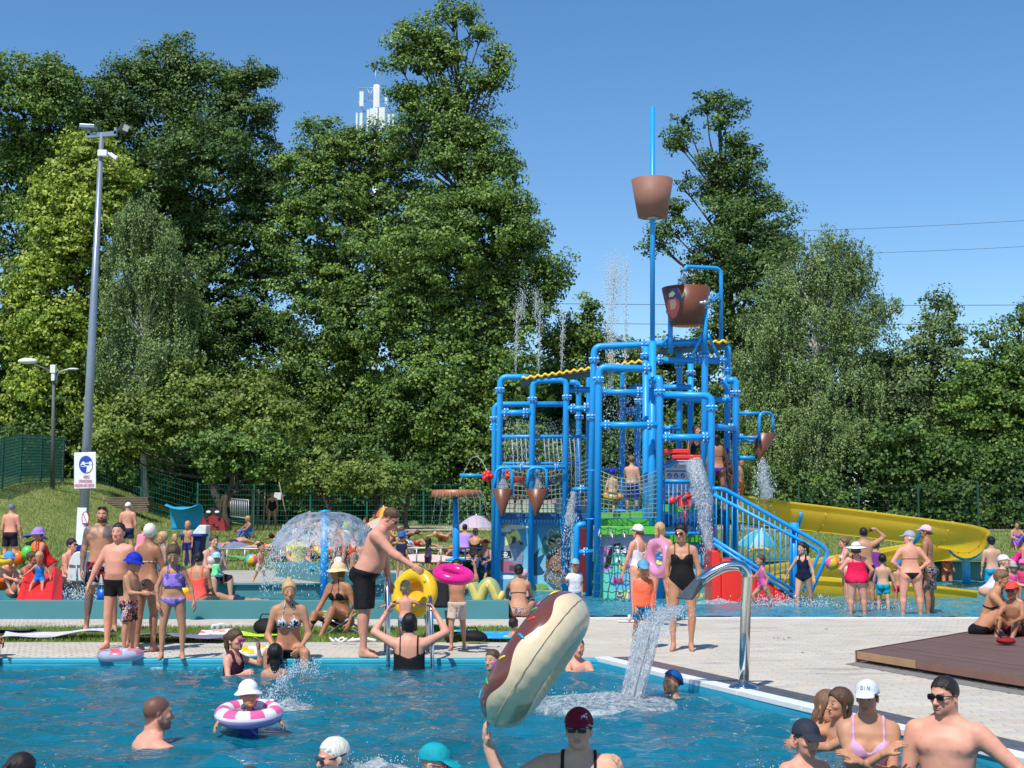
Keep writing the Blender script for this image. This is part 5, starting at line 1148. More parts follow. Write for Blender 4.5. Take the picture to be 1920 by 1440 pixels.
m.build('net_rings',GREY,TW)
# steps (red) and stair railings
SR=thing('red_steps',(Xp(1400,1120,26.6),26.6,0),'red moulded steps with blue railings leading up to the blue play tower from the right','stairs')
for (a,b,t) in ((1334,1352,1030),(1352,1395,1046),(1395,1419,1060),(1419,1452,1090),(1452,1476,1104),(1476,1497,1120)):
    m=MB(); p=at(a,t,26.4);q=at(b,t,26.4); m.box(((p[0]+q[0])/2,26.4+.55,(p[2]-.05)/2-.02),(q[0]-p[0]-.004,1.1,p[2]+.05)); m.build('step',RED,SR,bevel=.03)
def srail(d,main):
    r=pipe([(1336,916,d),(1357,916,d),(1538,1020,d),(1553,1034,d),(1516,1122,d)],.042,par=SR,name='handrail'); pipe([(1338,927,d),(1527,1027,d),(1537,1036,d),(1505,1110,d)],.036,par=SR,name='handrail')
    s=pipe([(1337,1010,d),(1496,1112,d)],.036,par=SR,name='stringer'); pipe([(1338,1019,d),(1492,1120,d)],.032,par=SR,name='stringer')
    n=16
    for i in range(n):
        x=1343+i*10; y0=918+(x-1357)*.575 if x>1357 else 918; m=MB(); m.tube([at(x,y0,d),at(x,1013+(x-1337)*.64,d)],.014,6); m.build('baluster',BLUE,SR)
srail(26.37,1); srail(27.5,0)
pipe([(1487,None,26.5),(1489,980,26.5)],.10,par=SR,name='post'); plate('side_wall',1337,1480,985,1060,28.4,.04,mat('dark_wall',(.02,.03,.05),rough=.7),par=SR) if 0 else None
# yellow slide
SL=thing('yellow_slide',(Xp(1600,1120,30),30,0),'long yellow open slide curling down from the tower into the splash pool','slide')
ctl=[(1378,940,30.6),(1450,950,30.7),(1600,968,31.),(1720,984,31.3),(1780,994,31.8),(1812,1004,33.0),(1806,1014,34.3),(1750,1020,35.2),(1680,1035,35.4),(1580,1052,35),(1480,1068,34.2),(1415,1082,32.8),(1405,1092,31.2),(1440,1088,29.8),(1540,1095,28.9),(1650,1103,28.4),(1750,1110,28.2),(1818,1118,28.2)]
P=np.array([at(*q) for q in ctl])
def crom(P,n):
    out=[];P=np.vstack([2*P[0]-P[1],P,2*P[-1]-P[-2]])
    for i in range(1,len(P)-2):
        for t in np.arange(n)/n: out.append(.5*((2*P[i])+(-P[i-1]+P[i+1])*t+(2*P[i-1]-5*P[i]+4*P[i+1]-P[i+2])*t*t+(-P[i-1]+3*P[i]-3*P[i+1]+P[i+2])*t**3))
    out.append(P[-2]); return np.array(out)
W=crom(P,7); Tn=np.gradient(W,axis=0); Tn/=np.linalg.norm(Tn,axis=1)[:,None]
def chute(i0,i1,R0=.44):
    m=MB(); V=[];K=i1-i0+1; a=np.linspace(-PI*.56,PI*.56,15)
    prof=[(math.sin(q)*R0,-math.cos(q)*R0) for q in a]; pi_=[(math.sin(q)*(R0-.03),-math.cos(q)*(R0-.03)) for q in a[::-1]]
    e=prof[-1]; rim1=[(e[0]+.07,e[1]+.01),(e[0]+.07,e[1]+.045),(e[0]-.03,e[1]+.045)]; s0=prof[0]; rim0=[(s0[0]+.03,s0[1]+.045),(s0[0]-.07,s0[1]+.045),(s0[0]-.07,s0[1]+.01)]
    pr_=prof+rim1+pi_+rim0; n=len(pr_)
    for i in range(i0,i1+1):
        t=Tn[i]; s=nrm(np.cross(t,(0,0,1))); u=np.cross(s,t); V+=[W[i]+s*x+u*y for x,y in pr_]
    F=[(k*n+j,k*n+(j+1)%n,(k+1)*n+(j+1)%n,(k+1)*n+j) for k in range(K-1) for j in range(n)]
    m.add(V,F); return m.build('chute',YEL,SL)
seg=[0,11,24,33,42,54,66,78,88,98,108,len(W)-1]
for a,b in zip(seg[:-1],seg[1:]):
    chute(a,b)
for i in seg[1:-1]:
    m=MB(); t=Tn[i]; s=nrm(np.cross(t,(0,0,1))); u=np.cross(s,t); q=np.linspace(-PI*.5,PI*.5,16)
    m.tube([W[i]+s*math.sin(x)*.425-u*math.cos(x)*.425 for x in q],.022,6)
    for x in np.linspace(-PI*.45,PI*.45,6): m.sph(W[i]+s*math.sin(x)*.45-u*math.cos(x)*.45,.022,6,4)
    m.build('joint_flange',YEL,SL)
for px,i in ((1490,None),(1707,None),(1808,None)):
    k=np.argmin(abs(W[:60,0]-Xp(px,960,W[:60,1]))) if 0 else min(range(50),key=lambda j:abs(W[j,0]-at(px,960,W[j,1])[0])); p=W[k]; m=MB()
    m.tube([V3(p[0],p[1],-.05),p-V3(0,0,.46)],.095,14); q=np.linspace(-PI*.5,PI*.45,14); t=Tn[k]; s=nrm(np.cross(t,(0,0,1))); m.tube([p+s*math.sin(x)*.45-V3(0,0,1)*math.cos(x)*.45 for x in q],.04,8); m.build('support_post',BLUE,SL)
# ---------------- people
printmat('leopard',(.62,.52,.42),[(.03,.02,.02),(.62,.52,.42),(.04,.03,.025)],34); printmat('dark_print',(.012,.012,.03),[(.60,.12,.06),(.012,.012,.03),(.75,.45,.30),(.25,.25,.55)],22,amount=.9)
printmat('purple_print',(.30,.19,.62),[(.10,.08,.30),(.36,.24,.66),(.62,.25,.58),(.16,.45,.66)],11); printmat('camo_print',(.50,.55,.66),[(.015,.015,.02),(.55,.60,.70),(.02,.02,.025)],18)
printmat('shark_print',(.02,.30,.62),[(.03,.05,.10),(.02,.30,.62),(.03,.07,.15)],20); printmat('flower_print',(.60,.62,.72),[(.70,.10,.12),(.62,.64,.74),(.06,.16,.50)],16)
printmat('pink_white_print',(.80,.58,.60),[(.80,.76,.76),(.72,.30,.38),(.80,.70,.72)],14); printmat('dotted_plum',(.16,.07,.10),[(.60,.50,.52),(.16,.07,.10),(.16,.07,.10)],60,amount=.2)
printmat('grey_black_print',(.16,.13,.14),[(.02,.02,.02),(.42,.36,.35),(.03,.03,.03)],26); printmat('red_black_print',(.012,.013,.025),[(.50,.03,.04),(.012,.013,.025),(.62,.62,.66)],9,amount=.7)
printmat('blue_yellow_print',(.03,.10,.35),[(.65,.55,.08),(.03,.10,.35),(.04,.40,.70)],12); printmat('cream_print',(.60,.50,.42),[(.40,.32,.28),(.64,.53,.45),(.48,.38,.32)],20,soft=True)
BK=(14,14,17)
def stand(label,px,feet,top,z=DECK,h=None,**k):
    g=G(px,feet,z); 
    if h is None: h=float(Zh(top,g[1])-z)
    return person(label,g,h,**k)
def st(label,px,feet,top,h=None,**k):
    g=GT(px,feet)
    if h is None: h=float(Zh(top,g[1])-g[2])
    return person(label,g,h,**k)
def wd(label,px,d,top,h=None,z=-.07,**k):
    if h is None: h=float(Zh(top,d)-z)
    return person(label,(Xp(px,1100,d),d,z),h,**k)
def pool(label,px,top,d,h,**k):
    z=float(Zh(top,d)-h); return person(label,(at(px,top,d)[0],d,z),h,clip=-.5-z,**k)
def seat(label,px,py,d,h,**k):
    p=at(px,py,d); k.setdefault('pose','sitedge'); return person(label,p,h,**k)
def ik(o,f,u,pole=(.6,-.4,-.3),hd=None): return ('ik',(o,f,u),pole) if hd is None else ('ik',(o,f,u),pole,hd)
D_dn=((.12,.02,-1),(.06,.18,-1))
# --- near pool
pool('bare chested man with sunglasses standing in the pool, one arm on the edge',1772,1253,8.7,1.84,yaw=R(-28),skin='pink',shade=1.0,hs=.93,fat=.2,hair='short',hc='dark',beard=.3,glass=('sun',(12,12,14)),lod=0,
     la=((.18,.1,-1),(.0,.3,-1)),ra=((.85,-.05,-.75),(.75,.35,-.42)),head=(R(-22),R(4),0))
WC=pool('woman in a white cap and pale pink swimsuit with folded arms in the pool',1625,1262,8.9,1.70,yaw=R(-12),fem=1,skin='tan',hair='pony',hc='dark',hat=('cap',(205,208,220)),lod=0,mouth=.3,
     hs=.86,curl=.45,la=ik(-.08,.25,.34,(.5,-.1,-.8),(-.70,.08,.55)),ra=ik(-.06,.23,.28,(.5,-.1,-.8),(-.70,.08,.5)),wear=(('suit',(205,160,190)),),head=(R(-12),R(6),0))
pool('boy in a dark grey cap up to his shoulders in the pool',1505,1340,8.75,1.42,yaw=R(12),kid=1,skin='pink',hair='short',hc='dark',hat=('cap',(42,46,58)),lod=0,mouth=.4,la=D_dn,ra=D_dn,head=(R(8),R(8),0))
pool('long haired girl leaning her face on her arm at the pool edge',1536,1285,10.0,1.5,yaw=R(35),fem=1,kid=1,skin='tan',hair='long',hc='lbrown',lod=0,la=ik(-.05,.30,.42,(.6,.2,-.1),(-.9,.3,0)),ra=ik(-.05,.3,.40,(.6,.2,-.1),(-.9,.3,0)),head=(R(10),R(14),R(14)))
pool('brown haired girl turned left towards her friend at the pool edge',1580,1279,9.8,1.58,yaw=R(-70),fem=1,skin='tan',hair='long',hc='brown',lod=0,la=ik(.1,.40,.36,(.6,.2,-.1)),ra=ik(.0,.4,.38,(.6,.2,-.1)))
RC=pool('woman in a dark red cap and big sunglasses holding up the doughnut float',1085,1314,8.0,1.68,yaw=R(-4),fem=1,fat=1.3,armf=1.15,skin='fair',hair='lowbun',hc='dark',hat=('cap',(120,12,38)),glass=('sun',(10,9,10)),lod=0,mouth=.9,
     la=((.72,.25,-.30),(.42,-.0,1),(.25,.2,1)),ra=((.15,.3,-1),(.12,.45,1),(-.05,.2,1)),wear=(('suit',BK),),head=(R(-6),R(-2),0))
pool('man with short dark hair swimming up to his shoulders, seen from behind and side',243,1287,9.75,1.80,yaw=R(118),skin='pink',fat=.35,hair='buzz',hc='dark',beard=.55,lod=0,T=(0,.35,1),la=((.5,.7,-.3),(.2,1,0)),ra=((.5,.7,-.3),(.2,1,0)))
pool('toddler in a white sun hat floating in the pink and white ring',467,1273,10.2,.86,yaw=R(14),kid=1,skin='tan',hair='short',hc='lbrown',hat=('bucket',(225,222,235)),lod=0,
     la=((1,.25,-.05),(.35,.8,-.45)),ra=((1,.25,-.05),(.35,.8,-.45)),wear=(('suit',(60,70,150)),),head=(R(12),R(-6),0))
pool('white haired man with goggles swimming left with his mouth at the water',708,1343,9.0,1.76,yaw=R(-62),skin='pink',fat=.3,hair='short',hc='white',glass=('goggle',(60,62,66)),lod=0,T=(0,.55,1),la=((.6,.6,-.5),(.2,1,0)),ra=((.6,.6,-.5),(.2,1,0)),head=(0,R(8),0))
pool('child in a turquoise swimming cap and red sunglasses at the bottom edge',800,1386,8.1,1.3,yaw=R(75),kid=1,skin='fair',hair='bald',hc='brown',hat=('cap',(5,150,165)),glass=('sun',(120,20,40)),lod=0,la=D_dn,ra=D_dn,head=(0,R(14),0))
pool('dark wet haired girl with a pink scrunchie at the bottom left corner',36,1402,8.4,1.5,yaw=R(150),fem=1,skin='fair',hair='pony',hc='dark',lod=1,la=D_dn,ra=D_dn)
pool('brown haired swimmer with only the top of the head showing at the bottom edge',466,1424,8.3,1.6,yaw=R(40),skin='tan',hair='short',hc='brown',lod=1,la=D_dn,ra=D_dn)
pool('girl with pink goggles shading her eyes in the pool near the back edge',438,1175,14.5,1.38,yaw=R(58),kid=1,fem=1,skin='pink',hair='pony',hc='brown',glass=('goggle',(205,70,150)),lod=1,
     la=((.3,.4,-.9),(-.1,1,.35)),ra=((.3,.6,-.2),(-.3,.1,1)),wear=(('suit',(60,20,45)),))
pool('wet dark haired child seen from behind beside the seated woman in the patterned bikini',516,1203,14.1,1.3,yaw=R(190),kid=1,fem=1,skin='tan',hair='wetlong',hc='wet',lod=1,la=D_dn,ra=D_dn)
pool('woman in a black swimsuit seen from behind in the pool, lifting a toddler',768,1143,14.75,1.66,yaw=R(180),fem=1,fat=.75,skin='pink',hair='bob',hc='black',lod=1,
     la=((.60,.3,.30),(-.60,.45,1)),ra=((.60,.3,.30),(-.60,.45,1)),wear=(('suit',BK),))
pool('boy with a blue patterned head scarf at the diagonal edge of the pool',1264,1252,12.6,1.2,yaw=R(-60),kid=1,skin='tan',hair='short',hc='dark',hat=('wrap',(10,80,150)),lod=1,la=D_dn,ra=((.4,.5,-.5),(.1,1,.1)))
pool('boy with wet blond hair holding onto the pool edge left of the doughnut float',926,1213,14.7,1.32,yaw=R(-35),kid=1,skin='fair',hair='short',hc='brown',lod=1,la=((.9,.3,-.2),(.9,.25,-.1)),ra=D_dn)
pool('dark haired child partly hidden behind the doughnut float',962,1156,14.85,1.3,yaw=R(20),kid=1,skin='tan',hair='short',hc='dark',lod=1,la=D_dn,ra=D_dn) if 0 else None
stand('dark haired child behind the doughnut float on the deck edge',962,1262,1156,z=-.35,yaw=R(160),kid=1,skin='tan',hair='short',hc='dark',lod=1,clip=.1)
pool('child resting folded arms on the pool corner behind the doughnut float',1082,1190,14.9,1.3,yaw=R(10),kid=1,skin='pink',hair='short',hc='brown',lod=1,la=ik(-.05,.2,.36,(.8,.2,0),(-.9,.2,0)),ra=ik(-.05,.2,.32,(.8,.2,0),(-.9,.2,0)))
seat('tanned person cut by the left edge of the photo, sitting on the pool edge',-80,1228,15.3,1.75,yaw=R(60),skin='brown',hair='short',hc='dark',wear=(('trunks',BK),),lod=1,T=(0,.3,1))
# --- front deck
stand('tattooed bearded man with sunglasses on his head in black and red trunks',186,1188,942,yaw=R(8),skin='tan',fat=.18,hair='buzz',hc='dark',beard=.85,glass=('top',(14,14,16)),tattoo=(('arm',0),('arm',1),('leg',0),('chest',-1),('chest',1,'solid')),wear=(('trunks','red_black_print',.60),),lod=1,
   la=((.20,.05,-1),(.0,.35,-1)),ra=((.2,-.05,-1),(.1,.15,-1)),ll=((.14,0,-1),(.06,0,-1)),rl=((.18,0,-1),(.08,-.05,-1)))
stand('chubby boy with wet dark hair in black trunks',218,1216,992,yaw=R(-8),kid=1,fat=.45,skin='pink',hair='wet',hc='dark',wear=(('tight',BK,.42),),lod=1,la=((.55,.15,-1),(.35,.2,-1)),ra=((.2,-.2,-1),(.1,0,-1)),h=1.5)
stand('small boy in a blue bucket hat and dark printed trunks standing in a clear ring',240,1226,1034,yaw=R(75),kid=1,skin='tan',hair='short',hc='brown',hat=('bucket',(14,40,170)),wear=(('trunks','dark_print',.75),),lod=1,
   la=((.1,.35,-1),(.0,1,.0)),ra=((.15,.35,-1),(-.1,1,-.1)),head=(R(5),R(12),0))
stand('short white haired woman in a leopard print bikini turned away',272,1221,976,yaw=R(150),fem=1,fat=.25,skin='brown',hair='short',hc='white',wear=(('bikini','leopard','leopard'),),lod=1,la=((.2,.3,-1),(.0,.45,-1)),ra=((.15,.2,-1),(0,.4,-1)),head=(R(35),0,0))
stand('girl with tied back hair in a frilled purple two piece',322,1236,1015,yaw=R(8),kid=1,fem=1,skin='tan',hair='bun',hc='brown',wear=(('bikini','purple_print'),('frill','purple_print')),lod=1,la=((.45,.05,-1),(-.1,.2,-1)),ra=((.5,-.1,-1),(.25,.2,-1)),
   ll=((.12,.05,-1),(.02,0,-1)),rl=((.12,-.05,-1),(.02,0,-1)),head=(R(0),R(26),0))
seat('blond woman with a bun in a black and white bikini on the pool edge',541,1238,15.35,1.70,yaw=R(6),fem=1,skin='tan',hair='topbun',hc='blond',wear=(('bikini',BK,'camo_print'),),lod=1,la=((.28,.1,-1),(-.35,.75,-.5)),ra=((.28,.1,-1),(-.35,.75,-.5)),ll=((.25,1,.03),(0,.1,-1)),rl=((.25,1,.03),(0,.1,-1)),T=(0,.22,1),head=(R(10),R(6),0))
seat('woman in a beige sun hat and black bikini sitting in a lime deck chair',640,1178,18.6,1.66,yaw=R(-32),fem=1,fat=.2,skin='brown',hair='bob',hc='brown',hat=('bucket',(214,190,150)),wear=(('bikini',BK),),lod=1,pose='sitknees',ll=((.12,1,.25),(.05,.55,-1)),rl=((.12,1,.45),(-.1,.55,-1)),la=((.25,.5,-1),(.0,.7,-.7)),ra=((.35,-.1,-1),(.0,.35,-.7)),T=(0,.05,1),head=(R(-40),R(0),0))
stand('big pale man with short hair and black shorts bending over the pool ladder',682,1231,955,yaw=R(82),skin='pink',fat=.8,hair='short',hc='brown',glass=('thin',(20,20,22)),tattoo=(('back',-.4),),wear=(('shorts',BK,.88),),lod=1,h=1.74,T=(0,.30,1),sl=.05,
   la=((.12,.75,-.75),(-.02,.9,-.55)),ra=((.12,.02,-1),(.02,.22,-1)),ll=((.1,.08,-1),(.03,0,-1)),rl=((.1,-.05,-1),(.03,-.05,-1)),head=(0,R(38),0))
seat('naked backed blond toddler held up by the woman in the black swimsuit',760,1160,15.45,.82,yaw=R(180),kid=1,skin='pink',hair='short',hc='blond',wear=(('tight',(120,140,170),.4),),lod=1,la=((.9,.2,-.3),(.9,.5,-.2)),ra=((.9,.2,-.3),(.9,.5,-.25)),ll=((.1,.1,-1),(0,0,-1)),rl=((.1,.1,-1),(0,0,-1)),anchor='hip')
stand('small boy in beige shorts with the pink ring over his head, walking',857,1219,1044,yaw=R(-12),kid=1,skin='tan',hair='short',hc='dark',wear=(('trunks','cream_print',.65),),lod=1,la=((.8,.25,.15),(-.15,.0,1)),ra=((.8,.25,.15),(-.15,0,1)),ll=((.05,.15,-1),(0,-.1,-1)),rl=((.05,-.12,-1),(0,-.25,-1)))
seat('woman in a plum dotted bikini squatting with her back to the pool',972,1158,22.0,1.64,yaw=R(178),fem=1,skin='tan',hair='lowbun',hc='black',wear=(('bikini','dotted_plum',(40,25,30)),),lod=1,pose='sitknees',ll=((.35,.9,.35),(.1,.1,-1)),rl=((.3,.9,.35),(.1,.1,-1)),T=(0,.25,1),tattoo=(('arm',1),))
wd('toddler in a pale pink cap in front of the squatting woman',982,23.3,1076,h=.85,yaw=R(170),kid=1,skin='fair',hair='bald',hc='brown',hat=('swimcap',(215,170,185)),wear=(('shirt',(205,190,200)),),lod=2)
wd('small boy in a light blue cap and white shirt behind the doughnut float',1078,22.6,1060,h=1.05,yaw=R(8),kid=1,skin='tan',hair='short',hc='brown',hat=('cap',(120,165,195)),wear=(('shirt',(215,215,220)),('trunks',(50,110,180))),lod=1,la=((.5,.3,-.6),(.2,.4,.6)),ra=D_dn)
stand('small boy in a blue cap, coral long sleeved top and blue trunks, walking',1207,1216,1046,yaw=R(2),kid=1,skin='tan',hair='short',hc='brown',hat=('cap',(95,150,180)),wear=(('rash',(250,112,78)),('trunks','shark_print',.72)),lod=1,
   la=((.12,.1,-1),(-.05,.2,-1)),ra=((.12,.1,-1),(-.05,.2,-1)),ll=((.12,-.25,-1),(.05,-.85,-.7)),rl=((.08,.15,-1),(0,0,-1)),head=(0,R(10),0))
stand('woman in a white cap and white swimsuit seen from the side',1200,1164,979,yaw=R(-140),fem=1,fat=.3,skin='pink',hair='lowbun',hc='brown',hat=('cap',(220,222,230)),wear=(('suit',(215,215,225)),),lod=1,la=((.2,.1,-1),(.1,.3,-1)),ra=((.2,.3,-1),(.1,.4,-1)))
stand('woman with a blond ponytail seen from behind, carrying the pale pink ring',1240,1166,975,yaw=R(175),fem=1,fat=.35,skin='pink',hair='pony',hc='blond',wear=(('suit','blue_yellow_print'),),lod=1,la=((.2,.0,-1),(.05,.3,-1)),ra=((.35,.3,-.9),(-.1,.4,-.9)),head=(R(-25),0,0))
stand('woman with sunglasses in a black swimsuit standing on the deck',1281,1220,976,yaw=R(-8),fem=1,fat=.25,skin='tan',hair='lowbun',hc='black',glass=('sun',(70,35,25)),wear=(('suit',BK),),lod=1,la=((.18,-.15,-1),(.0,.05,-1)),ra=((.25,.0,-1),(.0,.22,-1)),
   ll=((.10,.03,-1),(-.02,0,-1)),rl=((.07,.05,-1),(-.05,-.05,-1)),head=(R(-18),R(8),0))
# --- splash pool, right
wd('girl in a pink swimsuit running through the splash pool',1432,25.0,1043,h=1.12,yaw=R(-80),kid=1,fem=1,skin='tan',hair='short',hc='brown',wear=(('suit',(205,85,160)),),lod=2,pose='walk',la=((.1,.6,-.8),(0,1,.1)),ra=((.2,-.4,-1),(0,.2,-1)),ll=((.05,.75,-.7),(0,-.4,-1)),rl=((.05,-.45,-1),(0,-.45,-.9)),T=(0,.12,1),hat=None)
wd('girl in a navy swimsuit with a red headband striding in the splash pool',1507,24.8,1012,yaw=R(-22),kid=1,fem=1,skin='fair',hair='pony',hc='dark',wear=(('suit',(14,20,48)),),lod=1,la=((.65,-.1,-.9),(.5,-.1,-.8)),ra=((.35,.1,-1),(.2,.3,-.9)),ll=((.1,.3,-1),(0,0,-1)),rl=((.1,-.25,-1),(0,-.3,-1)),head=(R(-35),R(5),0))
wd('woman in a pink and white swimsuit holding a rainbow ball',1587,26.5,1004,yaw=R(-95),fem=1,fat=.3,skin='pink',hair='bun',hc='lbrown',wear=(('suit','pink_white_print'),),lod=2,la=((.2,.5,-.9),(-.1,1,.0)),ra=((.2,.4,-.9),(-.1,1,.0)))
wd('woman in a white wide brimmed hat and crimson top seen from behind',1607,22.9,1013,yaw=R(172),fem=1,fat=.95,skin='pink',hair='bob',hc='brown',hat=('sun',(225,225,232),1),wear=(('tank',(215,10,70)),('skirt','flower_print')),lod=1,la=ik(.26,.12,.02,(.9,-.5,0)),ra=ik(.26,.10,.04,(.9,-.5,0)))
wd('bare chested man scratching his head, seen from behind beside the white hat',1622,25.2,985,yaw=R(172),skin='tan',fat=.3,hair='short',hc='dark',wear=(('trunks',(20,22,40)),),lod=2,la=((.8,.2,.5),(-.6,-.1,.55),(-1,0,-.2)),ra=D_dn)
wd('small boy in turquoise trunks seen from behind',1656,23.9,1036,yaw=R(168),kid=1,skin='fair',hair='short',hc='black',wear=(('trunks',(10,150,175),.5),),lod=1,la=((.45,.1,-1),(.3,.1,-1)),ra=((.3,.3,-1),(.1,.3,-1)),ll=((.08,-.2,-1),(0,-.2,-1)),rl=((.1,.1,-1),(0,-.1,-1)))
wd('small boy in red trunks seen from behind',1686,25.2,1047,yaw=R(175),kid=1,skin='tan',hair='short',hc='dark',hat=('swimcap',(40,120,170)),wear=(('trunks',(190,12,30),.4),),lod=1)
wd('older woman in a grey cap and black bikini with hands on her hips, from behind',1708,22.45,991,yaw=R(178),fem=1,fat=.65,skin='pink',hair='short',hc='white',hat=('cap',(150,160,178)),wear=(('bikini',BK,(120,100,80)),),lod=1,pose='hips',head=(R(75),0,0))
wd('woman in a pink cap and patterned wrap skirt seen from the side',1742,22.8,980,yaw=R(-120),fem=1,fat=.2,skin='brown',hair='lowbun',hc='brown',hat=('cap',(232,180,190)),wear=(('bikini','grey_black_print','grey_black_print'),('wrapskirt','grey_black_print',.75)),lod=1)
seat('girl in a bright pink bikini sitting on the teal wall at the back',1775,1072,36.4,1.35,yaw=R(0),kid=1,fem=1,skin='tan',hair='short',hc='brown',wear=(('bikini',(235,30,120),(235,30,120)),),lod=2,anchor='hip',ll=((.08,.2,-1),(0,0,-1)),rl=((.08,.1,-1),(0,0,-1)))
wd('pale man in a navy cap and turquoise shorts seen from behind',1862,27.0,1003,yaw=R(180),skin='fair',hair='short',hc='dark',hat=('cap',(16,22,44)),wear=(('shorts',(20,150,190),.7),),lod=2)
wd('person in a blue cap and pink top bending down at the right edge',1900,29.0,1035,h=1.5,yaw=R(60),fem=1,skin='tan',hair='short',hc='brown',hat=('cap',(30,60,160)),wear=(('suit',(225,40,130)),),lod=2,T=(0,.8,1))
wd('toddler in a grey sun hat and pink swimsuit at the right edge',1899,26.0,1057,h=.92,yaw=R(0),kid=1,fem=1,skin='tan',hair='short',hc='brown',hat=('bucket',(170,165,160)),wear=(('suit',(230,60,150)),),lod=2)
wd('person with a pink cap in the splash pool cut by the right edge',1919,26.5,1052,h=.95,yaw=R(-30),kid=1,skin='tan',hair='short',hc='brown',hat=('cap',(230,110,170)),wear=(('rash',(225,60,110)),),lod=2)
seat('person in a white top crouching in the splash pool near the steel edge',1850,1120,23.2,1.5,yaw=R(70),fem=1,skin='fair',hair='short',hc='blond',hat=('cap',(215,205,222)),wear=(('suit',(205,200,215)),),lod=2,pose='sitknees',T=(0,.6,1))
wd('child in blue shorts bending down behind the boy in turquoise trunks',1640,26.6,1050,h=1.35,yaw=R(150),kid=1,skin='tan',hair='short',hc='dark',wear=(('rash',(110,35,120)),('shorts',(25,60,170),.7)),lod=2,T=(0,.4,1))
# --- wooden deck, right
seat('slim woman with glasses in a black bikini sitting on the brown deck',1843,1197,17.2,1.70,yaw=R(62),fem=1,skin='tan',hair='short',hc='lbrown',glass=('thin',(150,150,150)),wear=(('tight',BK,.30),('bikini',BK)),lod=1,pose='sitknees',ll=((.1,.85,.80),(0,.35,-1)),rl=((.1,.95,.65),(0,.35,-1)),T=(0,.30,1),la=((.15,.7,-.8),(0,.95,-.5)),ra=((.15,.6,-.8),(0,.95,-.6)),head=(0,R(14),0))
seat('child in an orange cap and sunglasses sitting on the brown deck',1906,1196,16.9,1.25,yaw=R(-40),kid=1,skin='brown',hair='short',hc='dark',hat=('cap',(225,70,55)),glass=('sun',(20,40,60)),wear=(('trunks',(90,20,30)),),lod=1,pose='sitknees',ll=((.2,.95,.65),(0,.6,-1)),rl=((.1,.95,.4),(0,.7,-1)),T=(0,.1,1))
# --- play tower
PW=lambda label,px,py,d,h,**k: person(label,at(px,py,d),h,**k)
PW('boy in blue shorts standing on the middle deck of the tower, seen from behind',1185,970,29.2,1.33,yaw=R(165),kid=1,skin='fair',hair='buzz',hc='brown',wear=(('trunks',(12,40,150),.85),),lod=1,ra=((.2,.5,-.7),(.1,.9,.2)))
PW('child in a blue cap and green shorts with a colourful ring behind the net',1148,968,29.6,1.05,yaw=R(160),kid=1,skin='fair',hair='short',hc='brown',hat=('swimcap',(16,40,170)),wear=(('trunks',(10,110,90),.8),),lod=2,pose='walk')
PW('child with a red vest and dark shorts on the left deck of the tower',972,960,31.2,1.12,yaw=R(20),kid=1,skin='brown',hair='short',hc='brown',wear=(('tight',(30,25,35),.6),('frill',(200,30,40))),lod=2)
PW('child in a dark red swimsuit climbing behind the water cannon',1273,995,28.6,1.15,yaw=R(120),kid=1,fem=1,skin='brown',hair='short',hc='brown',wear=(('suit',(120,20,45)),),lod=2)
PW('adult leaning over the red tray high on the tower',1292,930,30.2,1.62,yaw=R(40),fem=1,skin='pink',hair='long',hc='brown',wear=(('suit',(40,40,50)),),lod=2,T=(0,.5,1)) 
PW('woman in a purple bikini on the tower stairs landing, seen from behind',1346,958,28.6,1.62,yaw=R(175),fem=1,skin='brown',hair='long',hc='black',wear=(('bikini',(70,40,130),(20,20,30)),),lod=2)
PW('girl in a patterned swimsuit and blue cap waiting on the tower landing',1362,955,28.9,1.30,yaw=R(170),kid=1,fem=1,skin='brown',hair='pony',hc='brown',hat=('swimcap',(40,40,150)),wear=(('suit','dark_print'),),lod=2)
PW('boy in orange shorts and a blue cap at the top of the yellow slide',1387,952,30.3,1.12,yaw=R(60),kid=1,skin='tan',hair='short',hc='brown',hat=('swimcap',(22,40,170)),wear=(('trunks',(245,130,15),.7),),lod=2)
# --- paddling pool and terrace, left
st('bare backed man in a grey cap and dark shorts on the grass, far left',17,1066,942,yaw=R(172),skin='pink',fat=.35,hair='short',hc='grey',hat=('cap',(110,118,135)),wear=(('shorts',(30,22,38),.75),),lod=2)
wd('girl in a lilac bucket hat and red swimsuit leaning over the red slide',92,23.9,1001,h=1.42,z=.12,yaw=R(-50),kid=1,fem=1,skin='tan',hair='short',hc='brown',hat=('bucket',(160,130,215)),wear=(('suit',(215,20,25)),),lod=2,T=(0,.55,1),la=((.15,.4,-1),(0,.4,-1)),ra=((.15,.4,-1),(0,.4,-1)))
seat('blond toddler in a blue swimsuit sitting on the red slide',74,1091,22.75,.88,yaw=R(8),kid=1,fem=1,skin='tan',hair='short',hc='blond',wear=(('suit',(10,120,205)),),lod=1,ll=((.25,1,-.45),(.1,.6,-.8)),rl=((.2,1,-.45),(.1,.6,-.8)),la=((.6,.2,-.6),(.6,.5,-.5)),ra=((.6,.2,-.6),(.3,.3,-.8)),head=(0,R(22),0))
seat('woman with dark tied hair and sunglasses sitting on the paddling pool wall',122,1102,24.5,1.66,yaw=R(70),fem=1,fat=.35,skin='pink',hair='bun',hc='dark',glass=('sun',(15,12,14)),wear=(('bikini',BK),),lod=2,T=(0,.2,1),ll=((.12,1,.15),(0,-.25,-1)),rl=((.12,1,.1),(0,-.1,-1)))
seat('child in orange shorts with a yellow ring at the left edge',2,1106,22.9,1.2,yaw=R(60),kid=1,skin='pink',hair='short',hc='brown',hat=('bucket',(80,150,205)),wear=(('trunks',(245,95,15),.7),),lod=2,pose='sitknees',T=(0,.4,1))
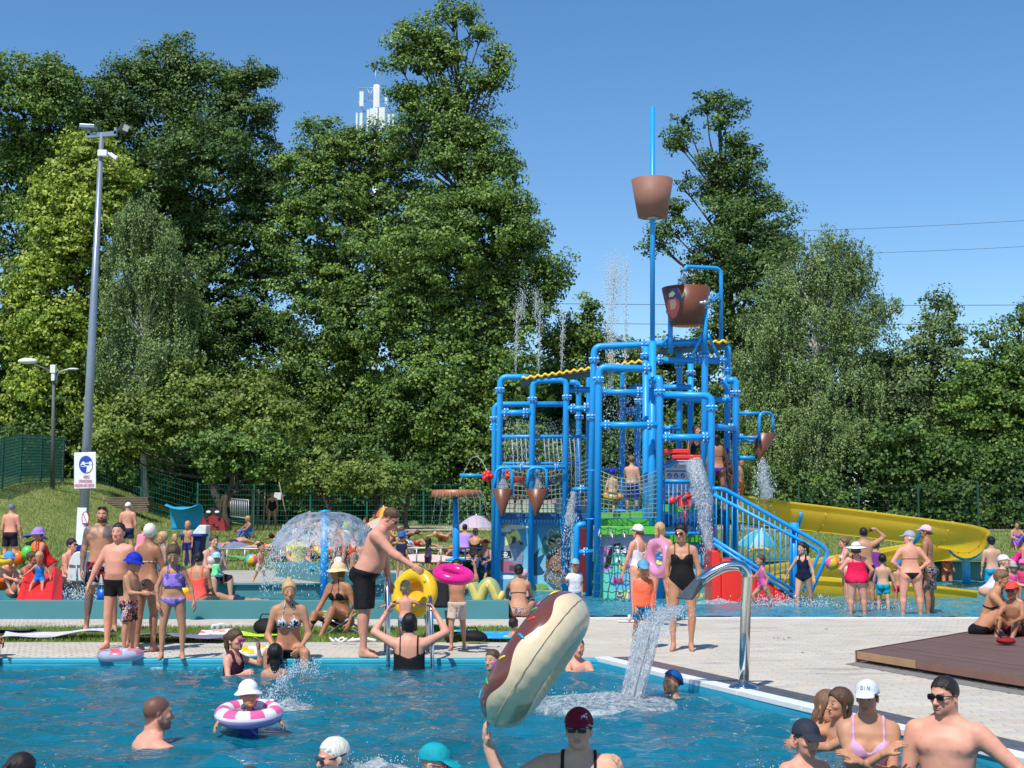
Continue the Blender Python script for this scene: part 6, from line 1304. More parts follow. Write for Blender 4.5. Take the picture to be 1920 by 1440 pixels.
seat('adult sitting low in the paddling pool beside the red slide',30,1122,23.4,1.65,yaw=R(75),fem=1,skin='brown',hair='bun',hc='brown',wear=(('bikini',(60,60,110)),),lod=2,pose='sitknees',T=(0,.5,1))
st('man in a white cap sitting with his back turned behind the white haired woman',237,1052,980,h=1.55,yaw=R(175),skin='pink',fat=.3,hair='short',hc='grey',hat=('cap',(225,225,230)),wear=(('trunks',(30,40,80)),),lod=2)
wd('girl with braided light hair between the white haired woman and the purple swimsuit',305,23.9,1005,h=1.30,z=.12,yaw=R(-60),kid=1,fem=1,skin='tan',hair='braid',hc='blond',wear=(('suit',(90,130,160)),),lod=2)
st('little blond boy whose head shows above the girl in purple',326,1062,1000,yaw=R(40),kid=1,skin='tan',hair='short',hc='blond',wear=(('trunks',(30,60,120)),),lod=2)
st('blond bare chested boy standing on the terrace beside a blue bin',351,1062,985,h=1.12,yaw=R(-15),kid=1,skin='tan',hair='short',hc='blond',wear=(('trunks',(30,40,110)),),lod=2)
seat('woman in a coral swimsuit sitting on the paddling pool wall, seen from behind',368,1136,22.05,1.62,yaw=R(172),fem=1,fat=.3,skin='tan',hair='lowbun',hc='black',wear=(('suit',(245,82,70)),),lod=1,T=(0,.12,1))
seat('woman in a black and pink top holding a baby on the back wall',396,1096,24.6,1.66,yaw=R(40),fem=1,fat=.45,skin='fair',hair='bun',hc='brown',wear=(('suit',(30,20,30)),('frill','pink_white_print')),lod=2,T=(0,.1,1),la=ik(0,.28,.2),ra=ik(.05,.28,.14))
seat('baby in a pale blue hat on the lap of the woman in black and pink',403,1082,24.2,.72,yaw=R(150),kid=1,skin='tan',hair='bald',hc='brown',hat=('bucket',(150,205,225)),wear=(('rash',(120,225,150)),('shorts',(160,210,225),.8)),lod=2)
seat('child lying in the shallow paddling pool, right of the coral swimsuit',440,1134,23.4,1.2,yaw=R(-80),kid=1,skin='tan',hair='wet',hc='dark',pose='prone',wear=(('trunks',(30,40,60)),),lod=2)
st('wet boy in light printed shorts running under the spray',487,1096,1014,yaw=R(60),kid=1,skin='tan',hair='wet',hc='dark',wear=(('trunks','cream_print',.7),),lod=2,pose='walk')
seat('man in a yellow shirt sitting on the planter wall',556,1072,28.5,1.7,yaw=R(40),skin='pink',hair='short',hc='white',wear=(('shirt',(225,215,120)),('shorts',BK)),lod=2,T=(0,-.1,1))
st('small girl in lilac bottoms standing on the planter wall, from behind',575,1072,1006,yaw=R(170),kid=1,fem=1,skin='tan',hair='bun',hc='brown',wear=(('brief',(165,130,200)),),lod=2)
wd('woman in an orange swimsuit bending down behind the water umbrella',655,25.6,1012,h=1.62,z=.10,yaw=R(-60),fem=1,fat=.4,skin='tan',hair='bun',hc='dark',wear=(('suit',(235,70,20)),),lod=2,T=(0,.5,1))
st('small bare backed child beside the woman in orange',673,1078,1008,yaw=R(160),kid=1,skin='tan',hair='short',hc='brown',wear=(('trunks',(60,120,170)),),lod=2)
st('girl in a lilac and black long sleeved swimsuit walking on the terrace',802,1076,1007,yaw=R(165),kid=1,fem=1,skin='tan',hair='long',hc='dark',wear=(('rash','lilac_black'),('tight',(25,25,32),.8)),lod=2) if 'lilac_black' in MATS else st('girl in a lilac and black long sleeved swimsuit walking on the terrace',802,1076,1007,yaw=R(140),kid=1,fem=1,skin='tan',hair='long',hc='dark',wear=(('rash',(60,45,80)),('tight',(25,25,32),.8)),lod=2)
wd('child in a blue bucket hat behind the man in black shorts',752,26.5,1042,h=.95,z=.45,yaw=R(160),kid=1,skin='tan',hair='short',hc='brown',hat=('bucket',(40,95,160)),wear=(('shirt',(30,35,60)),),lod=2)
seat('woman in a blue suit and red cap sitting behind the hot pink ring',914,1076,34.5,1.65,yaw=R(-20),fem=1,skin='tan',hair='short',hc='blond',hat=('cap',(200,30,40)),wear=(('suit',(60,80,120)),),lod=2,pose='sitknees')
# --- lawn
def lawn(label,px,py,h,**k):
    g=GT(px,py); k.setdefault('lod',3); k.setdefault('pose','sitknees'); return person(label,g+V3(0,0,.03),h,**k)
st('woman in a black swimsuit standing on the far lawn beside the staked sapling',510,985,920,yaw=R(5),fem=1,fat=.3,skin='tan',hair='short',hc='dark',wear=(('suit',BK),),lod=2)
st('bare chested man in dark trousers standing in the shade of the round tree',424,972,914,yaw=R(170),skin='tan',hair='short',hc='dark',wear=(('shorts',BK,.95),),lod=3)
lawn('sunbather in dark trunks lying face down on a towel, left of the water umbrella',438,1028,1.7,pose='prone',yaw=R(160),skin='pink',hair='short',hc='dark',wear=(('trunks',(50,30,70),.3),),lod=2)
lawn('woman in a neon yellow top reclining on the lawn beside a beach ball',733,1026,1.65,fem=1,yaw=R(50),skin='tan',hair='short',hc='brown',wear=(('bikini',(190,230,40),(190,230,40)),))
lawn('person with sunglasses and a red towel lying on the lawn beside the beach ball',775,1030,1.6,pose='supine',yaw=R(60),skin='tan',hair='short',hc='dark',wear=(('trunks',(200,40,40)),))
lawn('person with black hair and a lilac shirt sitting under the lilac parasol',869,1042,1.65,yaw=R(165),skin='tan',hair='short',hc='black',wear=(('shirt',(175,140,225)),('shorts',(40,40,60))))
lawn('dark haired woman in a black swimsuit sitting near the play tower on the lawn',889,1052,1.6,fem=1,yaw=R(165),skin='tan',hair='lowbun',hc='dark',wear=(('suit',BK),))
lawn('person in a pink towel sitting behind the white haired woman',262,1042,1.6,fem=1,yaw=R(150),skin='tan',hair='short',hc='brown',wear=(('shirt',(235,140,160)),))
lawn('bather lying on the lawn behind the water umbrella in a lilac suit',625,1040,1.6,fem=1,pose='supine',yaw=R(-80),skin='pink',hair='short',hc='brown',wear=(('suit',(190,130,190)),))
lawn('bather in a white shirt sitting on the lawn just right of the water umbrella',632,1022,1.6,yaw=R(30),skin='pink',hair='short',hc='grey',wear=(('shirt',(215,210,215)),))
lawn('bather with a dark cap sitting on the lawn under the orange parasol',700,1000,1.6,yaw=R(20),skin='brown',hair='short',hc='dark',hat=('cap',(30,30,40)),wear=(('trunks',(60,90,60)),))
lawn('bather in a green suit sitting near the white patterned parasol',690,1018,1.6,fem=1,yaw=R(-40),skin='tan',hair='bun',hc='brown',wear=(('suit',(60,150,110)),))
lawn('bather in a dark swimsuit sitting behind the water umbrella',560,1012,1.6,fem=1,yaw=R(160),skin='tan',hair='bun',hc='dark',wear=(('suit',(35,35,60)),))
lawn('bather lying beside the colourful float on the terrace',405,1062,1.5,pose='prone',yaw=R(80),skin='tan',hair='short',hc='brown',wear=(('trunks',(200,60,60)),)) if 0 else None

RNL=np.random.default_rng(21)
crowd=[(548,1030,'sitknees','blue top beside a beach bag'),(585,1025,'prone','red trunks, lying behind the spray'),(660,1030,'sitknees','pink top beside the white balls'),(672,1042,'supine','dark suit, lying left of the big man'),
(760,1012,'supine','blue suit, lying near the fence'),(716,1036,'sitknees','floral suit under the white parasol'),(530,1020,'supine','green trunks, lying left of the spray'),(600,1010,'sitknees','white suit in front of the round trees'),
(845,1045,'supine','orange suit, lying on the striped blanket'),(605,1045,'sitknees','yellow top behind the blue post'),(1010,1030,'sitknees','seen past the legs of the play tower'),(1795,1030,'sitknees','pink suit on the lawn at the right'),(1905,1030,'sitknees','lilac shirt on the lawn at the right edge'),(640,1018,'supine','black suit, lying near the large white ball'),
(470,1012,'sitknees','blue shirt, near the railing'),(500,1036,'supine','orange suit beside the rainbow ball'),(745,1048,'sitknees','grey suit right of the big man'),(575,998,'sitknees','red suit in front of the low round tree'),(655,1004,'sitknees','yellow suit near the fence'),(930,1020,'sitknees','white suit beside the left pipe of the tower'),(830,1016,'supine','pink suit near the sandy path'),(535,1050,'sitknees','green suit on the pink towel')]
CC=[(40,90,190),(200,40,40),(225,120,160),(30,30,45),(50,90,170),(190,120,120),(60,140,80),(225,225,225),(240,120,40),(230,210,70),(120,60,120),(235,60,130),(160,120,210),(20,20,24),(60,110,190),(240,120,50),(120,120,130),(200,30,40),(235,215,80),(225,225,225),(230,110,150),(60,150,100)]
for i,(px,py,ps,tx) in enumerate(crowd):
    f_=int(i%2==0); lawn('distant bather on the lawn, '+tx,px,py,1.6,fem=f_,pose=ps,yaw=RNL.uniform(0,6.28),skin=['tan','pink','brown','fair'][i%4],hair='bob' if f_ else 'short',hc=['dark','brown','blond'][i%3],wear=(('suit' if f_ else 'trunks',CC[i]),))

def cap_mark(rf,kind,col):
    root,F=rf; cap=[c for c in root.children if c.name.startswith('cap')][0]
    def pt(x,z):  # on the dome, in head units
        y=-.110*math.sqrt(max(1-(x/.090)**2-((z-.150)/.100)**2,.01))+.010-.0022; return F.ho+F.HR@np.array([x,y,z])*F.sh
    m=MB()
    def quad(P): m.add([pt(*p) for p in P],[(0,1,2,3)],0,False)
    if kind=='bars':
        for i in range(3): x=.028+i*.012; quad([(x,.195-i*.002),(x+.009,.195-i*.002),(x+.004,.203+i*.006),(x-.005,.203+i*.006)])
        quad([(.024,.188),(.062,.182),(.062,.185),(.024,.191)])
    else:
        L={'D':[(0,0,0,1),(0,1,.6,.8),(.6,.8,.6,.2),(.6,.2,0,0)],'I':[(.2,0,.2,1)],'N':[(0,0,0,1),(0,1,.6,0),(.6,0,.6,1)]}
        for k,ch in enumerate(kind):
            for a,b,c,d in L[ch]:
                x0=-.030+k*.024; w=.003; P0=np.array([x0+a*.024,.188+b*.026]);P1=np.array([x0+c*.024,.188+d*.026]); u=nrm(P1-P0); n=np.array([-u[1],u[0]])*w; quad([P0-n,P1-n,P1+n,P0+n])
    o=m.build('cap_print',mat('print_%d_%d_%d'%col,lin(col),rough=.5)); o.parent=cap; o.matrix_parent_inverse.identity()
    for p in o.data.polygons: p.use_smooth=False
cap_mark(WC,'DIN',(110,115,130)); cap_mark(RC,'bars',(230,220,225))
# ---------------- things
def T(name,loc,label,cat,group=None): return thing(name,loc,label,cat,group)
# doughnut float
c=at(1004,1236,7.85); n=nrm((-.80,.17,.55)); root=T('doughnut_float',c,'big inflatable doughnut float with chocolate icing and sprinkles held up over the pool','pool float')
A=frame(n); R0,r0=.285,.142; V=[];F=[];mi=[]; N1,N2=160,48
for i in range(N1):
    t=i*2*PI/N1; pin=1+.035*abs(math.sin(t*9))
    for j in range(N2):
        q=j*2*PI/N2; e=.36+.18*math.sin(t*7)+.06*math.sin(t*4+1); qs=(q+PI)%(2*PI)-PI; q=q+e*max(0,math.cos(qs))**1.5; rr=r0*(1-.02*abs(math.sin(t*14))*(math.sin(q)<0)); V.append(((R0+rr*math.cos(q))*math.cos(t),(R0+rr*math.cos(q))*math.sin(t),rr*math.sin(q)))
        F.append((i*N2+j,((i+1)%N1)*N2+j,((i+1)%N1)*N2+(j+1)%N2,i*N2+(j+1)%N2))
        mi.append(1 if j<N2//2 else 0)
V=np.array(V)@A.T
me=arrmesh('ring_tube',V,F,[mat('cream_vinyl',(.74,.60,.39),rough=.28,var=.05,vscale=5,bump=.12,bscale=22,coat=.2),mat('chocolate_print',(.145,.045,.032),rough=.22,var=.08,coat=.3)],mi=mi,smooth=True)
tb=bpy.data.objects.new('ring_tube',me); COL.objects.link(tb); tb.parent=root
m=MB(); t=np.linspace(0,2*PI,97)[:-1]; m.tube([A@V3((R0+r0*.997)*math.cos(a),(R0+r0*.997)*math.sin(a),-.03) for a in t],.0022,5,closed=True); o=m.build('seam',mat('cream_vinyl_seam',(.62,.47,.27),rough=.4)); o.parent=root; o.matrix_parent_inverse.identity()
rr_=np.random.default_rng(3); colz=[(.85,.65,.03),(.02,.35,.60),(.65,.03,.05),(.05,.40,.12),(.45,.05,.35),(.85,.65,.03),(.02,.35,.60)]
for k in range(20):
    t=k*2*PI/20+rr_.uniform(-.1,.1); q=rr_.uniform(.55,2.2); C0=V3((R0+(r0+.001)*math.cos(q))*math.cos(t),(R0+(r0+.001)*math.cos(q))*math.sin(t),(r0+.001)*math.sin(q))
    et=V3(-math.sin(t),math.cos(t),0); eq=V3(-math.sin(q)*math.cos(t),-math.sin(q)*math.sin(t),math.cos(q)); a=rr_.uniform(0,PI); u=et*math.cos(a)+eq*math.sin(a); nn=V3(math.cos(q)*math.cos(t),math.cos(q)*math.sin(t),math.sin(q))
    m=MB(); pts=[A@(C0+u*s*.030-nn*(s*s*.030**2/(2*r0))) for s in (-1,-.5,0,.5,1)]; m.tube(pts,[.004,.0075,.0075,.0075,.004],7); o=m.build('sprinkle',mat('sprinkle_%d'%(k%5),colz[k%5],rough=.3)); o.parent=root; o.matrix_parent_inverse.identity()
m=MB()
for i in range(9): 
    a=.9+i*.05
    pts=[]; 
    for tt in np.linspace(-1.0,-.5,7): q=-1.45+.09*i; pts.append(A@V3((R0+(r0+.002)*math.cos(q))*math.cos(tt),(R0+(r0+.002)*math.cos(q))*math.sin(tt),(r0+.002)*math.sin(q)))
    m.tube(pts,.0016,4)
o=m.build('warning_print',mat('grey_ink',(.30,.25,.17),rough=.5),kind='stuff'); o.parent=root; o.matrix_parent_inverse.identity()
# rings and floats
def ring(label,c,R0,r,axis,mats,name='swim_ring',stripes=0,group=None,flat=1.):
    m=MB(); m.torus((0,0,0),R0,r,axis,n=56,k=20,flat=flat)
    root=T(name,c,label,'swim ring',group)
    if stripes:
        m.m=[(1 if (int((i//20)/56*stripes*2)%2 and (i%20) in range(1,9)) else (2 if (i%20)>=11 and len(mats)>2 else 0)) for i in range(56*20)]
    o=m.build('tube',mats); o.parent=root; o.matrix_parent_inverse.identity()
    m=MB(); A=frame(axis); m.lathe(A@V3(R0*.8,R0*.6,r*.95),[(.018,0),(.018,.015),(.01,.02),(0,.02)],10,axis=axis); o=m.build('valve',mats[0]); o.parent=root; o.matrix_parent_inverse.identity(); return root
WV=mat('white_vinyl',(.78,.76,.80),rough=.3,var=.04); PV=mat('pink_vinyl',(.80,.12,.32),rough=.28); LV=mat('lilac_vinyl',(.45,.32,.62),rough=.3); HV=mat('hot_pink_vinyl',(.90,.02,.30),rough=.25,trans=.15); BV=mat('blue_vinyl',(.05,.22,.62),rough=.3)
CV=mat('clear_vinyl',(.62,.68,.82),rough=.15,trans=.4); PPV=mat('pale_pink_vinyl',(.80,.32,.52),rough=.22,trans=.2,var=.1,vscale=8); YV=mat('yellow_vinyl',(.85,.58,.02),rough=.25,trans=.15); TV=mat('turquoise_vinyl',(.05,.50,.48),rough=.3)
ring('pink and white striped swim ring with a lilac underside around the floating toddler',at(467,1338,10.2),.185,.062,(0,-.12,1),[WV,PV,LV],stripes=7)
ring('clear printed swim ring lying round the feet of the boy in the blue hat',G(226,1228,.10),.19,.058,(0,0,1),[CV,mat('red_print_vinyl',(.6,.15,.2),rough=.3)],stripes=5)
ring('hot pink swim ring held over the head of the small boy in beige shorts',at(850,1077,15.75),.175,.060,(.16,-.30,1),[HV])
ring('pale pink glitter swim ring held by the woman with the blond ponytail',at(1236,1046,19.9),.215,.070,(-.88,-.46,.05),[PPV])
ring('colourful swim ring around the child in green shorts behind the net',at(1150,930,29.6),.17,.06,(.1,-.2,1),[YV,mat('red_print_vinyl',(.6,.15,.2)),YV],stripes=6)
ring('white and turquoise swim ring on the deck beside the seated bikini woman',G(470,1226,.10),.20,.07,(0,0,1),[WV,YV,TV],stripes=5)
ring('yellow arm ring floating on the child at the left edge',at(4,1050,22.7),.12,.045,(.2,-.2,1),[YV])
rb=ring('large yellow baby float with a seat leaning up beside the big man',at(777,1112,16.3),.215,.085,(-.45,-.85,.25),[YV],name='baby_float')
m=MB(); A=frame((-.45,-.85,.25)); cc=at(777,1112,16.3); m.lathe(cc-A@V3(0,0,.10),[(0,0),(.12,.0),(.19,.06),(.2,.10),(.19,.10),(.11,.03),(0,.03)],28,axis=(-.45,-.85,.25)); m.build('seat',mat('yellow_vinyl_deep',(.80,.44,.01),rough=.3),rb)
# balls
def ball(label,c,r,mats,n=18,cat='ball',name='beach_ball'):
    m=MB(); m.sph((0,0,0),r,n,12); m.m=[(i%n)//(n//6)%len(mats) for i in range(n*12)]; o=m.build(name,mats); o.location=c; o.rotation_euler=(.5,.3,0); return tag(o,label,cat)
g=GT(763,1040); ball('blue and white beach ball on the lawn beside the bather in neon yellow',g+V3(0,0,.2),.22,[WV,BV]); 
ball('rainbow coloured ball held by the woman in the pink and white swimsuit',at(1560,1056,26.3),.13,[YV,mat('orange_vinyl',(.9,.25,.03)),mat('lime_vinyl',(.35,.7,.05)),PV])
# pool ladder
LD=T('pool_ladder',at(765,1235,15.3),'stainless steel pool ladder with two curved handrails at the back edge','pool ladder')
for px in (724,806):
    x=Xp(px,1200,15.2); m=MB(); zt=Zh(1084 if px<760 else 1120,15.2); pts=bend([V3(x-.06,15.85,.05),V3(x-.06,15.80,zt-.12),V3(x-.03,15.60,zt),V3(x,15.30,zt-.03),V3(x+.03,15.10,zt-.45),V3(x+.05,15.02,-.9)],.12,6); m.tube(pts,.0225,12); m.build('handrail',STEEL,LD)
    m=MB(); m.lathe((x-.06,15.85,.06),[(.05,0),(.05,.012),(.03,.02),(0,.02)],16); m.build('foot_plate',STEEL,LD)
for z in (-.25,-.5,-.75): m=MB(); x0,x1=Xp(724,1200,15.2)+.04,Xp(806,1200,15.2)+.04; m.box(((x0+x1)/2,15.05,z),(x1-x0,.08,.03)); m.build('rung',STEEL,LD)
# neck shower spout
sx=G(1394,1292,DECK); SH=T('water_spout',(sx[0],sx[1],DECK),'curved stainless steel shower spout pouring a sheet of water into the pool corner','pool shower')
d=sx[1]; P=[V3(sx[0],d,DECK),at(1398,1150,d),at(1402,1075,d),at(1390,1060,d),at(1365,1060,d),at(1335,1073,d),at(1310,1092,d+.02)]; P=bend(P,.16,8); m=MB(); m.tube(P,.046,20); m.build('neck',STEEL,SH)
m=MB(); m.lathe((sx[0],d,DECK),[(.135,0),(.135,.012),(.115,.035),(.05,.05),(.048,.07),(0,.07)],32); m.build('foot_plate',STEEL,SH)
a=at(1316,1086,d+.01); b=at(1283,1124,d+.12); w0,w1=.045,.105; u=V3(.55,-.8,0); u=nrm(u); up=nrm(np.cross(nrm(b-a),u)); up=up if up[2]>0 else -up
m=MB(); V=[a-u*w0+up*.045,a+u*w0+up*.045,b+u*w1+up*.012,b-u*w1+up*.012,a-u*w0-up*.045,a+u*w0-up*.045,b+u*w1-up*.012,b-u*w1-up*.012]
m.add(V,[(0,1,2,3),(7,6,5,4),(0,4,5,1),(1,5,6,2),(2,6,7,3),(3,7,4,0)],0,False); m.build('flat_nozzle',mat('shaded_steel',(.16,.17,.19),rough=.38,metal=.7),SH,bevel=.008)  # darker copy of the steel; shade and dark reflections put into its colour
# water materials
def splash(name,a,col=(.88,.91,.93),rough=.12,scale=9,strength=.8,streak=(1,1,1),k=.55):
    m=bpy.data.materials.new(name); m.use_nodes=True; N=m.node_tree.nodes; L=m.node_tree.links; N.remove(N['Principled BSDF']); out=N['Material Output']
    tc=N.new('ShaderNodeTexCoord'); mp=N.new('ShaderNodeMapping'); mp.inputs['Scale'].default_value=streak; L.new(tc.outputs['Object'],mp.inputs[0])
    n1=N.new('ShaderNodeTexNoise'); n1.inputs['Scale'].default_value=scale; n1.inputs['Detail'].default_value=6; n1.inputs['Distortion'].default_value=1.; L.new(mp.outputs[0],n1.inputs['Vector'])
    bp=N.new('ShaderNodeBump'); bp.inputs['Strength'].default_value=strength; bp.inputs['Distance'].default_value=.05; L.new(n1.outputs[0],bp.inputs['Height'])
    tr=N.new('ShaderNodeBsdfTransparent'); df=N.new('ShaderNodeBsdfTranslucent'); d2=N.new('ShaderNodeBsdfDiffuse'); gl=N.new('ShaderNodeBsdfGlossy')
    for q in (df,d2): q.inputs[0].default_value=(*col,1)
    gl.inputs['Roughness'].default_value=rough; L.new(bp.outputs[0],gl.inputs['Normal']); L.new(bp.outputs[0],d2.inputs['Normal'])
    ad=N.new('ShaderNodeMixShader'); ad.inputs[0].default_value=.5; L.new(d2.outputs[0],ad.inputs[1]); L.new(df.outputs[0],ad.inputs[2])
    mr=N.new('ShaderNodeMapRange'); mr.inputs[1].default_value=.5-.12; mr.inputs[2].default_value=.5+.14; mr.inputs[3].default_value=max(0,a-k*.5); mr.inputs[4].default_value=min(1,a+k*.5); L.new(n1.outputs[0],mr.inputs[0])
    mx=N.new('ShaderNodeMixShader'); L.new(mr.outputs[0],mx.inputs[0]); L.new(tr.outputs[0],mx.inputs[1]); L.new(ad.outputs[0],mx.inputs[2])
    lw=N.new('ShaderNodeFresnel'); lw.inputs[0].default_value=1.33; L.new(bp.outputs[0],lw.inputs['Normal']); m2=N.new('ShaderNodeMixShader'); hf_=N.new('ShaderNodeMath'); hf_.operation='MULTIPLY'; hf_.inputs[1].default_value=.45; L.new(lw.outputs[0],hf_.inputs[0]); L.new(hf_.outputs[0],m2.inputs[0]); L.new(mx.outputs[0],m2.inputs[1]); L.new(gl.outputs[0],m2.inputs[2]); L.new(m2.outputs[0],out.inputs[0])
    return m
M_jet=splash('falling_water',.60,scale=22,k=.85,streak=(1.6,1.6,.45)); M_sheet=splash('water_sheet',.24,scale=9,streak=(1,1,.35),k=.5,rough=.35); M_drop=mat('water_drop',(.80,.88,.93),rough=.08,var=.02,trans=.4,spec=1.); M_foam=splash('foam',.62,scale=16,k=.9)
def drops(name,P,r,label=None,parent=None):
    """small octahedral drops"""
    P=np.asarray(P); n=len(P); rr=rng.uniform(.4,1.2,(n,1))*r*.85; st=rng.uniform(1.2,5 if 'water' in name else 2.2,(n,1)); O=np.array([(1,0,0),(-1,0,0),(0,1,0),(0,-1,0),(0,0,1),(0,0,-1)],float)
    V=P[:,None,:]+O[None]*np.concatenate([rr,rr,rr*st],1)[:,None,:]; f=np.array([(0,2,4),(2,1,4),(1,3,4),(3,0,4),(2,0,5),(1,2,5),(3,1,5),(0,3,5)]); F=(np.arange(n)[:,None,None]*6+f[None]).reshape(-1,3)
    o=link(name,arrmesh(name,V.reshape(-1,3),F,M_drop,smooth=True),parent,kind='stuff'); return tag(o,label) if label else o
def stream(name,pts,rad,mt,par=None,seed=0,n=16,wid=None,kind=None,jit=.18):
    """irregular falling column through pts"""
    r=np.random.default_rng(seed); P=bend(pts,.3,8); Q=[]
    for i in range(len(P)-1):
        for t in np.arange(4)/4: Q.append(P[i]*(1-t)+P[i+1]*t)
    Q=np.array(Q+[P[-1]]); K=len(Q); rad=np.interp(np.linspace(0,1,K),np.linspace(0,1,len(rad)),rad); m=MB(); m.tube(Q,rad,n,cap=False)
    V=m.v[0]; ph=V*np.array([23,23,7])
    off=(np.sin(ph[:,0]+ph[:,2])+np.sin(ph[:,1]*1.3-ph[:,2]*1.7)+np.sin(ph[:,2]*3.1+ph[:,0]*2))/3*jit; C0=np.repeat(Q,n,0); D0=V-C0; 
    if wid is not None: u=np.asarray(wid,float); D0=D0+(D0@nrm(u))[:,None]*nrm(u)*(np.linalg.norm(u)-1)
    m.v[0]=C0+D0*(1+off+r.normal(0,.06,len(V)))[:,None]; o=m.build(name,mt,par); 
    if kind: o['kind']=kind
    return o
# spout waterfall
b2=at(1272,1136,d+.15); e2=at(1182,1280,d-.55); e2[2]=0; mid=at(1216,1178,d-.1)
pts=[b2+V3(.02,0,-.005),at(1250,1147,d+.04),mid,e2]; V=[];K=26;NW=18; P=bend(pts,.5,10); P=np.array([np.array([np.interp(s,np.linspace(0,1,len(P)),P[:,i]) for i in range(3)]) for s in np.linspace(0,1,K)])
wf=MB(); VV=[]; r=np.random.default_rng(8)
for s_,off in ((0,.0),(1,.05)):
    VV=[]
    for i in range(K):
        tt=i/(K-1); hw=.105+.03*tt+.02*math.sin(tt*9)
        for j in range(NW):
            v=j/(NW-1)*2-1; VV.append(P[i]+u*v*hw*(1+.05*math.sin(tt*20+v*3))+V3(0,0,1)*(off-.02)*(.4+tt)+r.normal(0,.006,3)*(.3+tt))
    wf.add(VV,[(i*NW+j,i*NW+j+1,(i+1)*NW+j+1,(i+1)*NW+j) for i in range(K-1) for j in range(NW-1)])
wf.build('falling_water',M_jet,kind='stuff')
q=rng.random((1500,1)); D0=P[(q[:,0]**.7*(K-1)).astype(int)]+rng.normal(size=(1500,1))*u*.13+rng.normal(0,.03,(1500,3)); drops('water_drops',D0,.004)
q=rng.normal(size=(900,2))*np.array([.22,.35]); P3=np.stack([e2[0]-.10+q[:,0],e2[1]+q[:,1]*.7,np.abs(rng.normal(0,.03,900))+.0],1); P3[:,0]-=np.abs(rng.normal(0,.25,900)); drops('splash_drops',P3,.006)
def foam(c,rx,ry,name='foam',z=.02,seed=1):
    r=np.random.default_rng(seed); n=40; V=[];F=[]
    for i in range(n):
        for j in range(n): x=(i/(n-1)*2-1);y=(j/(n-1)*2-1); rr=math.hypot(x,y); V.append((c[0]+x*rx,c[1]+y*ry,z+max(0,1-rr)*.055*(1+.5*r.random())-(.06 if rr>1 else 0)+.02*math.sin(9*x+3*y)*(1-rr)))
    F=[(i*n+j,(i+1)*n+j,(i+1)*n+j+1,i*n+j+1) for i in range(n-1) for j in range(n-1)]
    link(name,arrmesh(name,V,F,M_foam,smooth=True),kind='stuff')
foam(e2+V3(-.22,-.05,0),.62,.62); 
e3=np.array([Xp(1345,1140,26.0),26.0,.08]); foam(e3,.45,.4,z=.07,seed=4)
# splashes made by swimmers
def spl(px,py,dd,n,sx,sz,r_,z=0,name='splash_drops'):
    c=at(px,py,dd); P=np.stack([rng.normal(c[0],sx,n),rng.normal(dd,sx*.8,n),z+np.abs(rng.normal(0,sz,n))],1); drops(name,P,r_)
spl(535,1290,11.8,260,.13,.09,.005); 
c0=at(495,1300,11.6); t=rng.random(700); P=np.stack([c0[0]+t*.42+rng.normal(0,.03,700),11.6+rng.normal(0,.1,700),.02+.33*np.sin(t*PI*.62)+rng.normal(0,.03,700)],1); drops('splash_drops',P,.0055)
spl(715,1410,8.9,200,.20,.03,.004); spl(90,1430,8.4,150,.10,.03,.004); spl(545,1240,13.9,200,.2,.05,.005); spl(1500,1420,8.7,120,.2,.02,.004); spl(1510,1130,24.8,500,.3,.1,.011,.08); spl(1440,1135,25,400,.25,.1,.011,.08); spl(150,1105,23.8,700,.35,.12,.012,.26); spl(1640,1130,24,200,.4,.06,.01,.08)
foam(at(535,1285,11.7)*V3(1,1,0),.25,.3,z=-.005,seed=7); foam(at(700,1425,8.9)*V3(1,1,0),.26,.22,z=-.03,seed=8)
# tower waters
stream('falling_water',[at(1300,862,D_-.1),at(1318,930,D_-.25),at(1325,1000,D_-.3),at(1335,1060,D_-.35),np.array([Xp(1345,1140,26.9),26.9,.05])],[.15,.16,.10,.08,.05,.10],M_jet,seed=2,wid=(1.2,0,0),kind='stuff')
n=700; t=rng.random(n); P=np.stack([Xp(1303,1000,27)+t*.42+rng.normal(0,.05+.06*t),27.1+rng.normal(0,.12,n),2.75*(1-t**1.15)+rng.normal(0,.05,n)],1); drops('water_drops',P,.011)
def fall(px0,py0,px1,py1,d,r0,r1,nd=250,sd=1,spread=.05,jr=.008):
    stream('falling_water',[at(px0,py0,d),at((px0+px1)/2,(py0+py1)/2,d),at(px1,py1,d)],[r0,(r0+r1)/2,r1],M_jet,seed=sd,n=8,kind='stuff',jit=.35)
    t=rng.random(nd); a=at(px0,py0,d);b=at(px1,py1,d); P=a+(b-a)*t[:,None]+rng.normal(0,1,(nd,3))*spread*(.3+t)[:,None]; drops('water_drops',P,jr)
fall(944,890,942,916,A_-.3,.03,.13,160); fall(1007,892,1010,916,A_-.3,.03,.10,160); fall(1284,510,1281,537,bd+.1,.04,.05,120); fall(1428,862,1438,935,E_-1,.03,.13,700,spread=.11,jr=.010); fall(1075,922,1066,985,A_-.8,.05,.10,350,spread=.07); 
def jetup(px,py0,py1,d,n,w0,w1,jr=.011):
    t=rng.random(n)**.8; a=at(px,py0,d);b=at(px+3,py1,d); P=a+(b-a)*t[:,None]+rng.normal(0,1,(n,3))*(w0+(w1-w0)*t)[:,None]; drops('water_jet_drops',P,jr)
    m=MB(); m.tube([a,a*.5+b*.5,a*.15+b*.85],[.012,.012,.006],5); m.build('water_jet',M_jet,kind='stuff')
for px,a,b in ((967,700,560),(1010,700,560),(1053,695,570)): jetup(px,a,b,A_+1.5,420,.012,.06,.007)
jetup(978,600,535,A_+2,260,.05,.09,.008); jetup(1003,600,540,A_+2,200,.05,.07,.008)
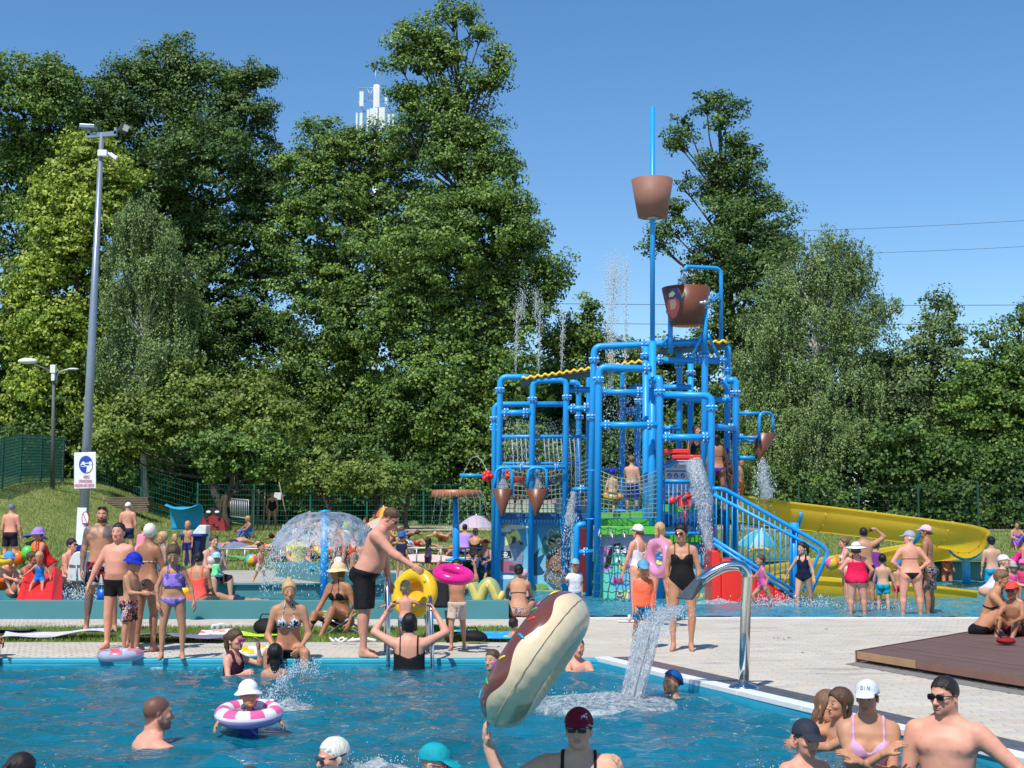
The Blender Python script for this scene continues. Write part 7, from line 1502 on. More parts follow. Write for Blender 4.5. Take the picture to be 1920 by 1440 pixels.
jetup(1145,735,500,C_+1.5,2200,.03,.14,.008); jetup(1172,735,480,C_+1.5,520,.02,.05,.009); jetup(1150,560,480,C_+1.5,900,.12,.12,.007)
# mist of droplets around and under the upper deck
n=4200; t=rng.random(n); P=np.stack([rng.uniform(Xp(945,800,31),Xp(1095,800,31),n),rng.uniform(30.8,33,n),rng.uniform(1.85,3.9,n)],1); drops('water_drops',P,.0062)
n=1500; P=np.stack([rng.uniform(Xp(1130,800,30),Xp(1215,800,30),n),rng.uniform(28.5,31,n),rng.uniform(1.8,4.4,n)],1); drops('water_drops',P,.006)
n=1300; t=rng.random(n); x0=Xp(1075,1000,29.5); P=np.stack([x0+rng.normal(0,.07,n)-t*rng.uniform(-.2,.75,n),29.6+rng.normal(0,.2,n),1.75-1.55*t+rng.normal(0,.05,n)],1)[:800]; drops('water_drops',P,.009)
m=MB()
for i in range(14):
    px=960+i*8.5 if i<5 else 1020+(i-5)*8; m.tube([at(px,822,A_),at(px+3,860+rng.uniform(0,20),A_),at(px+4,905+rng.uniform(0,30),A_)],[.014,.010,.004],4)
m.build('spray_streams',M_jet,kind='stuff')
# water umbrella
UM=T('water_umbrella',(Xp(608,1110,23.6),23.6,.2),'blue post of a water umbrella pouring a round dome of water in the paddling pool','water fountain')
ux=Xp(608,1050,23.6); m=MB(); m.tube([V3(ux,23.6,.1),V3(ux,23.6,Zh(962,23.6))],.065,16); m.lathe((ux,23.6,Zh(962,23.6)),[(.065,0),(.10,.02),(.10,.035),(0,.06)],16); m.build('post',BLUE,UM)
zt=Zh(964,23.6); V=[];K=22;NW=72
for i in range(K):
    t=i/(K-1); rr=.06+.86*t**.8; z=zt+.02+.03*math.sin(min(t*3,PI))-.55*t**2.1
    for j in range(NW): a=j*2*PI/NW; V.append((ux+rr*math.cos(a)*(1+.03*math.sin(a*7)+.015*math.sin(a*17+t*9)),23.6+rr*math.sin(a),z+.012*math.sin(a*11+t*12)+rng.normal(0,.004)))
m=MB(); m.add(V,[(i*NW+j,i*NW+(j+1)%NW,(i+1)*NW+(j+1)%NW,(i+1)*NW+j) for i in range(K-1) for j in range(NW)]); o=m.build('water_dome',M_sheet,kind='stuff')
n=5200; a=rng.uniform(0,2*PI,n); t=rng.random(n)**.7; rr=.62+.42*t+rng.normal(0,.035,n); P=np.stack([ux+rr*np.cos(a),23.6+rr*np.sin(a),zt-.18-1.25*t**1.6*rng.uniform(.6,1,n)],1); P=P[(P[:,2]>.27)&((np.cos(a)<.35)|(rng.random(n)<.35))&(rng.random(n)<.7)]; drops('water_drops',P,.0085)
# brown rain disc
RD=T('rain_disc',(Xp(855,1060,34),34,.07),'brown raining disc on a blue pole left of the play tower','water fountain'); x=Xp(855,1000,34); m=MB(); m.tube([V3(x,34,0),V3(x,34,Zh(932,34))],.085,16); m.build('pole',BLUE,RD)
m=MB(); z=Zh(1052,34); m.lathe((x,34,z),[(.26,0),(.26,.05),(.1,.08),(0,.08)],24); m.build('collar',BLUE,RD); m=MB(); z=Zh(932,34); R1=46*mpp(34); m.lathe((x,34,z),[(0,0),(R1*.97,.0),(R1,.02),(R1,.17),(R1*.95,.17),(R1*.95,.05),(0,.05)],40); m.build('disc',mat('rain_disc_plastic',(.38,.14,.06),rough=.4,var=.06),RD)
m=MB(); pts=[]
for i in range(9):
    a=-2.3+i*.28; p0=V3(x+R1*math.cos(a),34+R1*math.sin(a),z+.16); q=V3(x+(R1+.28)*math.cos(a),34+(R1+.28)*math.sin(a),z-.9); m.tube([p0,p0*.6+q*.4+V3(0,0,.25),q],[.006,.005,.003],4); pts.append(p0+(q-p0)*rng.random((60,1))+rng.normal(0,.03,(60,3)))
m.build('rain_streams',M_jet,kind='stuff'); drops('water_drops',np.concatenate(pts)[::2],.006)
m=MB(); arc=[at(918,893,31)+(at(862,908,33)-at(918,893,31))*t+V3(0,0,.55*math.sin(PI*t)) for t in np.linspace(0,1,14)]; m.tube(arc,.010,5); m.build('water_arc',M_jet,kind='stuff')
rs=MB(); 
for i in range(5): rs.sph(at(914+6*math.cos(i*1.26),893+6*math.sin(i*1.26),31),(.07,.07,.07),8,6)
rs.sph(at(914,893,30.9),.06,8,6); rs.build('spray_flower',RED,TW); pipe([(862,891,31),(908,892,31)],.045,name='spray_pipe'); 
m=MB(); 
for i in range(5): m.sph(at(950+5*math.cos(i*1.26),888+5*math.sin(i*1.26),31.6),(.07,.07,.07),8,6)
m.build('spray_flower',RED,TW)
# snake fountain
t=np.linspace(0,1,60); xs_=872+t*64; ys_=1112-20*np.abs(np.sin(t*PI*2.15+.7))**1.0+14; dd_=22.9
pts=[at(a,1130-36*abs(math.sin(.9+q*PI*1.75))**.75,dd_-.15*q) for a,q in zip(xs_,t)]; pts+= [at(940,1118,dd_-.2),at(943,1108,dd_-.2)]
m=MB(); rd=np.concatenate([np.full(60,.105)*np.interp(t,[0,.85,1],[1,1,.85]),[.06,.02]]); m.tube(pts,rd,16); f=m.f; z=np.array([m.v[0][list(q)][:,2].mean() for q in f]); 
zc=np.array([m.v[0][list(q)].mean(0) for q in f]); m.m=[1 if (k<59*16 and (k%16) in (9,10,11,12,13,14)) else 0 for k in range(len(f))]
o=m.build('snake_fountain',[mat('snake_yellow',(.74,.56,.15),rough=.4,var=.1),mat('snake_green',(.32,.40,.16),rough=.4,var=.1)]); tag(o,'yellow and green humped snake figure on the paddling pool wall','play figure')
for i in (8,26,44): 
    m=MB(); m.sph(pts[i]+V3(0,-.02,.09),(.035,.035,.02),8,5); m.build('spot',mat('salmon_spot',(.75,.22,.10),rough=.4),o)
# small red slide
RS=T('red_slide',(Xp(68,1130,22.2),22.2,.26),'small red slide with a blond toddler sitting on it in the paddling pool','slide')
def q3(px,py,d): return at(px,py,d)
m=MB(); m.slab([q3(42,1134,21.98),q3(92,1134,21.98),q3(106,1082,23.0),q3(62,1082,23.0)],(0,.05,-.99),.04); m.build('bed',RED,RS)
m=MB(); m.slab([q3(27,1135,21.98),q3(40,1135,21.98),q3(64,1080,23.0),q3(48,1066,23.0)],(.6,.5,0),.06); m.build('side_rail',RED,RS,bevel=.01)
m=MB(); m.slab([q3(90,1135,21.98),q3(112,1135,22.3),q3(112,1070,23.3),q3(98,1062,23.1)],(.6,.6,0),.06); m.build('side_rail',RED,RS,bevel=.01)
m=MB(); m.slab([q3(48,1134,22.7),q3(112,1134,22.7),q3(110,1075,23.2),q3(60,1078,23.2)],(0,1,0),.08); m.build('back_panel',RED,RS)
# floodlight pole
def tube_obj(par,name,pts,r,mt,n=12): m=MB(); m.tube(pts,r,n); return m.build(name,mt,par)
dL=32.5; b0=at(152,1062,dL); b0[2]=.45; t0=at(191,249,dL); FP=T('floodlight_pole',b0,'tall grey floodlight pole carrying the white pictogram sign at the left','floodlight')
PG=mat('pole_grey',(.26,.31,.37),rough=.35,metal=.4,var=.06); m=MB(); m.tube([b0,b0+(t0-b0)*.5,t0],[.125,.095,.055],20); m.build('pole',PG,FP)
m=MB(); m.box(at(191,253,dL),(.72,.10,.11),ry=-.09); m.box(at(167,249,dL),(.06,.1,.16)); m.box(at(217,246,dL),(.06,.1,.16)); m.build('crossbar',PG,FP)
m=MB(); m.box(at(166,239,dL),(.36,.30,.09),ry=.05); m.build('floodlight_head',PG,FP,bevel=.01); 
m=MB(); m.box(at(232,241,dL),(.20,.10,.22),ry=.35,rz=.5); fh=m.build('floodlight_head',mat('black_metal',(.05,.05,.055),rough=.5),FP,bevel=.01); m=MB(); m.box(at(236,240,dL-.08),(.13,.02,.15),ry=.35,rz=.5); m.build('lamp_glass',mat('lamp_glass',(.45,.47,.45),rough=.15),fh)
m=MB(); m.box(at(193,288,dL-.05),(.22,.16,.15)); m.build('junction_box',mat('white_plastic',(.78,.78,.80),rough=.45),FP,bevel=.01); m=MB(); m.tube([at(200,287,dL),at(208,289,dL-.1)],.03,8); m.box(at(213,293,dL-.12),(.20,.09,.09),ry=.6); m.build('camera_housing',mat('white_plastic',(.78,.78,.80)),FP,bevel=.01)
# signs
def text(s,px,py,d,hpx,mt,par,w=None,depth=.002):
    cu=bpy.data.curves.new('lettering','FONT'); cu.body=s; cu.align_x='CENTER'; cu.size=hpx*mpp(d)*1.38; cu.extrude=depth; cu.resolution_u=2
    o=bpy.data.objects.new('lettering',cu); COL.objects.link(o); bpy.context.view_layer.update(); me=bpy.data.meshes.new_from_object(o); bpy.data.objects.remove(o)
    if w:
        xs=np.array([v.co.x for v in me.vertices]); k=w*mpp(d)/max(xs.max()-xs.min(),1e-3)
        for v in me.vertices: v.co.x*=k
    me.materials.append(mt); o=bpy.data.objects.new('lettering',me); COL.objects.link(o); p=at(px,py,d); o.parent=par; o.matrix_parent_inverse=parent_inv(par); o.location=p; o.rotation_euler=(R(90),0,0); return o
dS=32.2; SG=T('pictogram_sign',at(159,882,dS),'white sign with a round blue swimmer pictogram and red lettering on the tall pole','sign')
m=MB(); a=at(138,916,dS);b=at(181,848,dS); m.box(((a[0]+b[0])/2,dS,(a[2]+b[2])/2),(b[0]-a[0],.02,b[2]-a[2]),ry=-.03); m.build('board',mat('sign_white',(.76,.78,.83),rough=.35,var=.02),SG,bevel=.008)
pr=Print(dS-.012); B_=(30,70,170); W_=(235,240,248); pr.e(161,871,13,16.5,(90,60,130),28); pr.e(161,871,12.6,16.1,B_,28)
pr.e(156,868,3,2.6,W_,12); pr.e(169.5,868.5,3,3.6,W_,12); pr.line([(158,869),(166,868)],1.6,W_); pr.line([(151,871),(155,870),(163,874)],1.6,W_); pr.p([(163,873),(173,872),(172.5,878),(168,884),(162,886.5)],W_); pr.line([(151,874),(160,875)],1,W_)
pr.build('pictogram',SG)
RT=mat('red_lettering',(.45,.05,.12),rough=.5); text('NAKAZ',162,897,dS-.02,6.5,RT,SG,11); text('USTAWICZNEGO',160,905,dS-.02,6,RT,SG,25); text('NADZORU NAD DZIEĆMI',158,913,dS-.02,6,RT,SG,36)
S2=T('prohibition_sign',at(153,990,dS-.1),'white panel with a red prohibition ring on the tall pole behind the tattooed man','sign'); m=MB(); a=at(143,1040,dS-.1);b=at(163,952,dS-.1); m.box(((a[0]+b[0])/2,dS-.15,(a[2]+b[2])/2),(b[0]-a[0],.03,b[2]-a[2]),ry=.02); m.build('board',mat('sign_white',(.76,.78,.83)),S2,bevel=.006)
pr=Print(dS-.19); pr.e(160,972,7,13,(190,30,45),22); pr.e(160,972,5.6,11.4,(225,230,238),22); pr.line([(156,963),(163,982)],1.3,(190,30,45)); pr.line([(155,982),(163,982)],2.5,(40,80,170)); pr.build('pictogram',S2)
# street lamp on the hill
g=np.array([Xp(99,905,57.5),57.5,float(terrain(Xp(99,905,57.5),57.5))]); LP=T('street_lamp',g,'old street lamp with two arms behind the green hill fence at the left','street lamp')
DG=mat('dark_pole',(.10,.11,.11),rough=.6); tube_obj(LP,'pole',[g,at(101,690,57.5)],[.10,.06],DG); tube_obj(LP,'arm',[at(101,698,57.5),at(82,690,57.5),at(64,683,57.5)],.035,DG,8); tube_obj(LP,'arm',bend([at(106,720,57.5),at(107,700,57.5),at(120,694,57.5),at(130,693,57.5)],.3,5),.035,GREY,8)
m=MB(); m.sph(at(52,677,57.5),(.42,.16,.13),14,8); o=m.build('lamp_head',mat('lamp_head_white',(.72,.74,.76),rough=.4),LP); m=MB(); m.sph(at(137,692,57.5),(.26,.12,.05),12,6); m.build('lamp_head',mat('lamp_head_white',(.72,.74,.76)),LP)
m=MB(); m.box(at(100,692,57.4),(.22,.2,.34)); m.box(at(100,705,57.4),(.14,.14,.4)); m.build('camera_box',mat('white_plastic',(.78,.78,.80)),LP,bevel=.01)
# fences
FG=mat('fence_green',(.012,.13,.085),rough=.45,var=.1)
def fence(label,pts,h,nb,group=None,wires=.12,rp=.035,wr=.0035):
    """pts: base points of the posts"""
    root=T('mesh_fence',pts[0],label,'fence',group)
    for p in pts: m=MB(); m.box((p[0],p[1],p[2]+h/2),(rp*2,rp*2,h)); m.build('post',FG,root)
    for p,q in zip(pts[:-1],pts[1:]):
        m=MB(); L=np.linalg.norm(q-p); n=max(2,int(L/wires))
        for i in range(1,n): b=p+(q-p)*i/n; m.tube([b+V3(0,0,.05),b+V3(0,0,h-.05)],wr,3,cap=False)
        for k in range(nb): z=.08+(h-.16)*k/(nb-1); m.tube([p+V3(0,0,z),q+V3(0,0,z)],wr*1.6,3,cap=False)
        m.build('mesh_panel',FG,root,kind='stuff')
    return root
dF=62.5; xs_=[Xp(px,950,dF) for px in range(158,1000,106)]; 
fence('green mesh fence along the wood behind the lawn, left of the tower',[np.array([x,dF,float(terrain(x,dF))]) for x in xs_],2.0,9,wr=.006)
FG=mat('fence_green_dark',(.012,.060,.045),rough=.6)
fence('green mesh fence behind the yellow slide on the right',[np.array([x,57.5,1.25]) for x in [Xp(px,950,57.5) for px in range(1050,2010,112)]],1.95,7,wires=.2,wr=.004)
FG=mat('fence_green',(.012,.13,.085))
hp=[(-30,50.5),(4,53),(38,56),(76,59),(118,62)]; P=[]; FG=mat('fence_green_hill',(.010,.085,.058),rough=.6)  # the hill fence has a darker green of its own
for px,dd in hp: x=Xp(px,900,dd); P.append(np.array([x,dd,float(terrain(x,dd))]))
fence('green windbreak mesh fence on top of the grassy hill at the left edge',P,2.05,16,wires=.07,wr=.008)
FG=mat('fence_green',(.012,.13,.085))
# metal antenna tower
dT=150; AT=T('antenna_tower',(Xp(705,300,dT),dT,1.5),'white mobile phone antenna tower rising behind the trees','antenna tower'); WM=mat('antenna_white',(.72,.75,.76),rough=.5,var=.03)
x=Xp(705,300,dT); tube_obj(AT,'mast',[V3(x,dT,1.4),V3(x,dT,Zh(160,dT))],.35,WM,12); tube_obj(AT,'lightning_rod',[at(704,162,dT),at(704,129,dT)],.05,GREY,6)
for (px,y0,y1,w_,dz) in ((678,172,200,8,-.6),(707,162,202,10,-1),(669,212,258,4,-.3),(677,212,250,6,-.5),(699,204,235,12,-1),(716,202,245,12,-1),(737,214,240,4,-.4),(724,176,200,5,.3),(690,206,250,5,-.6),(729,212,248,5,.2)):
    a=at(px-w_/2,y1,dT+dz);b=at(px+w_/2,y0,dT+dz); m=MB(); m.box(((a[0]+b[0])/2,dT+dz,(a[2]+b[2])/2),(b[0]-a[0],.25,b[2]-a[2])); m.build('antenna_panel',WM,AT,bevel=.03)
m=MB(); 
for y in (165,190,210,240): m.tube([at(672,y,dT),at(738,y,dT)],.05,5)
for a,b in (((688,166),(700,186)),((700,166),(690,186)),((672,190),(684,210)),((722,190),(734,210))): m.tube([at(*a,dT),at(*b,dT)],.05,5)
m.build('bracket',GREY,AT)
# power lines
for i,(p,q,dd) in enumerate((((1380,436),(2050,405),150),((1380,480),(2050,455),155),((560,562),(2050,571),160),((560,600),(2050,606),165))):
    a=at(*p,dd);b=at(*q,dd); m=MB(); t=np.linspace(0,1,16); pts=[a+(b-a)*s_+V3(0,0,-.0*4*s_*(1-s_)) for s_ in t]
    if i<2: pts=[pp-V3(0,0,1.0)*4*s_*(1-s_)*(.25) for pp,s_ in zip(pts,t)]
    else: pts=[pp+V3(0,0,-1.6*4*s_*(1-s_)*.2) for pp,s_ in zip(pts,t)]
    m.tube(pts,.022 if i<2 else .035,5); o=m.build('power_line',mat('cable',(.05,.055,.06),rough=.6)); tag(o,['topmost power line crossing the sky at the right','second power line from the top at the right','third power line from the top, crossing behind the play tower','lowest power line crossing the sky behind the play tower'][i],'power line','power lines across the sky')
# saplings with stakes and round headed trees
WOOD=mat('grey_wood',(.30,.24,.17),rough=.9,var=.2)
g=GT(481,975); SK=T('tree_stakes',g,'wooden tripod of stakes around the sapling beside the far standing woman','tree stake')
for px in (472,481,494):
    a=np.array([Xp(px,975,g[1]),g[1]+.2*(px==481),float(g[2])]); m=MB(); m.tube([a,a+V3(.05,0,1.75)],.04,7); m.build('stake',WOOD,SK)
m=MB(); z=g[2]+1.65; m.tube([V3(Xp(471,900,g[1]),g[1],z),V3(Xp(495,900,g[1]),g[1],z)],.03,6); m.build('crosspiece',WOOD,SK)
GR='round headed young trees on the lawn'
tree('round headed young tree with a dark crown, left of the stakes',(430,975),[(390,850,28,24),(430,835,36,26),(475,845,36,24),(510,865,26,18),(440,870,60,24),(500,885,28,14),(385,880,26,18)],57,'mid',GR,leaf=.13,name='round_tree',trunk=.10,clr=.45,dens=1.3)
tree('low round headed tree with a flat crown right of the stakes',(615,985),[(570,890,26,15),(600,880,32,14),(632,893,26,15),(600,905,46,18),(555,905,20,14)],58,'lime',GR,leaf=.13,name='round_tree',trunk=.08,clr=.42,dens=1.3)
tree('middle round headed tree behind the water umbrella',(702,990),[(670,895,28,15),(700,888,32,14),(700,910,50,18),(660,910,30,16)],58.5,'lime',GR,leaf=.13,name='round_tree',trunk=.08,clr=.42,dens=1.3)
tree('round headed tree nearest the brown rain disc',(770,990),[(745,885,28,16),(775,892,26,15),(755,905,42,18)],59,'mid',GR,leaf=.13,name='round_tree',trunk=.08,clr=.42,dens=1.3)
# gate section leaning behind the round tree
g=GT(450,975); GA=T('metal_gate',g,'galvanised metal barrier standing open behind the stakes','gate'); a=at(432,968,57);b=at(466,972,54.5); a2=at(432,935,57); b2=at(466,938,54.5)
tube_obj(GA,'frame',[a,b],.03,GREY,6); tube_obj(GA,'frame',[a2,b2],.03,GREY,6)
for i in range(11): t=i/10; tube_obj(GA,'bar',[a+(b-a)*t,a2+(b2-a2)*t],.018,GREY,5)
# stacked boards and the notice
for lab,px,w_,h_ in (('dark stack of weathered boards behind the blue beach shelter',243,24*3,22),('pale stack of boards right of the blue beach shelter',398,30,20)):
    dd=60.5 if px<300 else 61; x=Xp(px,950,dd); z0=float(terrain(x,dd)); root=T('board_stack',(x,dd,z0),lab,'stack of boards'); nb=7
    for i in range(nb): m=MB(); m.box((x+rng.uniform(-.05,.05),dd,z0+.05+i*.095),(w_*mpp(dd)*1.1,.9,.07),rz=rng.uniform(-.02,.02)); m.build('board',mat('weathered_board' if px<300 else 'pale_board',(.17,.13,.09) if px<300 else (.40,.35,.26),rough=.9,var=.25),root)
g=GT(519,985); NB=T('notice_post',g+V3(.25,.6,0),'small white notice on a thin post behind the far standing woman','sign'); m=MB(); p=at(518,930,g[1]+.6); m.box(p,(.40,.02,.30)); m.build('board',mat('sign_white',(.76,.78,.83)),NB); tube_obj(NB,'post',[g+V3(.45,.6,0),p+V3(.1,.02,.6)],.025,WOOD,6)
# beach shelters
def shell_tent(label,px0,px1,py0,py1,dd,mt,name,cat,kind):
    a=at(px0,py1,dd);b=at(px1,py0,dd); W_=(b[0]-a[0]);H_=(b[2]-a[2]); cx=(a[0]+b[0])/2; root=T(name,(cx,dd,a[2]),label,cat); n=16; V=[];F=[]
    for i in range(n+1):
        u_=i/n
        for j in range(n+1):
            v=j/n; 
            if kind=='barrel': th=v*PI*.62; x=cx-W_/2+W_*(u_)+.06*math.sin(PI*v)*(1 if u_>.5 else -1); y=dd+.9-.95*math.cos(th*.95) ; z=a[2]+H_*(1.0*math.sin(th))*(1-.16*math.sin(PI*u_)*(v>.6)); y=dd+.75-1.1*v+.35*math.sin(PI*v)
            else: th=u_*PI; x=cx-W_/2*math.cos(th)*(1-.0*v); z=a[2]+H_*math.sin(th)*math.sin(PI/2*(1-v*.98))**.6; y=dd+v*.9
            V.append((x,y,z))
    m=MB(); m.add(V,[(i*(n+1)+j,(i+1)*(n+1)+j,(i+1)*(n+1)+j+1,i*(n+1)+j+1) for i in range(n) for j in range(n)]); o=m.build('canopy',mt,root); o.modifiers.new('thickness','SOLIDIFY').thickness=.012; return root
tq=mat('turquoise_fabric',(.03,.42,.68),rough=.6,trans=.2); 
sh=shell_tent('turquoise beach shelter on the lawn under the trees',312,372,945,994,52,tq,'beach_shelter','beach shelter','barrel')
a=at(313,994,51.5); m=MB(); m.box((a[0]+.6,51.3,a[2]+.01),(1.2,.8,.02)); m.build('ground_sheet',tq,sh)
lt=shell_tent('red ladybird children tent with a black top beside the turquoise shelter',374,422,954,995,51,mat('ladybird_red',(.62,.02,.03),rough=.4,trans=.2),'ladybird_tent','tent','dome')
x0=at(398,995,50.9); W_=23*mpp(51)
m=MB(); th=np.linspace(.0,PI,24); 
m.add([V3(x0[0],50.97,x0[2]+.0)]+[V3(x0[0]-W_*math.cos(q),50.96,x0[2]+41*mpp(51)*math.sin(q)*.98) for q in th],[(0,i,i+1) for i in range(1,24)],0,False); m.build('front_panel',mat('ladybird_window',(.30,.02,.03),rough=.25),lt)
m=MB(); 
V=[V3(x0[0]-W_*math.cos(q)*s_,50.94,x0[2]+41*mpp(51)*math.sin(q)*s_+(.0 if s_==1 else .02)) for s_ in (1.03,.72) for q in np.linspace(PI*.22,PI*.78,14)]; m.add(V,[(i,i+1,15+i,14+i) for i in range(13)],0,False); m.build('hood',mat('tent_black',(.015,.013,.015),rough=.5),lt)
for px,py in ((388,975),(400,983),(410,972),(392,988),(407,988)): m=MB(); m.lathe(at(px,py,50.92),[(.05,0),(.05,.01),(0,.01)],10,axis=(0,-1,0)); m.build('spot',mat('tent_black',(.015,.013,.015)),lt)
for px in (391,407): m=MB(); m.sph(at(px,960,50.9),(.09,.02,.05),10,6); m.build('eye_patch',mat('white_fabric',(.8,.8,.8)),lt)
bt=shell_tent('blue and orange pop up tent under the turquoise parasol behind the stairs',1390,1462,1031,1062,42,mat('navy_tent',(.05,.07,.22),rough=.6),'pop_up_tent','tent','dome')
m=MB(); x0=at(1426,1062,41.9); m.tube([V3(x0[0]-36*mpp(42)*math.cos(q),41.95,x0[2]+33*mpp(42)*math.sin(q)) for q in np.linspace(0,PI,20)],.06,6); m.build('orange_trim',mat('orange_fabric',(.85,.40,.04),rough=.6),bt)
# parasols
def parasol(label,px,pyt,pyr,dd,rpx,mats,pyb=None,tilt=(0,0),nr=8,sag=.35):
    c=at(px,pyr,dd); r=rpx*mpp(dd); H_=(pyr-pyt)*mpp(dd); g=float(terrain(c[0],dd)); root=T('parasol',(c[0],dd,g),label,'parasol'); V=[V3(0,0,H_)];F=[];mi=[]; K=6; A=rot(tilt[0],tilt[1],0)
    for k in range(1,K+1):
        t=k/K
        for j in range(nr*4): a=j*2*PI/(nr*4)+.2; sc_=1-.06*t*abs(math.sin(a*nr/2-.2*nr/2)); V.append(V3(r*t*math.cos(a)*sc_,r*t*math.sin(a)*sc_,H_*(1-t**1.7)+.02*abs(math.sin(a*nr/2))*t))
    n4=nr*4
    for j in range(n4): F.append((0,1+j,1+(j+1)%n4)); mi.append(j//4%len(mats))
    for k in range(K-1):
        for j in range(n4): F.append((1+k*n4+j,1+(k+1)*n4+j,1+(k+1)*n4+(j+1)%n4,1+k*n4+(j+1)%n4)); mi.append((j//4)%len(mats) if len(mats)>1 else 0)
    V=[A@v+c for v in V]; m=MB(); m.add(V,F); m.m=mi; o=m.build('canopy',mats,root); 
    for j in range(nr): a=j*2*PI/nr+.2; m=MB(); m.tube([A@V3(0,0,H_*.8)+c,A@V3(r*.95*math.cos(a),r*.95*math.sin(a),.01)+c],.008,4); m.build('rib',GREY,o)
    tube_obj(root,'pole',[V3(c[0],dd,g),A@V3(0,0,H_*1.1)+c],.018,WM,8); return root
fab=lambda n,c: mat(n,c,rough=.7,trans=.3,var=.06)
parasol('lilac parasol with a printed pattern on the lawn left of the play tower',893,966,990,47,37,[fab('lilac_fabric',(.60,.52,.66)),fab('pink_lilac_fabric',(.70,.52,.62))])
parasol('teal and white parasol seen through the stair railing',1421,992,1028,44,40,[fab('teal_fabric',(.10,.50,.52)),fab('pale_teal_fabric',(.45,.68,.68))],tilt=(R(14),R(10)))
parasol('orange and yellow parasol behind the big man',724,949,975,56,26,[fab('orange_red_fabric',(.85,.22,.10)),fab('yellow_fabric',(.85,.55,.05))],tilt=(R(15),R(-10)))
parasol('white patterned parasol behind the big man',718,970,990,50,34,[fab('white_print_fabric',(.72,.74,.78)),fab('white_orange_fabric',(.78,.55,.38)),fab('white_blue_fabric',(.50,.62,.74))],tilt=(R(10),R(12)))
parasol('pink and white parasol seen behind the lower run of the yellow slide',1690,1000,1018,52,12,[fab('pink_fabric',(.80,.42,.45)),fab('white_fabric2',(.8,.8,.8))])
# inflatable egg characters left out as plain balloons: white balls with green tops
for px,py,dd,r_,lab,top in ((644,1006,40,.26,'large white inflatable ball with a green cap behind the water umbrella',1),(638,1032,36,.20,'white inflatable ball behind the orange swimsuit',0),(634,1058,33,.18,'lowest white inflatable ball left of the orange swimsuit',0)):
    p=at(px,py,dd); m=MB(); m.sph((0,0,0),(r_*.9,r_*.9,r_),18,12); o=m.build('inflatable_ball',mat('white_vinyl',(.78,.76,.80))); o.location=p; tag(o,lab,'inflatable toy')
    if top: m=MB(); m.lathe((0,0,r_*.85),[(r_*.7,0),(r_*.45,.03),(r_*.4,.16),(0,.2)],16); q=m.build('green_cap',mat('lime_vinyl',(.35,.7,.05))); q.parent=o
    m=MB(); m.sph((0,-r_*.8,0),(r_*.45,.03,r_*.3),10,6); q=m.build('print_patch',mat('salmon_spot',(.75,.22,.10))); q.parent=o
# towels, mats and bags
def cloth(label,px,py,z,w_,l_,m_,rz=0,bumpy=.03,name='towel',cat='towel',dd=None,seed=0,thick=.008):
    g=G(px,py,z) if z is not None else GT(px,py)+V3(0,0,.03); r=np.random.default_rng(seed+int(px)); n=26; V=[]; ph=r.uniform(0,6,6)
    for i in range(n):
        for j in range(n):
            x=(i/(n-1)-.5)*w_; y=(j/(n-1)-.5)*l_; pn=np.array([x+ph[0],y+ph[1],ph[2]]); z_=bumpy*1.9*max(0,.3+1.6*float(wob(pn,4.6)))+bumpy*.9*max(0,float(wob(pn,12))); V.append((x+.02*math.sin(y*9+ph[3]),y+.02*math.sin(x*8+ph[4]),z_))
    F=[(i*n+j,(i+1)*n+j,(i+1)*n+j+1,i*n+j+1) for i in range(n-1) for j in range(n-1)]; o=link(name,arrmesh(name,V,F,m_,smooth=True)); o.location=g+V3(0,0,.012); o.rotation_euler=(0,0,rz); s=o.modifiers.new('thickness','SOLIDIFY'); s.thickness=thick; tag(o,label,cat); return o
Z1=.10
cloth('crumpled pale lilac towel on the grass strip at the left',110,1193,Z1,1.35,.55,cmat((205,200,222)),.05,.045)
cloth('dark blue printed cloth at the left end of the grass strip',28,1189,Z1,.45,.4,cmat((40,40,75)),.2,.05)
cloth('grey blue towel on the grass strip behind the girl in purple',330,1197,Z1,1.25,.6,cmat((120,118,140)),-.02,.03)
cloth('white towel with red print beside the girl with goggles',408,1196,Z1,.45,.5,printmat('towel_print',(.75,.72,.75),[(.75,.72,.75),(.75,.72,.75),(.7,.15,.2),(.75,.45,.1)],9),.1,.05)
cloth('lime towel on the grass behind the seated woman in the patterned bikini',490,1193,Z1,.55,.4,cmat((190,235,60)),.1,.05)
cloth('blue and green towel on the grass strip right of the yellow float',905,1195,Z1,.75,.5,printmat('sea_towel',(.03,.30,.70),[(.03,.30,.70),(.02,.45,.75),(.10,.55,.35),(.70,.6,.2)],5),.05,.06)
cloth('green and white towel under the deck chair bag right of the ladder',845,1190,Z1,.5,.5,cmat((90,170,120)),.1,.05)
for i,(px,py,w_,l_,c_,lab) in enumerate(((438,1030,1.0,.5,(120,130,150),'grey towel under the sunbather lying face down'),(820,1036,1.9,.9,(175,215,220),'pale turquoise blanket behind the girl in the lilac and black suit'),(850,1056,2.3,.8,(225,190,185),'pink and white striped blanket near the rain disc'),(560,1052,1.6,.7,(210,120,150),'pink towel behind the water umbrella'),(700,1045,1.6,.8,(225,225,230),'white towel behind the big man'),(905,1058,1.4,.6,(220,215,215),'white blanket beside the play tower on the lawn'),(455,1052,1.0,.6,(90,180,90),'green and blue float mat lying on the lawn right of the baby'),(640,1050,1.3,.6,(150,120,190),'lilac towel beside the white inflatable balls'),(1790,1045,1.4,.6,(200,80,120),'pink towel on the lawn at the right behind the back wall'))):
    cloth(lab,px,py,None,w_,l_,cmat(c_),.1*i,.06,name='blanket' if w_>1.3 else 'towel',cat='blanket' if w_>1.3 else 'towel')
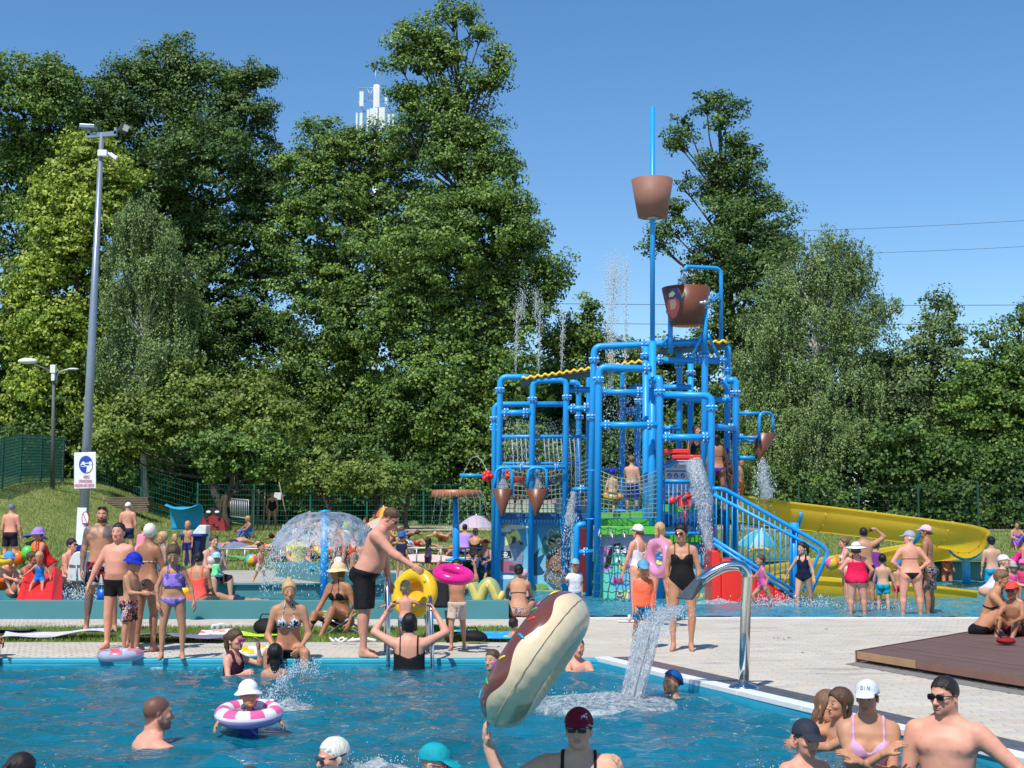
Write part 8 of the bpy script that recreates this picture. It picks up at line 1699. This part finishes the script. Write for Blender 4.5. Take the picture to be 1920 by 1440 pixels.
def bag(label,px,py,z,s,c_,dd=None):
    g=G(px,py,z) if z is not None else GT(px,py); fn=lambda P:smin(s_ell(P,(0,0,s[2]*.45),(s[0],s[1],s[2]*.55)),s_ell(P,(s[0]*.3,0,s[2]*.25),(s[0]*.9,s[1]*1.1,s[2]*.35)),.04)+.012*wob(P,16)
    v,f=surf(fn,(-s[0]*1.8,-s[1]*1.8,-.02),(s[0]*1.8,s[1]*1.8,s[2]*1.3),.018); root=T('bag',g,label,'bag'); o=bpy.data.objects.new('pouch',arrmesh('pouch',v,f,cmat(c_),smooth=True)); COL.objects.link(o); o.parent=root
    m=MB(); m.tube([V3(-s[0]*.5,0,s[2]*.8),V3(-s[0]*.3,0,s[2]*1.25),V3(s[0]*.3,0,s[2]*1.25),V3(s[0]*.5,0,s[2]*.8)],.010,6); h=m.build('handle',cmat((30,30,34))); h.parent=root; h.matrix_parent_inverse.identity()
bag('black bag on the grass strip behind the seated woman in the patterned bikini',497,1188,Z1,(.16,.12,.20),(22,22,26)); bag('black strapped bag lying on the blue towel right of the yellow float',885,1200,Z1,(.16,.10,.12),(20,20,24))
bag('dark backpack on the lawn beside the dark haired woman near the tower',905,1050,None,(.22,.18,.38),(34,38,48)); bag('dark bag on the lawn behind the white inflatable balls',592,1015,None,(.4,.3,.35),(40,40,55)); bag('red and dark bag on the brown deck behind the seated child',1884,1206,.20,(.10,.07,.07),(140,25,35))
bag('dark patterned bag on the lawn behind the water umbrella',615,1008,None,(.5,.3,.4),(45,38,52))
# white sandals
for i,(px,py,lab) in enumerate(((403,1186,'left one of the white sandals standing on the deck behind the goggles girl'),(414,1184,'right one of the white sandals standing on the deck behind the goggles girl'),(1174,1167,'white slipper at the foot of the woman in the white cap'))):
    g=G(px,py,.06); m=MB(); m.box((0,0,.02),(.095,.25,.02)); o=m.build('sandal',mat('white_foam',(.75,.72,.74),rough=.6),bevel=.012); o.location=g; o.rotation_euler=(0,0,.3 if i<2 else 1.4); m=MB(); m.tube([V3(-.05,-.05,.04),V3(-.03,-.05,.10),V3(.03,-.05,.10),V3(.05,-.05,.04)],.022,8); q=m.build('strap',mat('white_foam',(.75,.72,.74))); q.parent=o; tag(o,lab,'sandal')
# white strapped sandals on the grass
m=MB(); pts=[V3(.12*math.cos(a)*(1+.3*math.sin(3*a)),.08*math.sin(a),.03+.02*math.sin(5*a)) for a in np.linspace(0,2*PI,30)]; m.tube(pts,.012,6); m.tube([V3(.1,0,.02),V3(.3,.05,.04),V3(.42,-.03,.02)],.02,6); o=m.build('cord',mat('white_foam',(.75,.72,.74))); o.location=G(640,1204,.09); tag(o,'tangled white straps lying on the grass below the deck chair','straps')
# lime deck chair
dd=18.7; DC=T('deck_chair',G(640,1185,.06),'lime green folding deck chair under the woman with the beige hat','deck chair'); LM=cmat((165,225,50)); x=Xp(650,1150,dd)
m=MB(); m.slab([V3(x-.34,dd-.3,.33),V3(x+.16,dd-.3,.30),V3(x+.16,dd+.3,.30),V3(x-.34,dd+.3,.33)],(0,0,1),.02); m.build('seat',LM,DC); m=MB(); m.slab([V3(x+.12,dd-.3,.30),V3(x+.34,dd-.3,1.02),V3(x+.34,dd+.3,1.02),V3(x+.12,dd+.3,.30)],(-1,0,.2),.02); m.build('backrest',LM,DC)
for sy in (-.31,.31):
    for a,b in ((V3(x-.36,dd+sy,.35),V3(x+.30,dd+sy,.06)),(V3(x+.16,dd+sy,.35),V3(x-.25,dd+sy,.06)),(V3(x+.05,dd+sy,.3),V3(x+.36,dd+sy,1.05))): m=MB(); m.tube([a,b],.013,8); m.build('leg',GREY,DC)
# black pushchair / trolley beside the yellow float
dd=17.4; BT=T('black_trolley',G(830,1200,.06),'black fabric beach trolley behind the yellow baby float','trolley'); BF=cmat((34,37,40)); a=at(800,1140,dd);b=at(842,1070,dd); m=MB(); m.slab([V3(a[0]-.25,dd,a[2]),V3(b[0],dd,a[2]),V3(b[0]-.02,dd,b[2]),V3(a[0]-.2,dd,b[2])],(0,1,0),.28); m.build('body',BF,BT,bevel=.03)
for px in (797,836): 
    m=MB(); p=at(px,1160,dd); m.tube([p+V3(0,.0,.1),V3(p[0]+.05,dd,.10)],.02,8); m.build('leg',BF,BT); m=MB(); m.lathe((p[0]+.05,dd-.03,.13),[(.07,0),(.07,.05),(0,.05)],16,axis=(0,1,0)); m.build('wheel',BF,BT)
# stroller
dd=38.; g=GT(62,1060); dd=g[1]; ST=T('stroller',g,'black stroller with a grey blue hood on the grass behind the red slide','stroller'); sc_=mpp(dd)
m=MB(); V=[];n=12
for i in range(n+1):
    for j in range(n+1): a=i/n*PI*.62+.5; b=j/n*PI; V.append(at(62,1022,dd)+V3(24*sc_*math.cos(a)*1.05,.28*math.cos(b),24*sc_*math.sin(a)*(math.sin(b)*.25+.75)))
m.add(V,[(i*(n+1)+j,(i+1)*(n+1)+j,(i+1)*(n+1)+j+1,i*(n+1)+j+1) for i in range(n) for j in range(n)]); o=m.build('hood',cmat((88,88,140)),ST); o.modifiers.new('thickness','SOLIDIFY').thickness=.015
m=MB(); m.slab([at(45,1018,dd-.2),at(60,1040,dd-.2),at(80,1038,dd-.2),at(70,1010,dd-.2)],(0,1,0),.4); m.build('seat',cmat((30,40,38)),ST,bevel=.03)
for a,b in (((31,1003),(46,1060)),((70,1015),(40,1062)),((44,1030),(76,1062)),((31,1003),(42,1004))):
    for s_ in (-.24,.24): tube_obj(ST,'frame_tube',[at(*a,dd+s_),at(*b,dd+s_)],.016,mat('black_metal',(.05,.05,.055)),8)
for px in (36,74):
    for s_ in (-.26,.26): m=MB(); m.torus(at(px,1056,dd+s_),.10,.03,(0,1,0),20,8); w_=m.build('wheel',mat('tyre',(.02,.02,.022),rough=.8),ST); m=MB(); m.lathe(at(px,1056,dd+s_),[(.08,-.01),(.08,.01),(0,.02)],14,axis=(0,1,0)); m.build('rim',GREY,w_)
# toy: orange green inflatable by the stroller, blue tub, bin, white playhouse, blue slide
def simple(fnm,label,cat,px,py,build,z=None): 
    g=GT(px,py) if z is None else G(px,py,z); root=T(fnm,g,label,cat); build(root,g); return root
def f1(r_,g):
    for k,(dx,c_) in enumerate(((-.22,(240,110,30)),(0,(80,200,80)),(.22,(240,110,30)))): m=MB(); m.sph(g+V3(dx,0,.25+.12*k),(.15,.15,.17),12,8); m.build('bulb',mat('toy_%d'%k,lin(c_),rough=.35),r_)
simple('inflatable_toy','orange and green inflatable toy beside the stroller','inflatable toy',51,1066,f1)
def f2(r_,g):
    dd=g[1]; a=at(335,1062,dd-.1);b=at(378,1006,dd); m=MB(); m.slab([V3(a[0]+.1,dd,g[2]),V3(b[0]-.1,dd,g[2]),V3(b[0],dd,b[2]),V3(a[0],dd,b[2])],(0,1,0),.6); m.build('body',cmat((24,40,85)),r_,bevel=.03); m=MB(); m.box(((a[0]+b[0])/2,dd+.28,b[2]+.03),(b[0]-a[0]+.06,.7,.07)); m.build('lid',cmat((35,65,140)),r_,bevel=.02)
simple('waste_bin','dark blue waste bin behind the blond boy on the terrace','bin',356,1062,f2)
def f3(r_,g):
    dd=g[1]+.3; W3=mat('white_playhouse',(.74,.75,.72),rough=.5); m=MB(); m.slab([at(357,1060,dd),at(384,1062,dd),at(387,985,dd),at(374,984,dd),at(356,1004,dd)],(0,1,0),.5); m.build('slide_bed',W3,r_,bevel=.03); m=MB(); m.slab([at(376,1045,dd-.05),at(386,1045,dd-.05),at(386,1000,dd-.05),at(372,1002,dd-.05)],(0,-1,0),.04); m.build('step_panel',mat('lime_vinyl',(.35,.7,.05)),r_)
simple('play_slide','white and lime toddler slide behind the blond boy','slide',372,1060,f3)
def f4(r_,g):
    dd=24.1; W3=mat('white_playhouse',(.74,.75,.72)); m=MB(); n=14; pts=[at(126+20*(1-math.cos(q))-0,1080-46*math.sin(q)*1.0,dd) for q in np.linspace(0,PI/2,n)]+[at(156,1034,dd),at(156,1090,dd),at(126,1090,dd)]; m.slab(pts,(0,1,0),.5); m.build('side_panel',W3,r_,bevel=.02); m=MB(); m.tube([at(128,1059,dd-.02),at(155,1060,dd-.02)],.012,6); m.tube([at(143,1060,dd-.02),at(144,1088,dd-.02)],.012,6); m.build('panel_groove',GREY,r_)
    m=MB(); m.slab([at(124,1044,dd+.4),at(146,1022,dd+.4),at(146,1036,dd+.4),at(134,1052,dd+.4)],(0,1,0),.4); m.build('blue_chute',cmat((20,70,200)),r_)
simple('playhouse','white plastic toddler climber with a blue chute behind the tattooed man','play structure',140,1095,f4)
# buckets and small toys
def tubthing(label,px,py,z,r,h,c_,name='toy_bucket'):
    g=G(px,py,z) if z is not None else GT(px,py); m=MB(); m.lathe((0,0,0),[(0,0),(r*.75,0),(r,h),(r*.92,h),(r*.7,.01),(0,.01)],18); o=m.build(name,mat('toy_plastic_%d_%d_%d'%c_,lin(c_),rough=.35)); o.location=g; m=MB(); m.tube([V3(-r,0,h),V3(-r*.7,0,h+r*.7),V3(r*.7,0,h+r*.7),V3(r,0,h)],.006,5); q=m.build('handle',GREY); q.parent=o; return tag(o,label,'bucket')
tubthing('blue bucket standing in the paddling pool behind the tattooed man',192,1130,.26,.10,.22,(20,90,190)); tubthing('small turquoise bucket on the planter wall',585,1072,.70,.07,.10,(40,170,190)); tubthing('yellow toy tub beside the coral swimsuit',347,1115,.45,.12,.10,(250,190,30))
# pinwheel toys
for px,py,lab in ((472,1062,'rainbow beach ball on the terrace left of the running wet boy'),): ball(lab,GT(px,py)+V3(0,0,.15),.16,[YV,PV,BV,TV])
# thin railing along the lawn
def railing(label,px0,px1,py,z0,h,dd):
    root=T('railing',(Xp(px0,py,dd),dd,z0),label,'railing'); tube_obj(root,'top_rail',[V3(Xp(px0,py,dd),dd,z0+h),V3(Xp(px1,py,dd),dd,z0+h)],.02,GREY,8)
    for x in np.linspace(Xp(px0,py,dd),Xp(px1,py,dd),6): tube_obj(root,'post',[V3(x,dd,z0),V3(x,dd,z0+h)],.018,GREY,8)
railing('low grey metal railing along the lawn left of the water umbrella',392,560,1040,.52,.42,33.5); railing('low grey metal railing along the lawn behind the girl in lilac and black',690,918,1045,.52,.42,34.5)
# wooden deck platform
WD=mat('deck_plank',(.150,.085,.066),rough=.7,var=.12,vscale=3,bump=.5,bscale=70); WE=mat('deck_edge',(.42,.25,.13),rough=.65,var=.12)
zp=.18; c0=G(1610,1221,zp); c1=G(1808,1187,zp); u=nrm((c1-c0)*V3(1,1,0)); c2=G(1925,1279,.14); f_=nrm((c2-c0)*V3(1,1,0)); DK=T('wooden_deck',(c0[0],c0[1],DECK),'low brown plank platform on the right side of the paving','wooden platform')
Lf=6.2; Lb=6.5; npk=44; wv=Lb/npk
for i in range(npk):
    o0=c0+u*(i*wv+.004); o1=c0+u*((i+1)*wv-.004); s=[o0,o1]; 
    P=[o0,o0+f_*Lf,o1+f_*Lf,o1]; m=MB(); z_=zp+rng.normal(0,.001); P=[V3(p[0],p[1],z_-.03) for p in P]; m.slab(P[::-1] if np.cross((P[1]-P[0])[:2],(P[2]-P[0])[:2])<0 else P,(0,0,1),.03); m.build('plank',WD,DK)
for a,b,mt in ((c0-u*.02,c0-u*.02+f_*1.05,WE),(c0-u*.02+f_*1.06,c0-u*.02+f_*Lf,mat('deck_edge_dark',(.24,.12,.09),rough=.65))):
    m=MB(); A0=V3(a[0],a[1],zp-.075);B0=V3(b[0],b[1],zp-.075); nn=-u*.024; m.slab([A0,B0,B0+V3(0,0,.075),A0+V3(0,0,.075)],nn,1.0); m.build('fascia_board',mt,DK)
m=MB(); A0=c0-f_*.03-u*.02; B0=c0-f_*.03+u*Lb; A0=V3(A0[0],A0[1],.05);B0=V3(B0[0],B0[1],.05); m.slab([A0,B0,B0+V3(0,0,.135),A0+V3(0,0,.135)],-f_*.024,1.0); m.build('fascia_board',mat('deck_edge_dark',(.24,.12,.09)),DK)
m=MB(); P=[c0-u*.28-f_*.05,c0-u*.28+f_*Lf,c0+f_*Lf,c0-f_*.05]; m.slab([V3(p[0],p[1],.061) for p in P],(0,0,1),.004); m.build('platform_dark_strip',mat('dark_strip_grey',(.20,.19,.18),rough=.9,var=.3,vscale=20),DK)  # thin dark grey strip along the platform's front edge
# unused point on the platform; no canopy is built to stripe it with shade
c_=c0+u*5.5+f_*1.5
# fallen leaves on the deck
m=MB()
for px,py in ((1506,1224),(1460,1197),(1470,1198),(1452,1196),(1480,1196),(1595,1342),(1550,1180),(1400,1215)):
    g=G(px,py,.068); a=rng.uniform(0,6); m.add([g+V3(.03*math.cos(a),.03*math.sin(a),0),g+V3(-.01,.015,.012),g-V3(.03*math.cos(a),.03*math.sin(a),0),g+V3(.012,-.015,.006)],[(0,1,2,3)])
m.build('fallen_leaves',mat('dry_leaf',(.08,.05,.025),rough=.9),kind='stuff')
